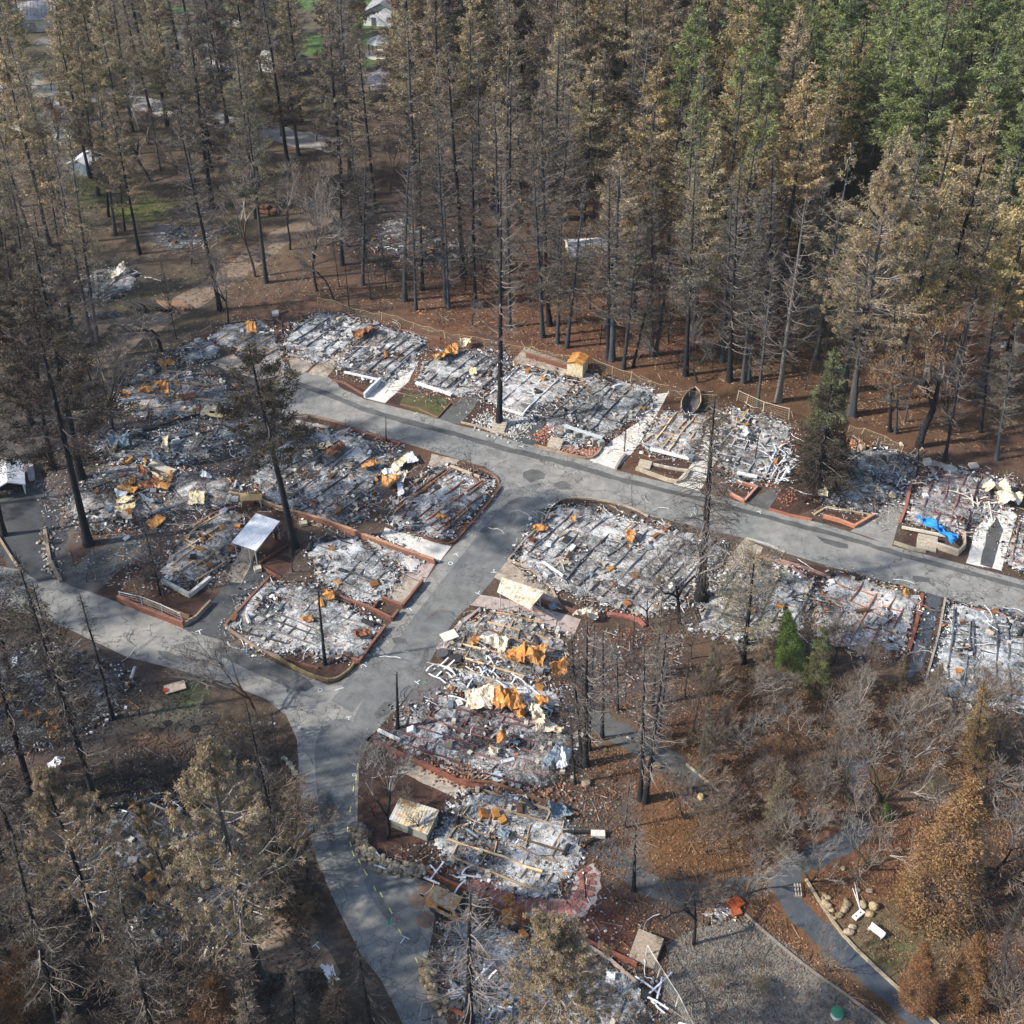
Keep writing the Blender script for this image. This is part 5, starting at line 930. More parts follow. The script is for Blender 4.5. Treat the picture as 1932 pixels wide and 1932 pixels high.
wall([(1520, 1660), (1560, 1725), (1600, 1778), (1660, 1835), (1720, 1890), (1780, 1945)], .3, .3, (.40, .33, .22), "long timber rail along the dark garden path, lower right", "timber_rail", "rail", smooth=1)
wall([(1405, 1725), (1460, 1775), (1530, 1832), (1600, 1880), (1690, 1950)], .25, .25, (.26, .22, .18), "thin timber edging along the gravel yard", "timber_rail", "rail", smooth=1)
wall([(1440, 1575), (1470, 1605), (1492, 1625)], .3, .25, (.36, .33, .22), "short timber rail above the bend of the dark garden path", "timber_rail", "rail")
def rocks(name, pts, rad, n, label, seed, col=STN, spread=.3, h=None, cat="stone wall", smooth=1, layers=2, group=None, kind='stuff'):
    P = chaikin([U(*p) for p in pts], smooth, False) if len(pts) > 1 else [U(*pts[0])]; rng = np.random.default_rng(seed); mb = MB(); c0 = P[0]
    for k in range(n):
        t = rng.uniform(0, len(P) - 1.001) if len(P) > 1 else 0; i = int(t); p = P[i].lerp(P[min(i + 1, len(P) - 1)], t - i); r = rad * .66 * rng.uniform(.6, 1.3)
        blob_rock(mb, (p.x - c0.x + rng.normal(0, spread), p.y - c0.y + rng.normal(0, spread), r * .5 + rng.integers(layers) * rad * 1.1), r, rng, np.array(col) * rng.uniform(.6, 1.3))
    o = mb.build(name, M_STONE); o.location = c0; return tag(o, label, cat, group, kind)
def ico():
    t = (1 + 5 ** .5) / 2
    v = np.array([(-1, t, 0), (1, t, 0), (-1, -t, 0), (1, -t, 0), (0, -1, t), (0, 1, t), (0, -1, -t), (0, 1, -t), (t, 0, -1), (t, 0, 1), (-t, 0, -1), (-t, 0, 1)]) / math.sqrt(1 + t * t)
    f = [(0, 11, 5), (0, 5, 1), (0, 1, 7), (0, 7, 10), (0, 10, 11), (1, 5, 9), (5, 11, 4), (11, 10, 2), (10, 7, 6), (7, 1, 8), (3, 9, 4), (3, 4, 2), (3, 2, 6), (3, 6, 8), (3, 8, 9), (4, 9, 5), (2, 4, 11), (6, 2, 10), (8, 6, 7), (9, 8, 1)]
    v = list(map(tuple, v)); mid = {}; F = []
    def m(a, b):
        k = (min(a, b), max(a, b))
        if k not in mid: p = Vector(v[a]) + Vector(v[b]); p.normalize(); v.append(tuple(p)); mid[k] = len(v) - 1
        return mid[k]
    for a, b, c in f: x, y, z = m(a, b), m(b, c), m(c, a); F += [(a, x, z), (x, b, y), (z, y, c), (x, y, z)]
    return np.array(v), np.array(F)
ICV, ICF = ico()
def blob_rock(mb, p, r, rng, col):
    s = rng.uniform(.7, 1.2, 3); s[2] *= .75; v = ICV * s * r * (1 + rng.normal(0, .09, (len(ICV), 1))); mb.add(v + np.array(p), ICF, col)
rocks("rubble_stone_wall", [(677, 1565), (678, 1592), (695, 1615), (720, 1635), (755, 1642), (800, 1648)], .34, 391, "curved rubble stone wall at the road corner below the corrugated shed", 3, (.30, .25, .18), .28)
rocks("rubble_stone_wall", [(803, 1822), (806, 1850), (820, 1880), (832, 1905)], .33, 153, "tan rubble stone wall at the roadside near the bottom edge", 4, (.36, .27, .16), .25)
rocks("pebble_bed", [(905, 790), (930, 800), (960, 815), (985, 805), (960, 790), (990, 792)], .22, 714, "bed of pale rounded pebbles round the foot of the lone tall trunk", 5, (.46, .46, .43), 1.1, cat="pebble bed", layers=1, smooth=0)
rocks("stone_edging", [(1555, 1690), (1565, 1715), (1575, 1735), (1590, 1730), (1598, 1700)], .38, 34, "ring of tan stones left of the fallen white post", 6, (.36, .27, .17), .12, cat="stone edging", layers=1)
rocks("stone_edging", [(428, 1366), (470, 1368), (520, 1364)], .22, 57, "line of pale stones below the bare oak at the road fork", 7, (.48, .46, .4), .12, cat="stone edging", layers=1)
rocks("stone_edging", [(535, 1430), (555, 1450), (560, 1470)], .22, 44, "line of pale stones along the road left of the fork", 8, (.40, .36, .28), .12, cat="stone edging", layers=1)
rocks("stone_edging", [(88, 1000), (90, 1040), (105, 1085)], .25, 102, "stones scattered along the lane edge beside the ash coloured yard", 9, (.42, .36, .3), .5, cat="stone edging", layers=1)
rocks("brick_rubble", [(1015, 830), (1030, 812), (1055, 810), (1040, 835)], .20, 221, "heap of broken pink bricks in the garden at the junction", 10, (.40, .17, .12), .5, cat="brick rubble", layers=1, smooth=0)
rocks("brick_rubble", [(1060, 850), (1085, 848), (1110, 856), (1125, 852)], .20, 204, "pink brick and stone row along the garden front at the junction", 11, (.42, .22, .15), .4, cat="brick rubble", layers=1, smooth=0)
rocks("rubble_scatter", [(760, 1420), (820, 1450), (880, 1470), (950, 1480), (1000, 1490), (1060, 1490)], .22, 442, "brown pots and rubble along the lower side of the maroon beamed home", 12, (.28, .15, .09), .9, cat="rubble", layers=1)
rocks("rubble_scatter", [(1570, 845), (1600, 835), (1640, 848)], .25, 102, "orange and white rubble at the fence above the dark lot", 13, (.5, .25, .14), .8, cat="rubble", layers=1)
rocks("rubble_scatter", [(1430, 900), (1495, 935), (1480, 945)], .22, 68, "broken pots on the reddish garden by the drive", 14, (.26, .12, .08), .6, cat="rubble", layers=1)
rocks("rubble_scatter", [(745, 945), (760, 950), (752, 962)], .26, 78, "round pinkish stepping stones beside the corner home", 15, (.42, .34, .3), .6, cat="rubble", layers=1)
rocks("brick_scatter", [(790, 588), (800, 590)], .22, 17, "few orange brick lumps on the forest floor above the fence", 16, (.5, .2, .1), .5, cat="rubble", layers=1)
BO = [((1239, 1446), .8, (.42, .34, .2), 'yellow round boulder nearest the twin black trunks'), ((1322, 1507), .7, (.45, .33, .17), 'yellow boulder right of the grey path, above the bare twigs'), ((1202, 1398), .6, (.42, .36, .26), 'pale boulder on the grey path behind twin black trunks'), ((1186, 1394), .45, (.4, .38, .34), 'grey round boulder left of the pale path boulder'),
      ((1648, 1712), .85, (.38, .30, .18), 'large tan boulder right of the fallen white post'), ((1628, 1708), .6, (.34, .28, .18), 'brown boulder left of the large tan boulder'), ((1640, 1726), .55, (.38, .28, .16), 'small tan boulder below the large tan boulder'), ((1608, 1750), .55, (.38, .31, .22), 'tan boulder between the white post and the white bench'),
      ((1601, 1760), .65, (.40, .32, .22), 'tan boulder just left of the white bench'), ((1640, 1682), .5, (.34, .28, .18), 'brown boulder above the large tan boulder'), ((1618, 1680), .4, (.32, .29, .22), 'small boulder beside the long white pipes'), ((1355, 1520), .6, (.40, .31, .18), 'tan boulder right of the yellow boulder in the brush'),
      ((1573, 1495), .6, (.28, .24, .16), 'mossy boulder left of the leaning pale oak'), ((1560, 1525), .6, (.2, .19, .1), 'dark mossy boulder under the leaning pale oak'), ((1590, 1640), .5, (.3, .26, .16), 'flat tan boulder above the stone ring'), ((1225, 1433), .55, (.42, .33, .2), 'long pale rock between the path and the twin trunks'),
      ((1758, 1480), .8, (.15, .17, .05), 'mossy green topped stone in the pale patch right of the oaks'), ((1700, 905 - 65), .6, (.5, .42, .32), 'round tan stone near the fence above the dark lot')]
rng_ = np.random.default_rng(31)
for p, r, c, lb in BO:
    r *= .62; q = U(*p); mb = MB(); blob_rock(mb, (0, 0, r * .4), r, rng_, c); o = mb.build("boulder", M_STONE, smooth=False); o.location = q; tag(o, lb, "boulder", "boulders in the garden")
# ---------------------------------------------------------------- curved brick path
def brickpath():
    pts = [(883, 1628), (893, 1655), (925, 1688), (965, 1700), (1010, 1710), (1050, 1718), (1080, 1715), (1098, 1695), (1108, 1672), (1110, 1655), (1098, 1640)]
    P = chaikin([U(*p) for p in pts], 2, False); c0 = P[0]; o1 = sheet("path_bed", ribbon(pts, 2.3), M_PINK, .03, kind=None, raw=True)
    tag(o1, "curved brick paved garden path round the tan beam home", "brick path"); mb = MB(); rng = random.Random(4)
    acc = 0
    for a, b in zip(P, P[1:]):
        L = (b - a).length; t = (b - a).normalized(); n = Vector((-t.y, t.x, 0)); k = 0
        while acc < L:
            p = a + t * acc
            for s in (-.42, .42):
                q = p + n * s * .9; mb.box((q.x, q.y, .05), (.42, .72, .06), math.atan2(t.y, t.x) + rng.uniform(-.05, .05), np.array((.37, .15, .11)) * rng.uniform(.75, 1.3))
            acc += .56
        acc -= L
    tag(mb.build("paving_bricks", M_STONE, o1), kind='stuff')
brickpath()
# ---------------------------------------------------------------- fences
def fence(pts, label, h=1.5, gap=3.2, rail=False, col=(.42, .33, .2), mesh=True, sag=.15, postr=.06, group="wire fences", skip=.1):
    P = [U(*p) for p in pts]; c0 = P[0].copy(); root = empty("wire_fence", c0, label, "fence", group); rng = random.Random(hash_(label)); T = []
    for a, b in zip(P, P[1:]):
        n = max(1, round((b - a).length / gap)); T += [a.lerp(b, i / n) - c0 for i in range(n)]
    T.append(P[-1] - c0); tops = []
    for t in T:
        hh = h * rng.uniform(.75, 1.1); lean = Vector((rng.gauss(0, .12), rng.gauss(0, .12), hh))
        if rng.random() > skip: MB().tube([t, t + lean], postr, 5, np.array(col) * rng.uniform(.7, 1.2), cap=True).build("post", M_PAINT, root)
        tops.append(t + lean * .95)
    wv = MB()
    for a, b in zip(tops, tops[1:]):
        m = a.lerp(b, .5); m.z -= sag * rng.uniform(.3, 2.5); wv.tube([a, m, b], .03 if not rail else .045, 3, np.array(col) * .9)
        if mesh:
            for k in range(1, 5): f = 1 - k * .22; wv.tube([Vector((a.x, a.y, a.z * f)), Vector((m.x, m.y, m.z * f)), Vector((b.x, b.y, b.z * f))], .012, 3, np.array(col) * .7)
            for k in range(1, 7): p = a.lerp(b, k / 7); wv.tube([(p.x, p.y, .05), (p.x, p.y, p.z - .1)], .010, 3, np.array(col) * .7)
    wv.build("wire", M_PAINT, root)
fence([(600, 573), (632, 580), (660, 592), (720, 605), (780, 622), (840, 640)], "sagging wire fence with wooden posts behind the two westernmost north row homes")
fence([(840, 640), (900, 650), (960, 662), (1000, 668)], "sagging wire fence behind the home above the olive lawn", h=1.3)
fence([(1000, 670), (1060, 684), (1120, 695), (1190, 720), (1262, 745)], "long wire fence between the small yellow shed and the edge of the wood")
fence([(1262, 748), (1300, 752), (1352, 762)], "broken fence behind the boat shaped wreck", h=1.6)
fence([(1390, 756), (1408, 762), (1440, 775), (1488, 792)], "tan framed mesh fence section left of the triple trunk conifer", h=1.8, rail=True, col=(.55, .47, .34), sag=.02, skip=0)
fence([(1600, 815), (1625, 820), (1668, 835), (1700, 855)], "thin wire fence above the dark lot", h=1.3)
fence([(229, 1133), (270, 1150), (347, 1178)], "pipe framed wire fence standing on the brick base wall at the west road", h=1.9, rail=True, col=(.5, .52, .54), sag=.0, skip=0)
fence([(1218, 1806), (1240, 1845), (1275, 1900), (1310, 1960)], "mesh fence running to the bottom edge from the wooden steps", h=1.8, rail=True, col=(.5, .47, .42), sag=.02, skip=0)
fence([(233, 640), (290, 610), (330, 596)], "low wire fence beside the winding dirt track", h=.9, col=(.4, .38, .34))
fence([(333, 655), (360, 640), (400, 628)], "thin fence behind the small charred home", h=1.1, col=(.35, .3, .25))
# ---------------------------------------------------------------- roofs on posts, sheds
def roofed(name, corners, z, m, label, cat, posts=True, ribs=9, th=.1, walls=None, along=0, drop=0.0, wcol=(.4, .38, .36)):
    Q = [U(x, y, zz) for (x, y), zz in zip(corners, z)]; c0 = Vector((sum(q.x for q in Q) / 4, sum(q.y for q in Q) / 4, 0)); root = empty(name, c0, label, cat)
    Q = [q - c0 for q in Q]; mb = MB(); N = ribs * 4; a, b, c, d = Q if along == 0 else (Q[1], Q[2], Q[3], Q[0])
    top = []; 
    for j in (0, 1):
        for i in range(N + 1):
            t = i / N; p = (a.lerp(b, t) if j == 0 else d.lerp(c, t)); p = Vector(p); p.z += .014 * math.sin(i * math.pi / 2 + .8) + drop * (1 - abs(2 * t - 1)); top.append(p)
    lo = [Vector((p.x, p.y, p.z - th)) for p in top]; n = N + 1
    f = [[i, i + 1, n + i + 1, n + i] for i in range(N)]
    mb.add(top, f); mb.add(lo, [q[::-1] for q in f])
    mb.add([top[0], top[n], lo[n], lo[0]], [[0, 1, 2, 3]]); mb.add([top[N], top[n + N], lo[n + N], lo[N]], [[3, 2, 1, 0]])
    for s in (0, n): mb.add(top[s:s + n] + lo[s:s + n], [[i, n + i, n + i + 1, i + 1] if s == 0 else [i, i + 1, n + i + 1, n + i] for i in range(N)])
    mb.build("roof", m, root)
    if posts:
        for e0, e1 in ((Q[0], Q[3]), (Q[1], Q[2])):
            for t in (.06, .36, .66, .94):
                p = e0.lerp(e1, t).lerp((Q[0] + Q[1] + Q[2] + Q[3]) / 4, .06); MB().tube([(p.x, p.y, 0), (p.x, p.y, p.z - th)], .06, 6, (.42, .42, .42)).build("post", M_PAINT, root)
    if walls:
        ctr = (Q[0] + Q[1] + Q[2] + Q[3]) / 4
        for k in walls:
            p = Q[k].lerp(ctr, .08); q = Q[(k + 1) % 4].lerp(ctr, .08); mb = MB(); mb.bar((p.x, p.y, (p.z - th) / 2), (q.x, q.y, (p.z - th) / 2), .08, p.z - th - .02, wcol); mb.build("wall", M_PAINT, root)
    return root
roofed("carport", [(437, 1023), (483, 968), (528, 983), (483, 1038)], [2.6, 2.8, 2.8, 2.6], M_WHITE, "large white roofed carport with thin posts in the middle of the west block", "carport", along=1)
roofed("carport", [(938, 1116), (947, 1089), (1027, 1116), (1000, 1149)], [2.5, 2.6, 2.6, 2.5], M_CREAM, "cream and yellow scorched carport roof beside the side road", "carport", along=1)
roofed("garden_shed", [(734, 1545), (754, 1505), (829, 1528), (807, 1574)], [1.2, 1.35, 1.35, 1.2], M_RIB, "corrugated shed roof, silver turning rusty, beside a burnt tree and the road", "shed", along=1, ribs=14, posts=False, walls=(0, 1, 2, 3), wcol=(.28, .28, .25))
def gable(name, c, L, W, hw, hr, rz, mr, mw, label, cat, openend=True, over=.35, door=None, doorcol=(.02, .02, .02)):
    b = U(*c); root = empty(name, b, label, cat, rz=rz); x, y = L / 2, W / 2
    rb = MB()
    for s in (-1, 1):
        e0, e1 = Vector((-x - over, s * (y + over), hw - .12)), Vector((x + over, s * (y + over), hw - .12)); r0, r1 = Vector((-x - over, 0, hr)), Vector((x + over, 0, hr)); up = Vector((0, 0, .1))
        for dz in (up, Vector()): rb.add([e0 + dz, e1 + dz, r1 + dz, r0 + dz], [[0, 1, 2, 3]])
        rb.add([e0, e1, e1 + up, e0 + up], [[0, 1, 2, 3]]); rb.add([e0, r0, r0 + up, e0 + up], [[0, 1, 2, 3]]); rb.add([e1, r1, r1 + up, e1 + up], [[0, 1, 2, 3]])
        n = int(L / .8)
        for k in range(n + 1):
            t = k / n; rb.bar(e0.lerp(e1, t) + up * 1.3, r0.lerp(r1, t) + up * 1.3, .05, .05)
    rb.build("roof", mr, root)
    def W_(nm, d, p): 
        q = MB(); q.box(p, d); q.build(nm, mw, root)
    W_("wall", (L, .1, hw - .1), (0, y, (hw - .1) / 2)); W_("wall", (L, .1, hw - .1), (0, -y, (hw - .1) / 2)); W_("wall", (.1, W - .1, hw - .1), (x - .05, 0, (hw - .1) / 2))
    if not openend: W_("wall", (.1, W - .1, hw - .1), (-x + .05, 0, (hw - .1) / 2))
    for sx in ((1,) if openend else (1, -1)):
        g = MB(); g.add([(sx * (x - .05), -y, hw - .1), (sx * (x - .05), y, hw - .1), (sx * (x - .05), 0, hr - .05)], [[0, 1, 2]]); g.build("gable", mw, root)
    if door:
        for (px, side, wd, ht, zb, nm) in door:
            q = MB()
            if side in ('s', 'n'): q.box((px, (-y if side == 's' else y) * 1.0 + (-.07 if side == 's' else .07), zb + ht / 2), (wd, .06, ht), 0, doorcol)
            else: q.box(((-x - .05) if side == 'w' else (x + .05), px, zb + ht / 2), (.06, wd, ht), 0, doorcol)
            q.build(nm, M_GLOSS, root)
    return root
M_GREYROOF = m_metal("weathered grey shingles", (.34, .34, .35), (.42, .42, .42), (.26, .26, .27), .5)
M_CREAMW = m_metal("pale siding", (.62, .60, .55), (.56, .55, .50), (.5, .48, .42), .5)
gable("metal_shed", (22, 916), 4.6, 3.1, 1.6, 2.3, R_(110), M_WHITE, M_WHITE, "white metal shed with ridged roof and open end at the left edge", "shed")
gable("yellow_shed", (1089, 702), 2.6, 2.2, 2.1, 2.4, R_(70), M_RUST, M_YEL, "small square shed with orange ribbed roof and yellow walls by the upper fence", "shed", openend=False, over=.1)
gable("woodland_shed", (1120, 478), 8.5, 5.5, 1.3, 2.4, R_(8), M_WHITE, M_CREAMW, "low white shed with a rust stained roof inside the northern wood", "shed", openend=False, over=.3)
gable("house", (30, 50), 20, 11, 3, 5.6, R_(12), M_GREYROOF, M_CREAMW, "grey roofed house with pale walls at the top left corner", "house", openend=False, over=.6, door=[(3, 's', 5, 2.2, 0, "garage_door"), (-5, 's', 1.6, 1.1, 1.1, "window")], doorcol=(.25, .27, .28))
gable("house", (10, 22), 16, 10, 3, 5.2, R_(-8), M_RUSTD, M_CREAMW, "brown roofed house half hidden at the very top left", "house", openend=False, over=.6, door=[(-3, 's', 1.6, 1.1, 1.1, "window")], doorcol=(.1, .1, .1))
gable("house", (732, 36), 12, 9, 3, 5.4, R_(80), M_GREYROOF, M_WHITE, "white house with grey roof between dark conifers at the top edge", "house", openend=False, over=.5, door=[(-2, 'w', 1.4, 1.1, 1.1, "window"), (2, 'w', 1.1, 2, 0, "door")], doorcol=(.12, .13, .14))
gable("small_outbuilding", (165, 322), 5, 4, 2.2, 3.0, R_(75), M_WHITE, M_BLUEG, "small pale blue shed glimpsed between tan pines on the left", "shed", openend=False, over=.2)
gable("house", (535, 130), 9, 6, 2.2, 3.6, R_(-20), M_CREAMW, M_WHITE, "pale low house roof behind tan pines at the upper left", "house", openend=False, over=.3)
gable("small_outbuilding", (1060, 140), 5, 4, 2, 2.8, R_(10), M_GREYROOF, M_BLUEG, "grey wreck roof seen between brown pines near the top", "shed", openend=False, over=.2)
# pavilion
b = U(718, 104); root = empty("garden_pavilion", b, "grey roofed garden pavilion on posts on a pale round base", "pavilion", rz=.3)
MB().tube([(0, 0, 0), (0, 0, .25)], 3.6, 12, (.62, .58, .5), cap=True).build("base", M_PAINT, root)
for k in range(6): a = k * math.pi / 3; MB().tube([(2.6 * math.cos(a), 2.6 * math.sin(a), .2), (2.6 * math.cos(a), 2.6 * math.sin(a), 3)], .14, 6, (.2, .14, .11)).build("post", M_PAINT, root)
rb = MB(); V = [(3.3 * math.cos(k * math.pi / 3), 3.3 * math.sin(k * math.pi / 3), 3) for k in range(6)] + [(0, 0, 4.6)] + [(0, 0, 2.9)]
rb.add(V, [[k, (k + 1) % 6, 6] for k in range(6)] + [[(k + 1) % 6, k, 7] for k in range(6)]); rb.build("roof", M_GREYROOF, root)

# ---------------------------------------------------------------- vehicles
M_VAN = m_metal("burnt van paint", (.46, .38, .26), (.50, .24, .07), (.30, .11, .04), 1.3)
def burnt_car(c, rz, label, L=4.6, W=1.8, H=1.35, pickup=False, m=M_RUST, van=False):
    b = U(*c); root = empty("burnt_car", b, label, "burnt vehicle", "burnt out vehicles", rz=rz); x, y = L / 2, W / 2; hb = .85
    prof = [(-x, .35), (-x, .8), (-x + .15, hb), (-.28 * L, hb + .02), (-.18 * L, H), (.16 * L, H), (.30 * L, hb), (x - .1, hb - .12), (x, .6), (x, .35)]
    if pickup: prof = [(-x, .4), (-x, .95), (-.05 * L, .95), (-.04 * L, 1.55), (.14 * L, 1.55), (.24 * L, 1.0), (x - .1, .92), (x, .7), (x, .4)]
    if van: prof = [(-x, .35), (-x, 1.2), (-x + .2, H + .3), (.22 * L, H + .35), (.36 * L, 1.0), (x - .05, .9), (x, .6), (x, .35)]
    mb = MB(); n = len(prof); zt = max(p[1] for p in prof)
    def yy(z): return y * (1 - .16 * max(0, (z - hb) / (zt - hb + .01)))
    V = [(px, -yy(z), z) for px, z in prof] + [(px, yy(z), z) for px, z in prof]
    F = [[i, i + 1, n + i + 1, n + i] for i in range(n - 1)] + [[n - 1, 0, n, 2 * n - 1]]
    gl = {3, 5} if not van else {3}
    if pickup: gl = {4}
    mb.add(V, [f for i, f in enumerate(F) if i not in gl])
    mb.add(V, [list(range(n))[::-1]]); mb.add(V, [list(range(n, 2 * n))]); body = mb.build("body", m, root)
    wb = MB(); wb.add(V, [F[i] for i in gl], (.02, .02, .02)); wb.build("windscreen_opening", M_DEBRIS, root)
    for s in (-1, 1):
        for px, w_ in ((-.1 * L, .7), (.08 * L, .7)):
            if pickup and px < 0: continue
            q = MB(); q.box((px, s * (y * .93), hb + .26), (w_, .08, .34), 0, (.015, .015, .015)); q.build("side_window", M_DEBRIS, root)
    if pickup: q = MB(); q.box((-.28 * L, 0, .96), (.38 * L, W * .78, .03), 0, (.03, .025, .02)); q.build("load_bed", M_DEBRIS, root)
    for sx in (-.31, .31):
        for s in (-1, 1): q = MB(); q.tube([(sx * L, s * (y - .12), .33), (sx * L, s * (y + .03), .33)], .33, 14, (.08, .07, .065), cap=True); q.build("wheel", M_DEBRIS, root)
    return root
burnt_car((411, 785), R_(170), "burnt out cream and rust pickup truck beside the dark lane in the west", 4.1, 1.6, pickup=True, m=M_YEL)
burnt_car((501, 402), R_(-20), "burnt out red brown car beside the dirt track in the upper left", 4.0, 1.7, m=M_RUSTD)
burnt_car((850, 1718), R_(-28), "burnt cream and orange van shell at the bottom of the forecourt", 3.9, 1.7, H=1.25, van=True, m=M_VAN)
# small rust drum scrap on n6, frame, boat
b = U(1305, 762); root = empty("burnt_boat", b, "dark boat shaped wreck with tan frame by the upper fence", "boat wreck", rz=R_(75)); mb = MB()
N = 9; rim = []; bot = []
for i in range(N):
    t = i / (N - 1); wd = 1.25 * math.sin(math.pi * min(1, .25 + t * .75)) ** .6; x = -3 + 6 * t
    rim += [(x, -wd, .9 + .3 * (t < .3)), (x, wd, .9 + .3 * (t < .3))]; bot += [(x * .95, -wd * .35, .15), (x * .95, wd * .35, .15)]
V = rim + bot; o_ = 2 * N
mb.add(V, [[2 * i, 2 * i + 2, o_ + 2 * i + 2, o_ + 2 * i] for i in range(N - 1)] + [[2 * i + 1, o_ + 2 * i + 1, o_ + 2 * i + 3, 2 * i + 3] for i in range(N - 1)] + [[o_ + 2 * i, o_ + 2 * i + 2, o_ + 2 * i + 3, o_ + 2 * i + 1] for i in range(N - 1)], (.09, .08, .08)); mb.build("hull", M_DEBRIS, root)
mb = MB(); mb.tube(rim[0::2], .09, 4, (.46, .32, .18)); mb.tube(rim[1::2], .09, 4, (.46, .32, .18)); mb.build("gunwale", M_PAINT, root)
# ---------------------------------------------------------------- small things
def lamp(c, h, label, head=True):
    b = U(*c); root = empty("street_lamp", b, label, "street lamp", "street lamps")
    MB().tube([(0, 0, 0), (0, 0, h * .6), (0, 0, h)], [.09, .07, .05], 6, (.035, .035, .035)).build("pole", M_PAINT, root)
    if head: MB().tube([(0, 0, h - .1), (0, 0, h + .05), (0, 0, h + .35), (0, 0, h + .5)], [.05, .2, .2, .02], 6, (.05, .05, .05)).build("lamp_head", M_PAINT, root)
lamp((1178, 852), 5.2, "black street lamp at the stone edge of the flower bed in the north row")
lamp((1424, 870), 4.4, "black street lamp behind the siding strewn home left of the conifer")
# tank, bench, post, box, table, pots
b = U(1578, 1916); root = empty("green_tank", b, "small round green and pale tank on the gravel yard near the bottom edge", "tank"); root.scale = (.55, .55, .6)
MB().tube([(0, 0, 0), (0, 0, .8)], .85, 20, (.55, .68, .6), cap=True).build("tank_wall", M_GLOSS, root)
MB().tube([(0, 0, .8), (0, 0, .86), (0, 0, 1.0), (0, 0, 1.05)], [.92, .92, .6, .2], 20, (.03, .2, .1), cap=True).build("lid", M_GLOSS, root)
b = U(1652, 1762); root = empty("garden_bench", b, "white garden bench on the leafy clearing at the lower right", "bench", rz=R_(-48)); root.scale = (.72,) * 3
for nm, c, d in (("seat", (0, 0, .45), (1.9, .55, .07)), ("backrest", (0, .32, .75), (1.9, .07, .5))): q = MB(); q.box(c, d, 0, (.68, .67, .63)); q.build(nm, M_PAINT, root)
for s in (-.8, .8): q = MB(); q.box((s, 0, .21), (.12, .5, .42), 0, (.5, .5, .48)); q.build("leg", M_PAINT, root)
b = U(1619, 1728); root = empty("fallen_post", b, "fallen white box with two long white pipes on the leaf litter", "fallen post"); root.scale = (.75, .75, .6)
q = MB(); q.box((0, 0, .3), (1.5, .62, .4), R_(38), (.72, .70, .64)); q.build("box", M_PAINT, root)
for p, e in (((1626, 1722), (1604, 1664)), ((1624, 1722), (1609, 1650))):
    A, B = U(*p) - b, U(*e) - b; q = MB(); q.tube([(A.x, A.y, .35), (B.x, B.y, .5)], .06, 6, (.74, .72, .68), cap=True); q.build("pipe", M_PAINT, root)
for p in ((.25, .2, .5), (-.35, -.27, .5)): q = MB(); q.box(p, (.18, .18, .04), .6, (.05, .05, .05)); q.build("socket", M_PAINT, root)
b = U(1505, 1682); root = empty("wooden_bench", b, "small pale wooden slatted bench at the bend of the dark garden path", "bench", rz=R_(85)); root.scale = (.6,) * 3
for k in range(3): q = MB(); q.box((0, -.4 + k * .4, .45), (2.1, .16, .08), 0, (.42, .36, .28)); q.build("slat", M_PAINT, root)
for s in (-.9, .9): q = MB(); q.box((s, 0, .2), (.12, 1, .4), 0, (.36, .3, .24)); q.build("leg", M_PAINT, root)
b = U(331, 1300); root = empty("wooden_pallet", b, "tilted cream board with red end lying by the west road on a reddish patch", "board"); root.scale = (.72,) * 3
q = MB(); q.box((0, 0, .4), (2.9, 1.5, .12), .4, (.62, .48, .34), tilt=Quaternion((1, 0, 0), .15)); q.build("board", M_PAINT, root); q = MB(); q.box((-1.2, -.7, .32), (.6, .6, .6), .4, (.55, .06, .03)); q.build("red_end", M_PAINT, root)
b = U(1128, 1577); root = empty("pale_box", b, "cream box on a black fallen pole at the right of the tan beam home", "box"); root.scale = (.55,) * 3
q = MB(); q.box((0, 0, .45), (2.3, 1.2, .7), -.03, (.66, .58, .5)); q.build("box", M_PAINT, root)
beam((1062, 1573), (1150, 1573), .25, .2, .3, (.025, .025, .025), "charred pole lying under the cream box")
beam((1104, 1605 - 8), (1122, 1585), .25, .2, .3, (.025, .025, .025), "short charred pole leaning from below the cream box")
b = U(812, 1665); root = empty("white_post", b, "white T shaped post lying at the forecourt edge", "post")
for p, e in (((838, 1632), (812, 1666)), ((800, 1662), (830, 1674))): A, B = U(*p) - b, U(*e) - b; q = MB(); q.bar((A.x, A.y, .5), (B.x, B.y, .5), .13, .12, (.7, .7, .7)); q.build("post_arm", M_PAINT, root)
b = U(622, 1862); o = crumple("twisted_white_wreck", [(606, 1838), (620, 1834), (644, 1868), (628, 1878)], M_WHITE, "twisted white metal frame at the bottom edge left of the road", amp=.9, cat="wreck", nx=10, ny=16)
for c, r, h, col, lb in (((847, 1249 - 66), .6, .5, (.10, .09, .09), 'black pot burner on the pale ledge by the side road'), ((860, 1245), .6, .3, (.04, .04, .04), 'round black opening beside the pot on the ledge'), ((1091, 1393), .5, .5, (.42, .38, .33), 'pale round pot at the right edge of the maroon beamed home'), ((940, 1467), .6, .2, (.42, .5, .55), 'round pale blue lid at the lower side of the maroon beamed home'), ((1105, 1480), .4, .4, (.4, .3, .2), 'brown pot beside the grate'), ((316, 1365), .4, .08, (.02, .02, .02), 'small dark hole in the bare plot'), ((367, 1376), .5, .08, (.015, .015, .015), 'larger dark hole in the bare plot')):
    p = U(*c) if c != (847, 1183) else U(835, 1237); q = MB(); q.tube([(0, 0, 0), (0, 0, h)], [r, r * 1.05], 14, col, cap=True); o = q.build("round_pot", M_PAINT); o.location = p; tag(o, lb, "pot")
q0 = U(848, 1203); q = MB(); q.box((0, 0, .3), (1.7, 1.3, .12), .5, (.74, .66, .56)); o = q.build("pale_slab", M_PAINT); o.location = q0; tag(o, "pale square slab at the roadside below the cream carport", "slab")
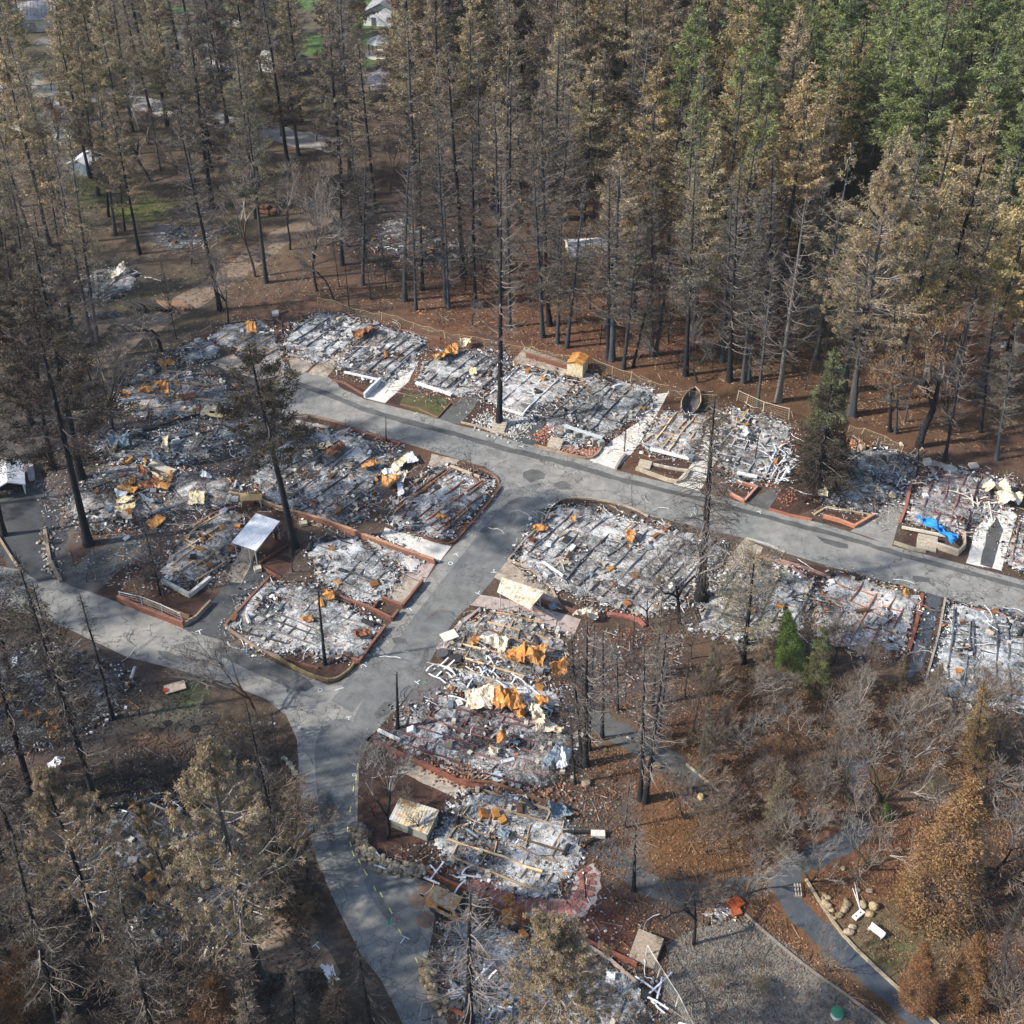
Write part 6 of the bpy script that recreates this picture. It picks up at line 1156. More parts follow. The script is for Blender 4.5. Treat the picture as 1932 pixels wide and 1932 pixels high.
# square white box scraps
for c, s, rz, col, lb in (((826, 1392), (1.2, 1.0, .5), .3, (.62, .68, .72), 'pale open box in the left part of the maroon beamed home'), ((855, 1423), (2.2, .5, .3), -.3, (.72, .72, .74), 'long white panel left of the orange box scrap'), ((958, 1440), (1.8, .5, .5), .3, (.66, .68, .68), 'white cylinder shaped box below the orange box scrap'), ((1750 - 100 + 98, 877 + 0), (1.2, 1, 1), .2, (.66, .6, .5), 'pale cube stone left of the cement rings'),
                          ((1792, 890), (1.6, 1.6, .7), .5, (.5, .5, .48), 'square grey ring block at the top of the maroon beamed home'), ((1836, 882), (1.5, 1.2, .5), .1, (.55, .5, .45), 'pink white box at the fence above the maroon beams'), ((861, 1832 + 44), (1.6, 1.2, .25), .3, (.7, .72, .72), 'white square panel at the roadside near the bottom edge'), ((880, 1345 + 408), (1.0, .6, .3), .2, (.6, .64, .7), 'pale blue white box by the burnt van'),
                          ((573, 991), (1.2, 1.0, .5), .3, (.6, .5, .34), 'tan box on the dark ground below the retaining wall'), ((487, 1078), (1.1, .9, .7), .4, (.62, .55, .42), 'pale crate at the drive corner right of the carport'), ((60, 893), (1, 5.0, .9), .35, (.55, .52, .5), 'long pale panel leaning right of the white metal shed'), ((1820, 1348), (1.6, 1.6, 1.2), .1, (.62, .55, .45), 'cream cooling unit at the lower edge of the bluish white home'),
                          ((1768, 1330), (4.0, 2.4, .3), -.15, (.5, .42, .3), 'tan rusty sheet box in the brush beside the cooling unit'), ((1388, 1707), (.01 + 1.6, 1.4, .4), .6, (.42, .09, .03), 'larger orange red box by the gravel yard'), ((1388, 1724), (1.2, .9, .4), .3, (.42, .12, .05), 'smaller orange box below the larger one by the gravel yard'), ((565, 1436 - 60), (.01 + .4, .4, .2), 0, (.6, .6, .6), 'tiny pale stone at the road fork'),
                          ((1188, 1000), (2.4, .8, .5), .9, (.42, .30, .17), 'tan trunk shaped box in the largest burnt home'), ((1060, 1012), (1.5, .9, .5), .6, (.36, .33, .24), 'grey tan tray in the upper part of the largest burnt home'), ((520, 1180 - 585), (.01 + 1.4, 1.4, .6), .2, (.6, .6, .6), 'small pale round basin base north of the brick ring')):
    o = None; q0 = U(*c); mb = MB(); L_, W_2, H_ = (k_ * .72 for k_ in s)
    for cc, dd in (((0, 0, H_ / 2), (L_ * .86, W_2 * .86, H_ * .7)), ((0, W_2 * .46, H_ / 2), (L_, W_2 * .08, H_)), ((0, -W_2 * .46, H_ / 2), (L_, W_2 * .08, H_)), ((L_ * .46, 0, H_ / 2), (L_ * .08, W_2 * .839, H_ * .98)), ((-L_ * .46, 0, H_ / 2), (L_ * .08, W_2 * .839, H_ * .98))):
        mb.box(cc, dd, 0, np.array(col) * (1 if dd[0] == L_ else .82))
    o = mb.build("salvaged_box", M_PAINT); o.location = (q0.x, q0.y, .12); o.rotation_euler = (0, 0, rz); tag(o, lb, "box")
# chair frame and picnic frame by the carport
b = U(476, 952); root = empty("metal_stand", b, "tan rusty metal stand above the white roofed carport", "metal stand")
q = MB(); q.box((0, 0, 1.1), (2.6, 1.2, .12), .1, (.5, .33, .14)); q.build("frame_top", M_PAINT, root)
for sx in (-1.1, 1.1):
    for sy in (-.45, .45): q = MB(); q.tube([(sx * 1.1, sy * 1.2, 0), (sx, sy, 1.1)], .08, 5, (.55, .5, .42)); q.build("leg", M_PAINT, root)
# steps
def steps(c, rz, n, wd, label, col=(.46, .40, .31), rise=.16, run=.4):
    b = U(*c); root = empty("garden_steps", b, label, "steps", "garden steps", rz=rz)
    for i in range(n): q = MB(); q.box((0, i * run, (i + 1) * rise / 2), (wd, run, (i + 1) * rise), 0, np.array(col) * (1 - .05 * (i % 2))); q.build("step", M_STONE, root)
steps((1022 - 84, 817), R_(-15), 6, 1.8, "pale steps left of the pebble bed")
steps((1043, 850), R_(-20), 5, 1.8, "pale garden steps between the two brick rubble beds")
steps((1747, 1037), R_(-18), 5, 2.2, "tan steps left of the planter wall under the blue tarp")
steps((1210, 1815), R_(-25), 6, 2.2, "weathered wooden steps at the bottom edge beside the mesh fence", (.36, .29, .22))
steps((1225 - 10, 882), R_(-20), 3, 1.6, "small steps between the lamp and the large flower bed")
# log pile
b = U(290, 578); root = empty("log_pile", b, "pile of charred and brown logs lying in the western clearing", "log pile"); rng = random.Random(9)
for k in range(26):
    t = k / 25; A = Vector((-5.5 + 9 * t, 1.2 - rng.random() * .8, .2 + .3 * rng.random())); a = -.55 + rng.gauss(0, .12); L = rng.uniform(3.2, 5); q = MB(); q.tube([A, A + Vector((math.cos(a) * L * .8, math.sin(a) * L - .4, 0))], .22, 7, (.03, .028, .026) if k < 16 else (.22, .13, .08), cap=True); q.build("log", M_PAINT, root)
for (x0, y0, x1, y1, r, c, lb) in ((205, 545, 232, 515, .2, (.4, .36, .3), 'pale fallen pole in the western clearing wreck'), (273, 526, 307, 532, .12, (.5, .44, .34), 'thin pale pole in front of the western clearing'), (420, 705, 436, 740, .2, (.03, .03, .03), 'fallen black pole by the small charred home'), (270, 815, 395, 780, .22, (.02, .02, .02), 'upper long black fallen trunk along the dark lane'),
                                   (300, 838, 420, 812, .22, (.02, .03, .04), 'lower long black fallen trunk in the charred home'), (395, 1810, 470, 1835, .1, (.2, .17, .14), 'thin fallen branch at the lower left gravel edge'), (398, 1540, 512, 1605, .25, (.20, .15, .10), 'long pale fallen trunk across the blue grey home remains'), (193, 575, 213, 562, .12, (.6, .5, .3), 'small pale pole near the western heap'), (192, 792, 207, 801, .12, (.55, .5, .42), 'bent pale stick near the thin bare tree')):
    A, B = U(x0, y0), U(x1, y1); q = MB(); n = 8; rr = np.random.default_rng(x0); pts = [(*(A.lerp(B, i / n) - A)[:2], .3) for i in range(n + 1)]; pts = np.array(pts) + rr.normal(0, .1, (n + 1, 3)); q.tube(pts, np.linspace(r, r * .5, n + 1), 6, c, cap=True); o = q.build("fallen_pole", M_PAINT); o.location = A; tag(o, lb, "fallen pole")
# ---------------------------------------------------------------- tree meshes
def tubes(mb, P, R, sides=3, cols=(1, 1, 1), m=0):
    P = np.asarray(P, float); n, k, _ = P.shape; R = np.broadcast_to(R, (n, k)); T = np.gradient(P, axis=1); T /= np.linalg.norm(T, axis=2, keepdims=True) + 1e-9
    ref = np.where(np.abs(T[:, :, 2:3]) > .9, np.array([1., 0, 0]), np.array([0, 0, 1.])); A = np.cross(T, ref); A /= np.linalg.norm(A, axis=2, keepdims=True) + 1e-9; B = np.cross(T, A)
    an = np.arange(sides) * 2 * math.pi / sides
    V = P[:, :, None] + R[:, :, None, None] * (np.cos(an)[None, None, :, None] * A[:, :, None] + np.sin(an)[None, None, :, None] * B[:, :, None])
    i = (np.arange(n) * k * sides)[:, None, None] + (np.arange(k - 1) * sides)[None, :, None]; j = np.arange(sides)[None, None]; j2 = (j + 1) % sides
    F = np.stack([i + j, i + j2, i + sides + j2, i + sides + j], -1).reshape(-1, 4)
    c = np.asarray(cols, float)
    if c.ndim == 2 and len(c) == n: c = np.repeat(c, k * sides, axis=0)
    return mb.add(V.reshape(-1, 3), F, c, m)
def blades(mb, p, d, L, W, cols, rng, m=1):
    n = len(p); d = d / (np.linalg.norm(d, axis=1, keepdims=True) + 1e-9); r = rng.normal(0, 1, (n, 3)); s = np.cross(d, r); s /= np.linalg.norm(s, axis=1, keepdims=True) + 1e-9
    L = np.broadcast_to(L, n)[:, None]; W = np.broadcast_to(W, n)[:, None]
    V = np.stack([p - s * W * .3, p + d * L * .55 - s * W * .5, p + d * L, p + d * L * .55 + s * W * .5], 1); V[:, 0] = p
    return mb.add(V.reshape(-1, 3), np.arange(n * 4).reshape(-1, 4), np.repeat(cols, 4, axis=0), m)
def tone(rng, n, lo=.55, hi=1.25):
    t = rng.uniform(lo, hi, (n, 1)); return np.clip(np.concatenate([t * rng.uniform(.95, 1.1, (n, 1)), t, t * rng.uniform(.75, 1.05, (n, 1))], 1), 0, 1.6)
def trunk_mesh(rng, H, r0, wob=.25, flare=1.5, col=(1, 1, 1), n=14, sides=9, top=.03):
    z = np.linspace(0, 1, n); w = np.cumsum(rng.normal(0, wob / n, (n, 2)), axis=0) * H * .06; w -= np.outer(z, w[-1]); 
    P = np.stack([w[:, 0], w[:, 1], z * H], 1); r = r0 * (1 - z) ** .8 + top; r[0] *= flare; r[1] *= 1 + (flare - 1) * .15
    mb = MB(); t = rng.uniform(.75, 1.2, (n, 1)); mb.tube(P, r, sides, np.repeat(t, 3, 1) * np.array(col)); return mb, P
def at_h(P, H, z):
    i = np.clip(z / H * (len(P) - 1), 0, len(P) - 1.001); k = i.astype(int); f = (i - k)[:, None]; return P[k] * (1 - f) + P[k + 1] * f
TWG = np.array((.15, .13, .115)); TWD = np.array((.05, .045, .042))
def conifer(seed, H=30, cb=.4, R=3.6, nb=95, nbl=7000, bl=.5, bw=.12, a=(-.3, .15), b=.3, prof=None, r0=.38, s0=.35, fan=.3, down=.35, twig=TWG, flare=1.5, puff=0, sub=0, brad=.035, hang=0, lens=(.6, 1.1), side=0.0, lean_top=.9):
    rng = np.random.default_rng(seed); tm, P = trunk_mesh(rng, H, r0, flare=flare)
    t = np.sort(rng.uniform(0, 1, nb) ** lean_top); z = H * (cb + (1 - cb) * t * .985); az = rng.uniform(0, 2 * math.pi, nb) if not side else rng.normal(math.pi, side, nb)
    pf = prof(t) if prof else (1 - t) ** .75 * np.clip(.45 + t * 3, 0, 1)
    lob = .62 + .6 * vnoise(np.cos(az) * 2 + t * 9 + seed, np.sin(az) * 2 + t * 4, 1.3, 2); L = np.maximum(R * pf * lob * rng.uniform(*lens, nb) * 1.25, .35)
    s = np.linspace(0, 1, 5); aa = rng.uniform(*a, nb) + t * .35; bb = b * rng.uniform(.5, 1.5, nb)
    o = at_h(P, H, z); dx, dy = np.cos(az), np.sin(az); cur = rng.normal(0, .12, nb)
    def br(s_, i=slice(None)):
        s_ = np.asarray(s_); r = L[i] * s_; lat = L[i] * cur[i] * s_ * s_
        return np.stack([o[i, 0] + dx[i] * r - dy[i] * lat, o[i, 1] + dy[i] * r + dx[i] * lat, o[i, 2] + L[i] * (aa[i] * s_ + bb[i] * s_ * s_)], -1)
    Pb = np.stack([br(np.full(nb, q)) for q in s], 1); Pb[:, 1:] += rng.normal(0, .05, (nb, 4, 3))
    cm = MB(); tubes(cm, Pb, (brad * (1 - s * .85))[None] * (.6 + L / max(R, 1))[:, None], 3, twig[None] * rng.uniform(.5, 1.5, (nb, 1)))
    # side twigs
    ns = int(nb * (sub or 4)); bi = rng.integers(0, nb, ns); ss = rng.uniform(.3, .98, ns); p0 = br(ss, bi); sa = az[bi] + rng.choice([-1, 1], ns) * rng.uniform(.4, 1.1, ns); sl = L[bi] * rng.uniform(.18, .42, ns) * (1.15 - ss * .5)
    dz = rng.uniform(-.35, .5, ns) - hang; q = np.stack([np.cos(sa), np.sin(sa), dz], 1) * sl[:, None]; p1 = p0 + q * .5 + rng.normal(0, .05, (ns, 3)); p2 = p0 + q; p2[:, 2] += sl * (.15 - hang * .6)
    tubes(cm, np.stack([p0, p1, p2], 1), np.array([brad * .45, brad * .33, brad * .15])[None], 3, twig[None] * rng.uniform(.5, 1.6, (ns, 1)))
    if nbl:
        if puff:
            ends = np.concatenate([br(np.full(nb, 1.0)), br(rng.uniform(.7, .95, nb)), p2]); ne = len(ends); k = nbl // ne; c = np.repeat(ends, k, axis=0)
            d = rng.normal(0, 1, (ne * k, 3)); d /= np.linalg.norm(d, axis=1, keepdims=True); d[:, 2] -= down; pp = c + d * puff * rng.uniform(0, .35, (ne * k, 1)); tn = np.repeat(tone(rng, ne, .65, 1.2), k, axis=0) * rng.uniform(.75, 1.2, (ne * k, 1))
            blades(cm, pp, d, puff * rng.uniform(.6, 1.1, ne * k), bw, tn, rng)
        else:
            w_ = L / L.sum(); bi = rng.choice(nb, nbl, p=w_); ss = s0 + (1 - s0) * rng.uniform(0, 1, nbl) ** .8; pp = br(ss, bi); lat = rng.uniform(-1, 1, nbl) * fan * L[bi] * np.sin(np.clip(ss, 0, .97) * math.pi) ** .5
            pp[:, 0] += -dy[bi] * lat; pp[:, 1] += dx[bi] * lat; pp[:, 2] -= np.abs(lat) * .15 + hang * rng.uniform(0, 1, nbl) * L[bi] * .3; pp += rng.normal(0, .08, (nbl, 3))
            d = np.stack([dx[bi], dy[bi], rng.uniform(-.2, .5, nbl)], 1) * .8 + rng.normal(0, .6, (nbl, 3)); d[:, 2] -= down
            tn = tone(rng, nb, .6, 1.25)[bi] * rng.uniform(.7, 1.25, (nbl, 1)); blades(cm, pp, d, bl * rng.uniform(.6, 1.3, nbl), bw * rng.uniform(.7, 1.3, nbl), tn, rng)
    return tm, cm, H
def dense_cone(seed, H=14, R=3, n=22000, base=.02, bl=.22, bw=.07, shape=.85):
    rng = np.random.default_rng(seed); tm, P = trunk_mesh(rng, H, .22)
    nb = 230; t = rng.uniform(0, 1, nb) ** 1.2; az = rng.uniform(0, 6.283, nb); z = H * (base + (1 - base) * t * .97); rr = R * (1 - t) ** shape * (.72 + .5 * vnoise(np.cos(az) * 2 + seed, np.sin(az) * 2 + t * 6, 1.5, 2)) * np.clip(.6 + t * 4, 0, 1)
    c = np.stack([np.cos(az) * rr * .8, np.sin(az) * rr * .8, z], 1); cm = MB(); z0 = np.maximum(z - rr * .35, .1)
    tubes(cm, np.stack([np.stack([c[:, 0] * 0, c[:, 1] * 0, z0], 1), c * np.array([.5, .5, 1]) - np.array([0, 0, .15]), c], 1), np.array([.03, .02, .01])[None], 3, TWG * .8)
    k = n // nb; cc = np.repeat(c, k, axis=0); sz = np.repeat(.14 + .10 * R * (1 - t) ** .5, k)[:, None]; g = rng.normal(0, 1, (nb * k, 3)) * sz * np.array([.75, .75, 1.0]); out = np.repeat(np.stack([np.cos(az), np.sin(az), az * 0 + .35], 1), k, axis=0)
    d = out * .7 + rng.normal(0, .6, (nb * k, 3)); tn = np.repeat(tone(rng, nb, .6, 1.2), k, axis=0) * rng.uniform(.7, 1.3, (nb * k, 1)); p = cc + g; p[:, 2] = np.maximum(p[:, 2], .1)
    blades(cm, p, d, bl * rng.uniform(.6, 1.4, nb * k), bw, tn, rng); return tm, cm, H
def oak(seed, H=12, spread=.55, depth=6, r0=.28, stems=1, leaves=0, up=.12, droop=0.0, tw=TWG, first=.28, kids=(2, 3), lf=.72, trunkcol=(1, 1, 1)):
    rng = np.random.default_rng(seed); segs = {}; tips = []; tm = MB(); cm = MB()
    def grow(p, d, L, r, k):
        pts = [p]; dd = d
        for i in range(3):
            dd = dd + rng.normal(0, .13, 3); dd[2] += up * .35 - droop * (depth - k) * .05; dd /= np.linalg.norm(dd); p = p + dd * L / 3; pts.append(p)
        if k >= depth - 1: tm.tube(pts, np.linspace(r, r * .72, 4), 7 if k == depth else 5, np.array(trunkcol) * rng.uniform(.8, 1.15))
        else: segs.setdefault(k, []).append((np.array(pts), r))
        if k == 0: tips.append(p); return
        n = rng.integers(kids[0], kids[1] + 1)
        for j in range(n):
            a = rng.normal(0, 1, 3); a -= a.dot(dd) * dd; a /= np.linalg.norm(a) + 1e-9; an = spread * rng.uniform(.5, 1.35) * (1 if n > 1 else .4); nd = dd * math.cos(an) + a * math.sin(an); nd /= np.linalg.norm(nd)
            grow(p, nd, L * lf * rng.uniform(.75, 1.15), r * (.62 if j else .74), k - 1)
        if k < depth - 1 and rng.random() < .6: a = rng.normal(0, 1, 3); grow(pts[2], (dd + a * .8) / np.linalg.norm(dd + a * .8), L * .6, r * .4, max(0, k - 2))
    for s in range(stems):
        a = rng.uniform(0, 6.28); dv = np.array([math.cos(a) * .35, math.sin(a) * .35, 1.]) if stems > 1 else np.array([rng.normal(0, .06), rng.normal(0, .06), 1.]); grow(np.array([0., 0, 0]) + (np.array([math.cos(a), math.sin(a), 0]) * .12 if stems > 1 else 0), dv / np.linalg.norm(dv), H * first * rng.uniform(.85, 1.15), r0 * (1 if s == 0 else .8), depth)
    for k, l in segs.items():
        Pp = np.stack([q[0] for q in l]); r = np.array([q[1] for q in l]); tubes(cm, Pp, np.maximum(r[:, None] * np.linspace(1, .7, 4)[None], .010), 3, tw[None] * rng.uniform(.6, 1.5, (len(l), 1)))
    T = np.array(tips)
    if leaves: 
        bi = rng.integers(0, len(T), leaves); d = rng.normal(0, 1, (leaves, 3)); d[:, 2] -= .4; blades(cm, T[bi] + rng.normal(0, .16, (leaves, 3)), d, .16, .09, tone(rng, leaves, .5, 1.3), rng)
    allz = T[:, 2].max(); sc = H / allz
    for q in (tm, cm): q.v = [v * sc for v in q.v]
    return tm, cm, H
LIB = {}
def reg(name, fn):
    tm, cm, H = fn; t = tm.build("trunk", M_BARK, None, smooth=True, link=False); c = cm.build("crown", [M_TWIG, M_LEAF], None, link=False); LIB.setdefault(name, []).append((t, c, H))
for s in range(6): reg("pine", conifer(10 + s, 30, .24 + .05 * (s % 3), 4.0 + .4 * (s % 3), 125, 9500, .46, .12, down=.35, sub=5, r0=.30))
for s in range(5): reg("burnt", conifer(30 + s, 30, .16 + .07 * (s % 3), 3.9, 150, 3600, .38, .085, a=(-.3, .2), b=.3, sub=9, twig=TWG * 1.0, r0=.30, lens=(.45, 1.2), brad=.04))
for s in range(3): reg("snag", conifer(50 + s, 30, .2, 3.6, 130, 0, a=(-.55, .1), b=.6, sub=4, twig=TWG * 1.1, prof=lambda t: (1 - t) ** .35 * .8, r0=.30, brad=.045, lens=(.4, 1.2)))
for s in range(3): reg("puff", conifer(60 + s, 24, .34, 4.9, 120, 52000, bw=.05, puff=.28, sub=7, down=.3, twig=TWG * 1.8, a=(-.25, .35), b=.3, r0=.30, brad=.05, lens=(.5, 1.2), prof=lambda t: (1 - t) ** .9 * np.clip(.5 + t * 3, 0, 1) + .04))
for s in range(3): reg("darkpine", conifer(70 + s, 26, .42, 5.0, 95, 11000, .42, .09, down=.2, twig=TWD * 1.3, a=(-.55, .1), b=.3, lens=(.45, 1.25), r0=.33, fan=.22, s0=.45))
for s in range(2): reg("droop", conifer(80 + s, 30, .14, 4.6, 190, 3600, .30, .06, a=(.1, .4), b=-.8, hang=.45, sub=8, twig=TWG * .62, r0=.55, flare=1.7, prof=lambda t: (1 - t) ** .4 * np.clip(.4 + t * 2, 0, 1), brad=.05, down=.8))
for s in range(3): reg("cypress", dense_cone(90 + s, 14, 3.1 - .3 * s))
for s in range(3): reg("fan", conifer(100 + s, 16, .10, 3.0, 150, 0, a=(.15, .45), b=-.65, sub=7, twig=TWD * 1.3, r0=.18, hang=.2, prof=lambda t: (1 - t) ** .8, brad=.025))
for s in range(3): reg("brownfir", conifer(110 + s, 16, .06, 2.9, 150, 9000, .3, .075, a=(-.1, .2), b=-.1, sub=4, r0=.18, twig=TWG, prof=lambda t: (1 - t) ** .85, brad=.025, down=.3))
for s in range(2): reg("feather", conifer(120 + s, 18, .12, 3.0, 120, 6500, .28, .06, a=(.5, 1.0), b=.25, sub=9, r0=.22, twig=TWG * 1.1, prof=lambda t: np.sin(np.clip(t * .9 + .12, 0, 1) * 3.14) ** .6, brad=.03, down=.1))
for s in range(5): reg("oak", oak(130 + s, 12, .5, 7, .19, tw=TWG * 1.25, lf=.76, kids=(2, 3)))
for s in range(2): reg("paleoak", oak(140 + s, 14, .42, 8, .13, stems=4, tw=np.array((.21, .185, .16)), first=.2, up=.22, lf=.78, kids=(2, 2)))
for s in range(2): reg("leafoak", oak(150 + s, 14, .52, 6, .34, leaves=5200, tw=TWG))
for s in range(2): reg("blackoak", oak(160 + s, 9, .6, 5, .17, tw=TWD, up=.1, first=.3))
for s in range(4): reg("shrub", oak(170 + s, 7, .42, 6, .05, stems=6, tw=np.array((.17, .13, .10)), first=.2, up=.12, kids=(2, 3), lf=.78))
for s in range(3): reg("brush", oak(180 + s, 7, .45, 6, .05, stems=5, leaves=3000, tw=np.array((.17, .12, .09)), first=.2, lf=.78))
for s in range(3): reg("sapling", conifer(190 + s, 8, .3, .9, 22, 0, a=(.2, .7), b=.1, sub=2, r0=.07, twig=TWD * 1.2, brad=.018))
reg("pole", conifer(195, 8, .5, .35, 8, 0, sub=1, r0=.10, twig=TWD, brad=.02))
KINDINFO = {"pine": ("dead_pine", "pine"), "burnt": ("burnt_pine", "burnt pine"), "snag": ("bare_snag", "dead tree"), "puff": ("tufted_pine", "pine"), "darkpine": ("dark_pine", "pine"), "droop": ("drooping_cedar", "conifer"), "cypress": ("browned_cypress", "conifer"),
            "fan": ("charred_fir", "charred fir"), "brownfir": ("brown_fir", "fir"), "feather": ("feathery_tree", "dead tree"), "oak": ("bare_oak", "bare tree"), "paleoak": ("pale_oak", "bare tree"), "leafoak": ("brown_leaved_oak", "oak"), "blackoak": ("charred_oak", "charred tree"),
            "shrub": ("bare_shrub", "shrub"), "brush": ("brown_bush", "bush"), "sapling": ("burnt_sapling", "sapling"), "pole": ("charred_pole", "burnt trunk")}
TR = random.Random(77); TREES = []
BARKC = {"black": (.022, .022, .026), "grey": (.085, .08, .078), "blue": (.055, .062, .07), "brown": (.10, .065, .045), "pale": (.20, .18, .155), "moss": (.09, .085, .055)}
CR = {"tan": (.355, .29, .195), "gold": (.38, .295, .165), "brown": (.245, .197, .14), "greybrown": (.17, .148, .125), "dark": (.075, .062, .052), "orange": (.37, .24, .125), "rust": (.31, .175, .095), "green": (.12, .17, .06), "olive": (.14, .15, .06), "black": (.035, .032, .03), "puff": (.36, .295, .205), "rosy": (.26, .15, .09)}
def plant(kind, base, topz, crown="brown", bark="grey", wf=1.0, label=None, group=None, green=1.0, var=None, used=None):
    """base, top: world points"""
    lst = LIB[kind]; t0, c0, Hn = lst[var % len(lst)] if var is not None else TR.choice(lst); v = topz - base; h = v.length; name, cat = KINDINFO[kind]
    root = empty(name, base, label, cat, group); q = Vector((0, 0, 1)).rotation_difference(v.normalized()); root.rotation_mode = 'QUATERNION'; root.rotation_quaternion = q @ Quaternion((0, 0, 1), TR.uniform(0, 6.283))
    k = h / Hn; root.scale = (k * wf, k * wf, k)
    c = CR[crown] if isinstance(crown, str) else crown; f = TR.uniform(.85, 1.15); b = BARKC[bark]; fb = TR.uniform(.75, 1.3)
    for src, col in ((t0, (b[0] * fb, b[1] * fb, b[2] * fb, 1)), (c0, (c[0] * f, c[1] * f * TR.uniform(.95, 1.05), c[2] * f, green))):
        o = src.copy(); COL.objects.link(o); o.parent = root; o.color = col
    TREES.append((root, kind, base, label)); return root
def T(kind, bx, by, tx, ty, crown="brown", bark="black", label=None, wf=1.0, green=1.0, group=None, var=None):
    b, t = top_of(bx, by, tx, ty); return plant(kind, b, t, crown, bark, wf, label, group, green, var)
# ---------------------------------------------------------------- single trees, surveyed one by one
T("droop", 1322, 1129, 1350, 746, "brown", "black", "tall drooping burnt cedar with flared black trunk right of the largest burnt home", wf=1.0, var=0)
T("snag", 941, 803, 946, 330, "dark", "black", "lone tall black trunk with short bare branches standing in the pebble bed", wf=1.0, var=0)
T("darkpine", 555, 1032, 468, 648, "dark", "black", "leaning black pine with dark crown between carport and rusty scrap home", wf=1.15, var=0)
T("fan", 303, 1123, 262, 958, "dark", "black", "thin charred fir at the pale block wall above the wire fence", wf=.7)
T("darkpine", 167, 1027, 62, 575, "dark", "black", "big black pine with thick leaning trunk beside the ash coloured yard", wf=1.1, var=1)
T("darkpine", 153, 903, 60, 440, "greybrown", "black", "tall black pine behind the big leaning one at the left", wf=1.0, var=2)
T("burnt", 138, 773, 88, 470, "dark", "black", "dark pine in front of the pale track at the left")
T("oak", 213, 810, 182, 610, "brown", "black", "slim bare black tree left of the burnt pickup home", var=0, wf=.8)
T("oak", 305, 663, 262, 462, "brown", "black", "bare spreading oak south of the small log pile", var=1)
T("burnt", 416, 585, 333, 205, "greybrown", "black", "tall burnt pine with thick black trunk where the dirt track bends", wf=1.0, var=0)
T("oak", 431, 613, 395, 430, "brown", "black", "thin bare tree leaning beside the thick black trunk at the track bend", wf=.6, var=2)
T("darkpine", 502, 533, 463, 178, "greybrown", "grey", "symmetrical dark feathery pine with clean grey trunk right of the dirt track", wf=.85, var=2)
T("oak", 481, 522, 400, 300, "brown", "brown", "forked bare oak left of the clean grey trunk", var=3, wf=.8)
T("oak", 598, 549, 540, 330, "rosy", "black", "leaning bare oak right of the dirt track near the fence", var=4, wf=.7)
T("oak", 547, 471, 522, 300, "rosy", "black", "bare oak in the middle of the leafy slope right of the track", wf=.8)
T("burnt", 218, 444, 182, 160, "greybrown", "grey", "tall burnt pine on the left of the small green clearing", wf=.9)
T("burnt", 236, 436, 215, 230, "dark", "black", "shorter dark pine just right of the tall one by the green clearing", wf=.8)
T("pine", 205, 409, 190, 165, "tan", "black", "dark trunked pine behind the pair by the green clearing", wf=.9)
T("oak", 285, 343, 215, 178, "brown", "black", "large multi stemmed bare oak above the green clearing", wf=1.0, var=1)
T("fan", 303, 322, 285, 210, "dark", "black", "dark charred fir right behind the multi stemmed oak")
T("burnt", 183, 640, 128, 240, "tan", "grey", "tall grey trunked pine in front of the western clearing wreck", wf=.8, var=1)
T("burnt", 172, 640, 95, 250, "tan", "grey", "tall grey trunked pine just left of its twin before the western wreck", wf=.9, var=2)
T("burnt", 135, 615, 90, 330, "dark", "black", "black trunked pine left of the two tall grey trunks", wf=.9)
T("burnt", 333, 640, 300, 480, "dark", "black", "thin black tree standing between track and small charred home", wf=.4)
T("burnt", 20, 430, 5, 150, "dark", "black", "dark pine at the far left edge above the wreck")
T("puff", 492, 1855, 385, 1402, "puff", "grey", "largest tufted tan pine at lower left with a long grey leaning trunk", wf=.88, var=0)
T("puff", 220, 1853, 78, 1455, "puff", "black", "tufted tan pine with round crown at the left, lower quarter", wf=.82, var=1)
T("puff", 383, 1848, 258, 1505, "puff", "black", "sparse small crowned tufted pine with a long black trunk between the two larger ones", wf=.42, var=2)
T("puff", 1075, 2040, 1035, 1735, "puff", "grey", "broad tufted olive tan pine at the bottom edge right of the road", wf=1.1, var=2)
T("burnt", 187, 1533, 28, 1040, "dark", "black", "thick black trunk of the twin pair at the left, right one, leaning left", wf=.8, var=3)
T("burnt", 178, 1505, 60, 1095, "dark", "black", "thick black trunk of the twin pair at the left, left one", wf=.8, var=4)
T("fan", 213, 1357, 150, 1120, "dark", "black", "charred fir with fan shaped drooping branches beside the west road", wf=.9, var=0)
T("fan", 550, 1712, 463, 1322, "dark", "black", "tall charred fir left of the road bend", wf=.6, var=1)
T("brownfir", 520, 1700, 505, 1465, "dark", "black", "dark drooping fir by the planted verge left of the road", wf=.9)
T("fan", 585, 1700, 575, 1590, "dark", "black", "low charred fir at the verge edge beside the road", wf=1.0)
for x, y, tx, ty, lb in ((482, 1515, 402, 1352, "tallest of the thin charred spikes left of the fork"), (527, 1445, 512, 1342, "thin charred spike nearest the road at the fork"), (315, 1480, 298, 1418, "short charred spike in front of the bare plot"), (333, 1472, 314, 1402, "second short charred spike right of the first"), (430, 1478, 400, 1375, "charred spike behind the largest tufted pine"), (498, 1500, 470, 1400, "charred spike right of the tallest thin spike"), (288, 1520, 280, 1470, "small black snag below the bare plot")):
    T("fan", x, y, tx, ty, "black", "black", lb, wf=.45)
T("oak", 485, 1355, 470, 1238, "brown", "brown", "round crowned bare oak on the verge at the fork", wf=1.6, var=4)
T("snag", 884, 1932, 888, 1683, "black", "black", "black trunk rising from the bottom edge left of the broad tufted pine", wf=1.9, var=1)
T("fan", 704, 1940, 672, 1778, "dark", "black", "charred fir rising from the bottom edge in front of the road", wf=1.2, var=2)
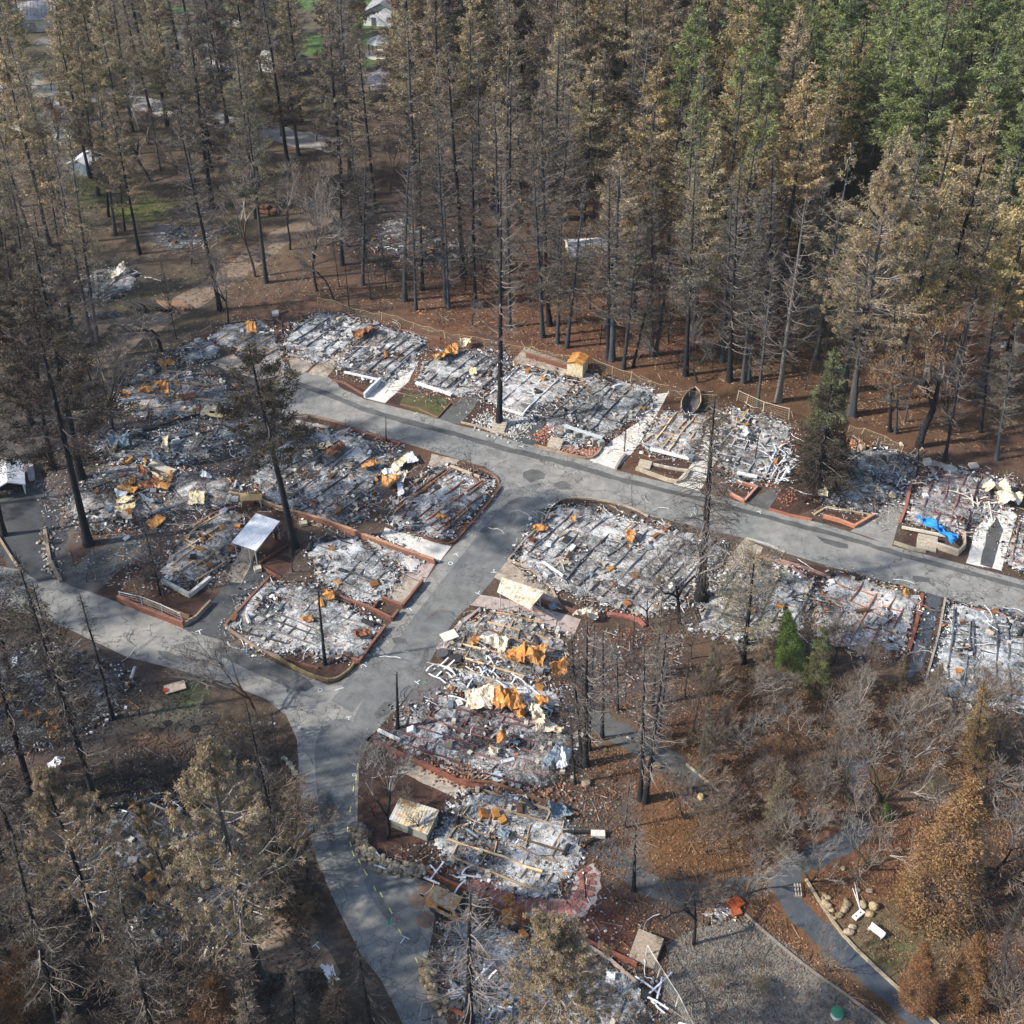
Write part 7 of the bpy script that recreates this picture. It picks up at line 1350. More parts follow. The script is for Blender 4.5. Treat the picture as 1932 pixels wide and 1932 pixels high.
T("snag", 1196, 1680, 1200, 1548, "black", "black", "black trunk with fine branches beside the grey path below the twin trunks", wf=1.8, var=2)
T("snag", 1179, 1562, 1190, 1465, "black", "black", "slim black trunk left below the twin black trunks", wf=1.2)
T("snag", 1207, 1508, 1217, 1215, "dark", "black", "left one of the twin black trunks rising from one foot", wf=1.1, var=0)
T("snag", 1217, 1513, 1258, 1195, "dark", "black", "right one of the twin black trunks rising from one foot", wf=1.1, var=2)
T("snag", 1105, 1445, 1108, 1172, "dark", "black", "nearest black trunk of the cluster right of the orange sheets", wf=1.3, var=1)
T("snag", 1112, 1415, 1122, 1180, "dark", "black", "middle black trunk of the cluster right of the orange sheets", wf=1.0, var=0)
T("burnt", 1098, 1440, 1078, 1195, "dark", "black", "leftmost black trunk of the cluster right of the orange sheets", wf=1.0)
T("snag", 1136, 1394, 1138, 1188, "dark", "black", "straight black trunk beside the start of the grey path", wf=1.2, var=2)
T("snag", 1166, 1341, 1164, 1222, "dark", "black", "smaller black trunk behind the start of the grey path", wf=1.2)
T("snag", 1242, 1395, 1262, 1240, "dark", "black", "black trunk on the orange leaf slope right of the path", wf=1.1)
T("burnt", 1232, 1330, 1250, 1130, "brown", "black", "brown burnt pine behind the twin black trunks", wf=.9)
T("fan", 1085, 1478, 1076, 1350, "black", "black", "short charred fir at the lower right corner of the maroon beamed home", wf=1.0)
T("pole", 750, 1376, 749, 1268, "black", "black", "crooked charred trunk in the soil wedge at the fork", wf=1.6)
T("fan", 747, 1405, 742, 1380, "black", "black", "tiny charred stub behind the white rail at the fork", wf=1)
T("oak", 732, 1581, 714, 1400, "dark", "black", "spreading burnt tree beside the corrugated shed", wf=1.0, var=0)
T("sapling", 613, 1253, 600, 1112, "black", "black", "slender black tree in the planted kerb corner", wf=1.5)
T("blackoak", 553, 1079, 545, 1038, "black", "black", "small charred tree in the square brick plot", wf=1.3, var=0)
T("blackoak", 522, 1019, 513, 977, "black", "black", "small charred tree in front of the white carport roof", wf=1.3, var=1)
T("blackoak", 851, 999, 845, 955, "black", "black", "small charred tree at the right side of the corner home", wf=.7)
T("blackoak", 888, 884, 884, 850, "black", "black", "tiny charred tree at the north tip of the corner home", wf=.8)
T("sapling", 729, 833, 728, 786, "black", "black", "little forked burnt tree in the brick edged planter", wf=1.9)
T("blackoak", 826, 762, 818, 735, "black", "brown", "small burnt tree on the olive lawn", wf=1.0)
T("blackoak", 1064, 961, 1060, 935, "black", "black", "tiny burnt tree at the inner kerb corner", wf=.7)
T("blackoak", 1022, 993, 1012, 965, "black", "black", "crooked burnt stub at the left of the largest burnt home", wf=.6)
T("sapling", 970, 1054, 970, 1032, "black", "black", "thin burnt stub by the scorched slab", wf=.8)
T("sapling", 1193, 955, 1191, 915, "black", "black", "thin burnt sapling at the roadside above the largest home", wf=.8)
T("sapling", 1219, 972, 1216, 945, "black", "black", "second thin burnt sapling at the roadside above the largest home", wf=.8)
T("sapling", 908, 758, 903, 733, "black", "black", "burnt sapling at the head of the grey driveway", wf=.9)
T("blackoak", 536, 630, 520, 575, "black", "black", "burnt tree inside the hexagonal brick ring", wf=1.3)
T("sapling", 351, 772, 333, 690, "black", "black", "right one of two thin black saplings in the orange scrap home", wf=.5)
T("sapling", 324, 773, 318, 715, "black", "black", "left one of two thin black saplings in the orange scrap home", wf=.5)
T("sapling", 399, 708, 397, 685, "black", "black", "short black stub on the tan slab in the west", wf=.9)
T("oak", 1281, 1178, 1240, 985, "dark", "black", "big bare black oak with forked trunk left of the drooping cedar", wf=1.1, var=3)
T("sapling", 1590, 955, 1588, 930, "black", "black", "thin sapling behind the orange brick planter", wf=.6)
T("snag", 1729, 900, 1738, 790, "dark", "black", "thin black trunk between the dark lot and maroon beams", wf=.9)
T("blackoak", 1908, 1167, 1905, 1148, "black", "black", "tiny burnt tree beside the kerb at the right edge", wf=1.2)
T("feather", 1402, 1250, 1425, 1040, "tan", "black", "feathery brown pine standing before the ashy home south of the road", wf=1.35, var=0)
T("cypress", 1490, 1272, 1487, 1152, (.16, .26, .07), "brown", "bright green small conifer among the brown brush", wf=1.0, var=0)
T("brownfir", 1535, 1310, 1556, 1168, "olive", "brown", "dark olive green conifer right of the bright green one", wf=.9, var=1)
T("cypress", 1673, 1545, 1673, 1512, "green", "brown", "small light green bush below the pale oaks", wf=1.2, var=2)
# triple trunk conifer with yellow green edge
T("brownfir", 1540, 930, 1577, 657, "dark", "black", "tall triangular dark conifer with yellow green left edge and three trunks", wf=1.2, green=.34, var=1)
T("cypress", 1552, 905, 1577, 660, "dark", "black", "dense inner dark conifer of the triangular group", wf=.95, green=.36, var=1)
T("burnt", 1526, 925, 1556, 760, "dark", "black", "left trunk of the dark triangular conifer group", wf=.7)
T("burnt", 1553, 897, 1572, 720, "dark", "black", "right trunk of the dark triangular conifer group", wf=.7)
T("leafoak", 1733, 843, 1716, 622, "rosy", "black", "broad oak with russet leaves above the dark lot", wf=1.1, var=1)
T("puff", 1605, 782, 1682, 305, "tan", "grey", "light tan big pine leaning right above the dark triangular conifer", wf=.95, var=0)
T("snag", 1468, 757, 1522, 365, "brown", "pale", "pale grey leaning trunk with bare curved limbs above the road fence", wf=1.2, var=1)
T("snag", 1429, 766, 1462, 470, "brown", "grey", "straight thin pale trunk left of the pale leaning one", wf=.8)
T("pine", 1878, 643, 1945, 350, "tan", "pale", "pale trunked tan pine leaning at the right edge", wf=.9)
T("oak", 1790, 820, 1775, 640, "brown", "black", "bare tree with a white banded trunk behind the russet oak", wf=.7)
T("snag", 1782, 870, 1838, 560, "brown", "black", "leaning black trunk at the fence above the maroon beams", wf=.9)
T("blackoak", 1316, 722, 1300, 660, "black", "black", "crooked small burnt tree at the wood edge above the boat wreck", wf=1.0)
# browned conifers lower right
T("cypress", 1757, 1722, 1842, 1466, "orange", "brown", "big orange brown cypress leaning right at the lower right", wf=1.0, var=0)
T("fan", 1800, 1722, 1850, 1475, "brown", "grey", "grey bare branched side tree behind the big orange cypress", wf=1.25)
T("cypress", 1731, 1897, 1747, 1775, "rust", "brown", "small orange brown cypress on the clearing at the bottom right", wf=.95, var=1)
T("cypress", 1820, 1890, 1852, 1757, "rust", "brown", "second orange brown cypress right of the small one", wf=1.0, var=2)
T("fan", 1880, 1900, 1905, 1760, "greybrown", "grey", "grey bare fir at the right edge beside the second cypress", wf=1.5)
T("brownfir", 1838, 1455, 1856, 1288, "orange", "black", "rusty brown fir beside the bluish white home remains", wf=.9)
T("brownfir", 1462, 1575, 1476, 1440, "brown", "brown", "slender brown fir in the brush left of the dark path", wf=.9)
T("brownfir", 1335, 1456, 1338, 1320, "greybrown", "brown", "thin reddish trunked fir on the leaf slope above the timber rail", wf=.6)
T("brownfir", 1440, 1300, 1448, 1200, "brown", "brown", "brown fir just below the feathery pine", wf=1.2)
T("brownfir", 1340, 1300, 1345, 1215, "brown", "brown", "brown fir left below the feathery pine", wf=1.1)
T("paleoak", 1664, 1512, 1672, 1325, "brown", "moss", "large pale twiggy oak with mossy twin trunk beside the path", wf=.8, var=0)
T("paleoak", 1605, 1510, 1560, 1385, "brown", "moss", "smaller pale twiggy oak leaning left of the large mossy one", wf=.7, var=1)
T("paleoak", 1638, 1640, 1640, 1515, "brown", "moss", "pale twiggy tree standing over the dark path bend", wf=.8, var=0)
T("paleoak", 1505, 1605, 1510, 1500, "brown", "grey", "pale twiggy tree left of the dark path bend", wf=.9, var=1)
T("paleoak", 1556, 1832, 1560, 1755, "brown", "grey", "pale twiggy tree between gravel yard and dark path", wf=.8, var=1)
T("paleoak", 1530, 1665, 1520, 1590, "brown", "moss", "pale twiggy tree just above the slatted seat", wf=.9, var=0)
T("oak", 1408, 1688, 1400, 1590, "brown", "brown", "bare crooked oak left of the dark path on orange leaves", wf=1.1, var=2)
T("blackoak", 1308, 1782, 1290, 1660, "black", "black", "crooked black tree at the corner of the gravel yard", wf=.75, var=0)
T("blackoak", 1252, 1790, 1262, 1770, "black", "black", "low black dead limb beside the wooden steps", wf=1.6)
T("oak", 1620, 1380, 1600, 1280, "brown", "moss", "pale grey bare tree behind the large mossy oak", wf=1.1)
T("oak", 1700, 1400, 1715, 1290, "brown", "grey", "bare tree right behind the large mossy oak", wf=1.1)
for a_ in (("darkpine", 100, 885, 30, 530, "dark", "black", "dark pine crowding behind the tall black one at the left, nearest", 1.0), ("darkpine", 58, 800, 8, 440, "dark", "black", "very tall dark pine at the left edge above the metal shed", .9), ("burnt", 118, 705, 62, 385, "greybrown", "black", "dark pine on the pale ground at the left", 1.0),
           ("burnt", 75, 745, 30, 400, "dark", "black", "dark pine left of the pale ground at the left", 1.1), ("darkpine", 30, 690, -8, 360, "greybrown", "black", "dark pine touching the left edge below the tan crowns", 1.0), ("burnt", 8, 1010, -60, 640, "dark", "black", "dark trunk at the left edge below the metal shed", 1.0),
           ("fan", 95, 1290, 40, 1075, "dark", "black", "charred fir in the left edge burnt home, nearest the west road", 1.0), ("burnt", 30, 1330, -50, 960, "dark", "black", "tall black tree at the left edge beside the west road", 1.1), ("burnt", 60, 1500, -40, 1130, "dark", "black", "tall black tree at the left edge behind the twin trunks", 1.1), ("burnt", 5, 1620, -90, 1230, "dark", "black", "lowest tall black tree at the left edge", 1.1),
           ("burnt", 120, 1960, 20, 1560, "dark", "black", "tall black pine in the bottom left corner", 1.0), ("burnt", 300, 2010, 215, 1640, "dark", "black", "tall black pine at the bottom edge left of the largest tufted one", .9), ("brownfir", 640, 1990, 630, 1835, "dark", "black", "dark fir at the bottom edge beside the road", 1.0), ("brownfir", 560, 1960, 548, 1820, "greybrown", "black", "brown grey fir at the bottom edge left of the road", 1.1)):
    T(*a_[:8], wf=a_[8])
# charred trunks along the wood's edge
EDGE = [(684, 538, 690, 250), (691, 493, 655, 215), (764, 568, 772, 270), (785, 586, 775, 330), (797, 547, 790, 230), (842, 573, 822, 200), (847, 582, 838, 380), (896, 581, 890, 230), (961, 617, 955, 290), (1024, 636, 1004, 270), (1037, 614, 1024, 300),
        (1052, 648, 1060, 340), (1070, 656, 1105, 340), (1148, 679, 1150, 330), (1154, 680, 1170, 300), (1177, 696, 1208, 390), (1194, 693, 1245, 480), (1230, 672, 1230, 330), (1237, 670, 1275, 430), (1294, 708, 1312, 300), (1363, 683, 1382, 330), (1376, 719, 1392, 380), (1402, 723, 1432, 400),
        (1412, 715, 1440, 350), (1451, 617, 1458, 280), (1530, 610, 1555, 330), (1611, 786, 1640, 460), (1679, 814, 1690, 560), (1690, 818, 1700, 600), (1850, 815, 1880, 560), (1880, 868, 1920, 600), (1761, 587, 1800, 330), (1363, 660, 1400, 290), (646, 500, 640, 260), (700, 585 - 20, 690, 470)]
ORD = ["first", "second", "third", "fourth", "fifth", "sixth", "seventh", "eighth", "ninth", "tenth", "eleventh", "twelfth", "thirteenth", "fourteenth", "fifteenth", "sixteenth", "seventeenth", "eighteenth", "nineteenth", "twentieth"]
ORD += ["twenty " + o for o in ORD[:9]] + ["thirtieth"] + ["thirty " + o for o in ORD[:9]] + ["fortieth"] + ["forty " + o for o in ORD[:9]] + ["fiftieth"] + ["fifty " + o for o in ORD[:9]] + ["sixtieth"] + ["sixty " + o for o in ORD[:9]]
EDGE.sort()
for i, (x, y, tx, ty) in enumerate(EDGE):
    T("burnt" if i % 4 else "snag", x, y, tx, ty, "greybrown" if y > 600 else "dark", "blue" if i % 3 else "black", f"tall charred trunk with sparse crown, {ORD[i]} from the left along the wood's front edge", wf=1.0 if i % 4 else 1.3, group="charred trunks along the front edge of the wood")

# ---------------------------------------------------------------- woods filled by area
LOTP = [[(p.x, p.y) for p in map(lambda q: U(*q), L_[1])] for L_ in LOTS] + [[(p.x, p.y) for p in map(lambda q: U(*q), ROAD)]]
CLEAR = [[(590, 560), (840, 600), (1100, 660), (1300, 730), (1500, 775), (1700, 850), (1932, 900), (1932, 2000), (-60, 2000), (-60, 1150), (0, 900), (150, 700), (330, 600), (440, 570), (520, 560)],
         [(180, 350), (330, 350), (360, 420), (300, 450), (210, 430)], [(150, 500), (330, 500), (420, 540), (300, 620), (150, 620)], [(700, 420), (880, 440), (880, 500), (700, 500)], [(350, 440), (560, 410), (560, 520), (400, 560)], [(520, -20), (760, -20), (760, 60), (520, 60)], [(1060, 440), (1190, 440), (1180, 530), (1050, 530)],
         [(680, 80), (745, 80), (745, 170), (670, 170)], [(1545, 520), (1620, 520), (1625, 700), (1540, 640)], [(900, 250), (1000, 255), (1000, 300), (900, 290)], [(560, 380), (660, 380), (660, 420), (560, 420)], [(0, 20), (80, 20), (80, 80), (0, 80)], [(280, -10), (520, -10), (520, 70), (300, 70)]]
PATHS = [[(-1, -1)]] * 0
for r_ in (ribbon([(1100, 1338), (1140, 1368), (1177, 1388), (1227, 1415), (1288, 1455), (1310, 1478)], 4), ribbon([(1622, 1550), (1608, 1580), (1565, 1605), (1515, 1625), (1490, 1640), (1484, 1680), (1500, 1718), (1548, 1758), (1588, 1795), (1655, 1848), (1731, 1915), (1790, 1970)], 3.4)): PATHS.append([(p.x, p.y) for p in r_])
PATHS.append([(U(*q).x, U(*q).y) for q in [(1255, 1800), (1300, 1750), (1350, 1738), (1410, 1735), (1490, 1790), (1580, 1870), (1700, 1960), (1250, 1990)]])
LOTP += PATHS[:2]
CLEARW = [[(U(*q).x, U(*q).y) for q in c] for c in CLEAR]
PLACED = [(t[2].x, t[2].y) for t in TREES]
for q in ((1475, 1300), (1470, 1265), (1505, 1290), (1455, 1285), (1520, 1330), (1450, 1262)): PLACED.append((U(*q).x, U(*q).y))
def free(x, y, r, clear=True, m=1.0):
    for px, py in PLACED:
        if abs(px - x) < r and abs(py - y) < r and math.hypot(px - x, py - y) < r: return False
    ax, ay = np.array([x]), np.array([y])
    for P_ in LOTP:
        if inpoly(ax, ay, P_)[0] or dist_poly(ax, ay, P_)[0] < m: return False
    if clear:
        for P_ in CLEARW:
            if inpoly(ax, ay, P_)[0]: return False
    return True
def fill(poly, r, n, seed, fn, clear=True, m=1.0):
    rnd = random.Random(seed); W_ = [(p.x, p.y) for p in (U(*q) for q in poly)]; xs = [p[0] for p in W_]; ys = [p[1] for p in W_]; k = 0; tries = 0
    while k < n and tries < n * 30:
        tries += 1; x, y = rnd.uniform(min(xs), max(xs)), rnd.uniform(min(ys), max(ys))
        if not inpoly(np.array([x]), np.array([y]), W_)[0] or not free(x, y, r * rnd.uniform(.8, 1.25), clear, m): continue
        if fn(x, y, rnd) is False: continue
        PLACED.append((x, y)); k += 1
    return k
LM = [((40, 560), "the far left edge"), ((110, 260), "the upper left far road"), ((265, 395), "the small green clearing"), ((205, 545), "the western clearing wreck"), ((290, 578), "the log pile"), ((500, 402), "the burnt red car"), ((360, 213), "the winding far road"), ((30, 50), "the top left grey house"),
      ((310, 120), "the distant top left ash lot"), ((535, 130), "the pale low house"), ((718, 104), "the garden pavilion"), ((732, 36), "the white top house"), ((780, 460), "the charred red board house"), ((950, 268), "the pale lot in the wood"), ((1120, 478), "the low white woodland shed"), ((1060, 140), "the grey wreck roof"),
      ((640, 400), "the far end of the dirt track"), ((1580, 590), "the mossy forest gap"), ((1750, 580), "the ash patch in the wood"), ((1900, 655), "the right edge rubble patch"), ((1350, 620), "the middle of the wood's front"), ((1200, 600), "the leaning trunks at the wood's front"), ((1000, 580), "the lone tall trunk's backdrop"), ((820, 560), "the upper fence start"),
      ((1250, 300), "the golden crowns of the wood"), ((1500, 250), "the green topped part of the wood"), ((1800, 300), "the green upper right corner"), ((1450, 450), "the thick middle of the wood"), ((1650, 430), "the light tan leaning pine"), ((1000, 400), "the dark centre of the wood"),
      ((100, 1850), "the bottom left corner"), ((450, 1920), "the bottom edge left of the road"), ((560, 1700), "the planted verge left of the road"), ((30, 1600), "the lower left edge"), ((20, 800), "the white metal shed"), ((60, 1040), "the lane at the left edge"), ((1402, 1250), "the feathery brown pine"), ((1490, 1240), "the bright green conifer"),
      ((1335, 1400), "the thin reddish trunked fir"), ((1215, 1510), "the twin black trunks"), ((1664, 1500), "the large mossy pale oak"), ((1757, 1700), "the big orange cypress"), ((1830, 1850), "the two small orange cypresses"), ((1300, 1720), "the gravel yard corner"), ((1150, 1760), "the red soil by the wooden steps"), ((1480, 1680), "the dark path bend"), ((1850, 1400), "the rusty brown fir"), ((1180, 1390), "the grey path start"),
      ((340, 620), "the dirt track near the small charred home"), ((200, 690), "the pale track at the left"), ((470, 560), "the leafy slope right of the track"), ((150, 1050), "the ash coloured yard"), ((1560, 720), "the triangular dark conifer"), ((1700, 760), "the russet leaved oak"), ((1880, 780), "the leaning trunks at the right edge")]
LM += [((1000, 120), "the gap among the top brown pines"), ((1150, 200), "the first golden crowns"), ((1350, 120), "the half golden pines at the top"), ((900, 150), "the mottled pines at the top"), ((1600, 120), "the green pines at the top right"), ((1900, 450), "the tan pines at the right edge"), ((1300, 480), "the dense trunks behind the front row"), ((1100, 350), "the dark slope in the wood")]
LM = [((U(*a).x, U(*a).y), n) for a, n in LM]
PENDING = []
def auto(root, desc, base):
    d = sorted((math.hypot(base.x - p[0], base.y - p[1]), i) for i, (p, _) in enumerate(LM))[0]; p, nm = LM[d[1]]; dx, dy = base.x - p[0], base.y - p[1]
    rel = "behind" if dy > abs(dx) else "in front of" if -dy > abs(dx) else ("left of" if dx < 0 else "right of"); PENDING.append((desc, rel, nm, d[0], root))
def crowncol(tx, ty, rnd):
    if (tx > 1450 and ty < 5 and rnd.random() < .6) or (tx > 1650 and ty < 45 and rnd.random() < .75) or (tx > 1880 and ty < 160 and rnd.random() < .7): return (rnd.choice(["green", "olive"]), rnd.choice([.05, .2, .35]), "green topped pine")
    if tx > 1300 and ty < 190 and rnd.random() < .65: return ("gold", rnd.uniform(.25, .75), "half green golden pine")
    if tx > 1080 and ty < 330: return (rnd.choice(["gold", "tan", "tan", "brown"]), 1.0, "golden brown dead pine")
    if tx > 1520: return (rnd.choice(["tan", "tan", "brown", "gold"]), 1.0, "light tan dead pine")
    if tx < 300 and ty < 500: return (rnd.choice(["tan", "tan", "brown"]), 1.0, "tan dead pine")
    if tx < 640: return (rnd.choice(["brown", "tan", "greybrown"]), 1.0, "brown dead pine")
    if ty < 140: return (rnd.choice(["brown", "tan", "greybrown"]), 1.0, "mottled brown dead pine")
    return (rnd.choice(["greybrown", "greybrown", "brown"]), 1.0, "grey brown dead pine")
OPEN = [(20, 30, 70, 70), (550, 0, 600, 20), (655, 0, 742, 62), (700, 85, 732, 165), (1095, 452, 1150, 490), (488, 385, 515, 415), (230, 382, 305, 412), (380, 212, 430, 240), (690, 430, 740, 460)]
def wood(hlo, hhi, kinds):
    def fn(x, y, rnd):
        h = rnd.uniform(hlo, hhi); b = Vector((x, y, 0)); t = Vector((x + rnd.gauss(0, .8), y + rnd.gauss(0, .8), h)); tx, ty = proj(t.x, t.y, t.z); bx, by = proj(x, y, 0)
        for wx0, wy0, wx1, wy1 in OPEN:      # keep the clearings, lawns and roofs that stand free in the wood unscreened
            if tx > wx0 - 14 and tx < wx1 + 14 and ty < wy1 and by > wy0 + 25: return False
        col, gr, ds = crowncol(tx, ty, rnd); kind = rnd.choice(kinds)
        if col in ("green", "gold", "tan") and kind in ("snag",): kind = "pine"
        if kind == "burnt": ds = "unseen burnt shade pine" if col != "green" else ds; 
        if kind == "burnt" and col in ("green", "gold"): kind = "pine"; ds = "golden brown dead pine" if col == "gold" else ds
        if kind == "snag": ds = "bare grey snag"
        if ds == "green topped pine" and kind == "pine": pass
        g = {"pine": "dead brown pines of the woods", "burnt": "sparse burnt pines of the woods", "snag": "bare snags of the woods"}[kind]
        if "green" in ds: g = "living green pines of the upper right"
        r = plant(kind, b, t, col, rnd.choice(["grey", "grey", "black", "blue"]) if by > 420 else rnd.choice(["grey", "black"]), rnd.uniform(.9, 1.25), None, g, gr)
        if "green" in ds: r["category"] = "green pine"
        auto(r, ds, b)
    return fn
NW_ = [(640, 560), (590, 470), (600, 380), (660, 300), (650, 180), (760, 60), (760, -60), (2050, -60), (2050, 860), (1900, 850), (1700, 800), (1600, 760), (1450, 700), (1250, 650), (1100, 600), (950, 570), (800, 530)]
n1 = fill([(700, 600), (640, 470), (700, 400), (900, 380), (1300, 380), (1500, 420), (1560, 560), (1800, 600), (2020, 640), (2020, 860), (1700, 800), (1450, 700), (1100, 610), (900, 580)], 6.9, 135, 1, wood(27, 37, ["burnt", "burnt", "burnt", "snag", "pine"]), m=3)
n2 = fill([(640, 420), (640, 200), (760, 60), (2060, 60), (2060, 640), (1500, 430), (1300, 390), (900, 390), (700, 400)], 6.6, 300, 2, wood(30, 40, ["pine", "pine", "pine", "burnt"]), m=2)
n3 = fill([(760, 60), (760, -10), (2060, -10), (2060, 60)], 13, 45, 3, wood(26, 34, ["pine"]))
n4 = fill([(-80, 0), (640, -10), (640, 420), (430, 430), (100, 650), (-80, 700)], 8.0, 125, 4, wood(23, 35, ["pine", "pine", "burnt", "burnt"]), m=4)
n5 = fill([(-260, 620), (-30, 600), (100, 620), (110, 780), (60, 850), (-200, 1100)], 8, 16, 5, wood(24, 33, ["burnt"]), clear=False, m=5)
def simple(kinds, hl, hh, cols, barks, desc, group, wl=.8, wh=1.3):
    def fn(x, y, rnd):
        h = rnd.uniform(hl, hh); k = rnd.choice(kinds); b = Vector((x, y, 0)); r = plant(k, b, Vector((x + rnd.gauss(0, h * .05), y + rnd.gauss(0, h * .05), h)), rnd.choice(cols), rnd.choice(barks), rnd.uniform(wl, wh), None, group); auto(r, desc[k] if isinstance(desc, dict) else desc, b)
    return fn
# thin burnt saplings and bare understorey
fill([(600, 575), (640, 500), (1000, 480), (1400, 560), (1800, 680), (1932, 760), (1932, 850), (1700, 830), (1450, 745), (1200, 690), (950, 640), (800, 600)], 3.6, 105, 11, simple(["sapling", "sapling", "oak"], 4, 13, ["dark"], ["black", "grey"], {"sapling": "thin burnt sapling", "oak": "slim bare understorey tree"}, "burnt saplings of the woods", .5, .9), clear=False, m=2.5)
fill([(640, 540), (640, 380), (900, 330), (1500, 400), (1932, 560), (1932, 800), (1450, 700), (1000, 600)], 7, 60, 29, simple(["oak"], 9, 17, ["brown"], ["grey", "black"], "bare understorey oak", "bare understorey oaks of the northern wood", .8, 1.2), clear=True, m=2.5)
fill([(1560, 640), (1640, 640), (1932, 700), (1932, 860), (1800, 850), (1640, 790)], 5, 22, 12, simple(["oak"], 8, 14, ["rosy"], ["grey", "black"], "bare tree", "bare trees at the right of the wood", .9, 1.3), clear=False, m=3)
fill([(0, 170), (640, 170), (640, 560), (440, 570), (250, 640), (0, 640)], 7, 46, 13, simple(["oak", "leafoak", "shrub"], 6, 11, ["rosy", "brown"], ["grey", "black"], {"oak": "grey bare oak", "leafoak": "oak with russet leaves", "shrub": "grey thicket shrub"}, "bare oaks of the northwest"), m=2)
fill([(100, 640), (230, 650), (230, 800), (120, 900), (60, 760)], 5, 10, 14, simple(["oak", "sapling"], 6, 12, ["brown"], ["black"], {"oak": "slim bare black tree", "sapling": "thin burnt sapling"}, "bare trees left of the homes", .5, .8), clear=False, m=1.5)
# lower left gloom
fill([(-120, 1420), (90, 1420), (120, 1600), (60, 1800), (-60, 2000), (-200, 2000)], 5.5, 30, 15, simple(["fan", "burnt", "brownfir"], 14, 25, ["black"], ["black"], {"fan": "charred fir", "burnt": "unseen burnt shade pine", "brownfir": "dark brown fir"}, "dark trees at the lower left"), clear=False, m=2)
fill([(-100, 1780), (380, 1860), (640, 1900), (700, 2080), (-100, 2080)], 4.6, 40, 16, simple(["fan", "brownfir", "shrub"], 6, 15, ["dark", "greybrown", "dark"], ["black"], {"fan": "charred fir", "brownfir": "dark brown fir", "cypress": "brown cypress", "shrub": "grey thicket shrub"}, "dark trees at the bottom left"), clear=False, m=2)
fill([(-400, 1150), (-60, 1100), (-60, 1700), (-400, 1900)], 8, 22, 17, simple(["darkpine", "burnt"], 24, 33, ["dark"], ["black"], {"darkpine": "unseen shade pine", "burnt": "unseen burnt shade pine"}, "unseen pines added beyond the left edge for shade"), clear=False, m=2)  # unseen pines, added beyond the left edge to shade the lower left
T("cypress", 395, 1990, 402, 1838, "rosy", "brown", "brown dome shaped cypress at the bottom edge under the largest tufted pine", wf=1.1)
T("cypress", 300, 1990, 300, 1900, "rosy", "brown", "small brown cypress at the bottom edge left of the dome shaped one", wf=.8)
T("cypress", 40, 1900, 45, 1765, "rosy", "brown", "rust brown cypress at the left bottom corner", wf=1.2)
fill([(420, 1395), (540, 1400), (560, 1560), (590, 1700), (540, 1750), (500, 1640), (440, 1500)], 3.0, 34, 18, simple(["fan", "shrub", "brush"], 3, 8, ["dark", "greybrown"], ["black"], {"fan": "charred fir", "shrub": "grey thicket shrub", "brush": "brown bush"}, "charred bushes left of the road bend"), clear=False, m=.8)
fill([(540, 1660), (600, 1690), (600, 1760), (530, 1740)], 1.2, 14, 19, simple(["brush"], 1.2, 2.2, ["rust", "brown"], ["black"], "low russet bush", "low russet bushes on the verge"), clear=False, m=.8)
# brush at the lower right
D5 = {"sapling": "thin burnt sapling", "shrub": "grey brown bare shrub", "brush": "brown leafy bush", "oak": "small bare tree", "brownfir": "small brown fir", "paleoak": "pale twiggy tree", "feather": "feathery brown tree"}
fill([(1180, 1220), (1300, 1200), (1500, 1230), (1560, 1240), (1740, 1290), (1800, 1360), (1780, 1450), (1560, 1440), (1420, 1500), (1300, 1400)], 3.1, 150, 21, simple(["shrub", "shrub", "oak", "brownfir", "oak", "sapling"], 3.5, 7.5, ["brown", "rosy", "greybrown"], ["brown", "grey"], D5, "brush of the lower right"), clear=False, m=1)
fill([(1300, 1480), (1420, 1480), (1600, 1450), (1720, 1520), (1760, 1560), (1600, 1600), (1480, 1620), (1350, 1660), (1270, 1560)], 3.6, 52, 22, simple(["shrub", "oak", "shrub"], 3, 7, ["rosy", "brown"], ["grey", "brown"], D5, "brush along the dark garden path"), clear=False, m=1)
fill([(1820, 1350), (1960, 1380), (1990, 1990), (1850, 1990), (1880, 1750), (1800, 1700), (1860, 1600)], 3.8, 56, 23, simple(["shrub", "oak", "fan", "oak"], 5, 11, ["greybrown", "brown"], ["grey", "black"], {**D5, "fan": "grey bare fir"}, "grey thicket at the right edge"), clear=False, m=1)
fill([(1110, 1500), (1300, 1440), (1330, 1700), (1250, 1760), (1100, 1700)], 4.5, 22, 24, simple(["sapling", "blackoak", "shrub"], 2.2, 6, ["dark"], ["black"], {"sapling": "thin burnt sapling", "blackoak": "little charred tree", "shrub": "grey thicket shrub"}, "burnt stubs on the leaf slope"), clear=False, m=1)
fill([(1300, 1180), (1200, 1180), (1130, 1210), (1090, 1300), (1180, 1350), (1260, 1260)], 4, 16, 25, simple(["shrub", "fan", "oak"], 4, 9, ["greybrown"], ["black"], {**D5, "fan": "charred fir"}, "charred thicket below the largest burnt home"), clear=False, m=1)
fill([(690, 1450), (760, 1470), (800, 1560), (760, 1630), (690, 1590)], 2.0, 12, 26, simple(["blackoak", "shrub"], 1.2, 3, ["dark"], ["black"], {"blackoak": "little charred tree", "shrub": "low burnt shrub"}, "burnt shrubs round the corrugated shed"), clear=False, m=.5)
fill([(180, 1110), (260, 1060), (350, 1120), (300, 1140), (220, 1130), (60, 1010), (160, 1080), (120, 1100)], 2.2, 16, 27, simple(["blackoak", "shrub", "sapling"], 1.2, 3.2, ["dark"], ["black"], {"blackoak": "little charred tree", "shrub": "low burnt shrub", "sapling": "thin burnt sapling"}, "burnt shrubs by the west road"), clear=False, m=.5)
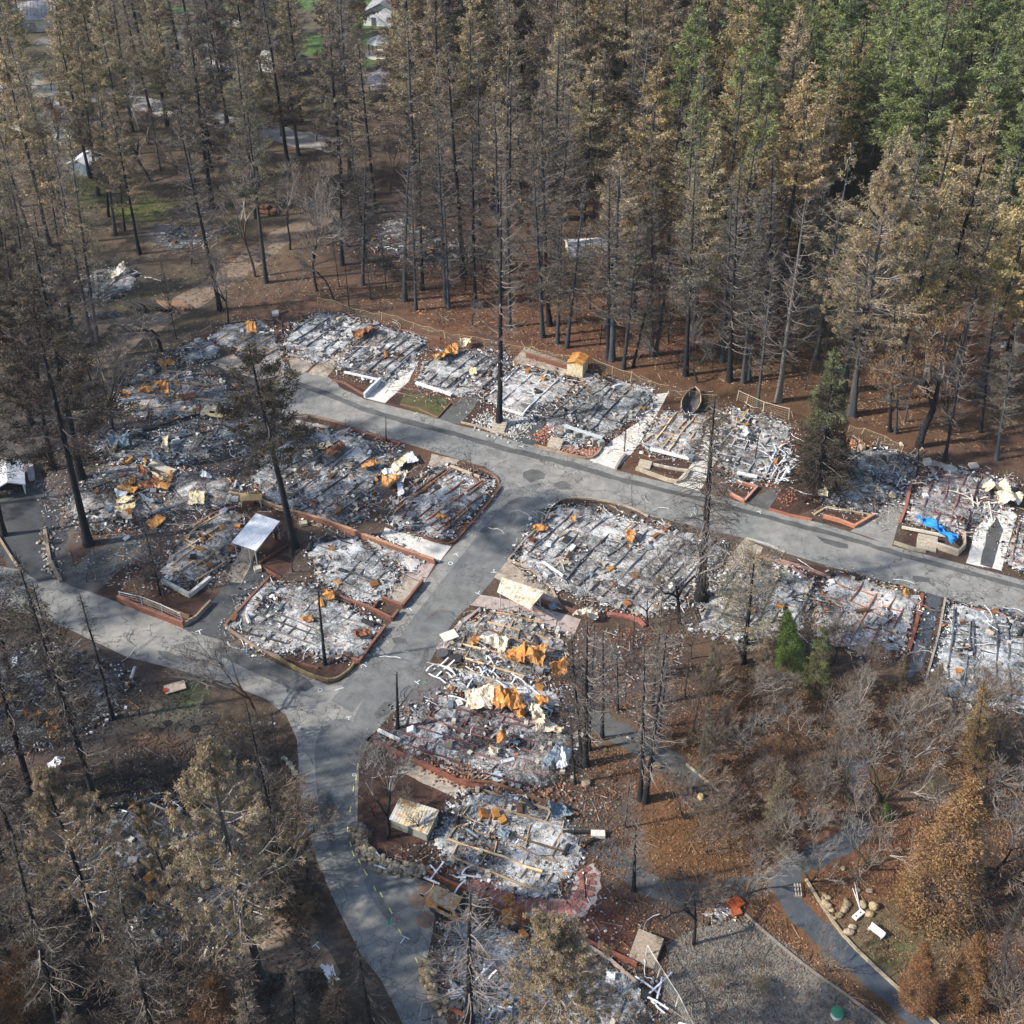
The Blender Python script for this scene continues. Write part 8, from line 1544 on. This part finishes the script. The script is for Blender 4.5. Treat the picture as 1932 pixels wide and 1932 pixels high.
fill([(1250, 1820), (1420, 1800), (1650, 1960), (1250, 2000)], 4, 8, 28, simple(["brush"], 1.0, 2.2, ["tan", "rust"], ["brown"], "low tan bush", "low bushes on the gravel yard"), clear=False, m=1)
# dark conifers by the far lawns
for i, (x, y, tx, ty) in enumerate(((770, 150, 758, -20), (785, 140, 782, -10), (750, 145, 741, 20), (1105, 150, 1100, 0))): T("cypress", x, y, tx, ty, "green", "brown", ["left deep green conifer by the white top house", "right deep green conifer by the white top house", "narrow green conifer hiding the white top house corner", "dark green conifer at the top edge right of centre"][i], wf=.6)
for i, (x, y, tx, ty) in enumerate(((298, 175, 296, 105), (318, 178, 316, 108))): T("cypress", x, y, tx, ty, "green", "brown", ["left of two small green topped cypresses at the upper left", "right of two small green topped cypresses at the upper left"][i], wf=.8)
T("cypress", 698, 200, 697, 160, "green", "brown", "single small green conifer below the pavilion lot", wf=.8)
by = {}
for d in PENDING: by.setdefault((d[0], d[1], d[2]), []).append(d)
for (ds, rel, nm), l in by.items():
    l.sort(key=lambda d: d[3])
    for i, d in enumerate(l):
        d[4]["label"] = (f"{ds} {rel} {nm}" if len(l) == 1 else f"{ds}, {(ORD[i] + ' ' if i else '')}nearest {rel} {nm}")
print("trees", len(TREES), n1, n2, n3, n4, n5)
# leaf litter and sticks
RD_ = [(p.x, p.y) for p in (U(*q) for q in ROAD)]
def litter(name, poly, n, cols, label, s=(.07, .16), stick=.1, seed=0, every=False):
    r = np.random.default_rng(seed); W_ = [(U(*q).x, U(*q).y) for q in poly]; xs = [p[0] for p in W_]; ys = [p[1] for p in W_]; x = r.uniform(min(xs), max(xs), n * 3); y = r.uniform(min(ys), max(ys), n * 3); k = inpoly(x, y, W_) & (vnoise(x, y, .12, 3) > r.uniform(.2, .7, n * 3))
    for P_ in [] if every else PATHS + [RD_]: k &= ~inpoly(x, y, P_)
    x, y = x[k][:n], y[k][:n]; m_ = len(x); c = np.array(cols)[r.integers(0, len(cols), m_)] * r.uniform(.6, 1.3, (m_, 1)); st = r.random(m_) < stick; mb = MB(); pos = np.stack([x, y, np.full(m_, .03)], 1); R = rotz_tilt(r, m_, .3)
    mb.scatter(PLV, PLF, pos[~st], R[~st], np.stack([r.uniform(*s, m_), r.uniform(*s, m_), np.full(m_, .2)], 1)[~st], c[~st]); mb.scatter(STV * np.array([1, 1, 1]), STF, pos[st], R[st], np.stack([r.uniform(.5, 2.2, m_), np.full(m_, .04), np.full(m_, .05)], 1)[st], c[st] * .9)
    tag(mb.build(name, M_LITTER), label, "litter", kind='stuff')
litter("leaf_litter", [(1100, 1380), (1300, 1250), (1760, 1300), (1960, 1500), (1960, 1960), (1700, 1960), (1400, 1720), (1200, 1780), (1080, 1560)], 26000, [(.24, .12, .06), (.28, .16, .08), (.18, .09, .05), (.12, .07, .05), (.33, .22, .13)], "orange brown fallen leaves over the lower right slope", seed=1)
litter("leaf_litter", [(600, 575), (560, 440), (900, 440), (1500, 560), (1932, 640), (1932, 880), (1450, 750), (1000, 650)], 16000, [(.26, .15, .08), (.16, .09, .05), (.10, .06, .04), (.34, .26, .18)], "brown litter and twigs on the floor of the northern wood", s=(.12, .3), stick=.3, seed=2)
litter("leaf_litter", [(0, 250), (640, 300), (620, 560), (400, 620), (0, 900)], 9000, [(.2, .14, .09), (.13, .10, .07), (.3, .26, .2)], "brown litter in the northwest clearings", s=(.12, .3), stick=.25, seed=3)
litter("gravel_pebbles", [(1255, 1800), (1300, 1745), (1350, 1730), (1410, 1728), (1490, 1784), (1580, 1865), (1700, 1950), (1700, 1990), (1240, 1990)], 7000, [(.2, .18, .155), (.14, .125, .11), (.22, .13, .08), (.18, .165, .14), (.27, .245, .21)], "pebbles and blown leaves on the gravel yard", s=(.06, .16), stick=.04, seed=9, every=True)
litter("ground_scraps", [(60, 900), (300, 640), (560, 800), (560, 1000), (450, 1100), (300, 1130), (100, 1080)], 5000, [(.5, .5, .5), (.1, .1, .1), (.3, .16, .08), (.4, .36, .3)], "small scraps strewn between the western burnt homes", s=(.1, .26), stick=.3, seed=4)
litter("ground_scraps", [(-20, 1230), (300, 1290), (560, 1400), (560, 1700), (640, 1930), (-20, 1930)], 9000, [(.10, .08, .07), (.04, .035, .03), (.16, .15, .145), (.14, .08, .05)], "burnt litter and scraps over the lower left plots", s=(.08, .22), stick=.3, seed=5)
litter("ground_scraps", [(960, 1180), (1300, 1190), (1200, 1500), (1100, 1560), (700, 1600), (850, 1950), (1250, 1950), (1230, 1700), (1110, 1650)], 7000, [(.2, .12, .08), (.05, .045, .04), (.4, .38, .36), (.24, .1, .05)], "burnt litter and scraps round the southern homes", s=(.1, .28), stick=.3, seed=6)
litter("ground_scraps", [(590, 590), (1000, 650), (1500, 780), (1932, 900), (1932, 1060), (1450, 950), (1000, 830), (600, 700)], 6000, [(.5, .48, .45), (.07, .07, .07), (.35, .2, .12), (.45, .38, .3)], "small scraps strewn between the homes of the north row", s=(.08, .22), stick=.25, seed=7)
# ---------------------------------------------------------------- thin air
hz = MB(); hz.box((0, 1200, 45.0), (5200, 5000, 97.0)); ho = hz.build("haze", bpy.data.materials.new("haze"))
hm = ho.data.materials[0]; hm.use_nodes = True; hn = hm.node_tree.nodes; hl = hm.node_tree.links; hn.remove(hn["Principled BSDF"])
pv = hn.new("ShaderNodeVolumePrincipled"); pv.inputs["Color"].default_value = (.80, .86, .95, 1); pv.inputs["Density"].default_value = .00007; hl.new(pv.outputs[0], hn["Material Output"].inputs["Volume"])
tag(ho, kind='stuff')
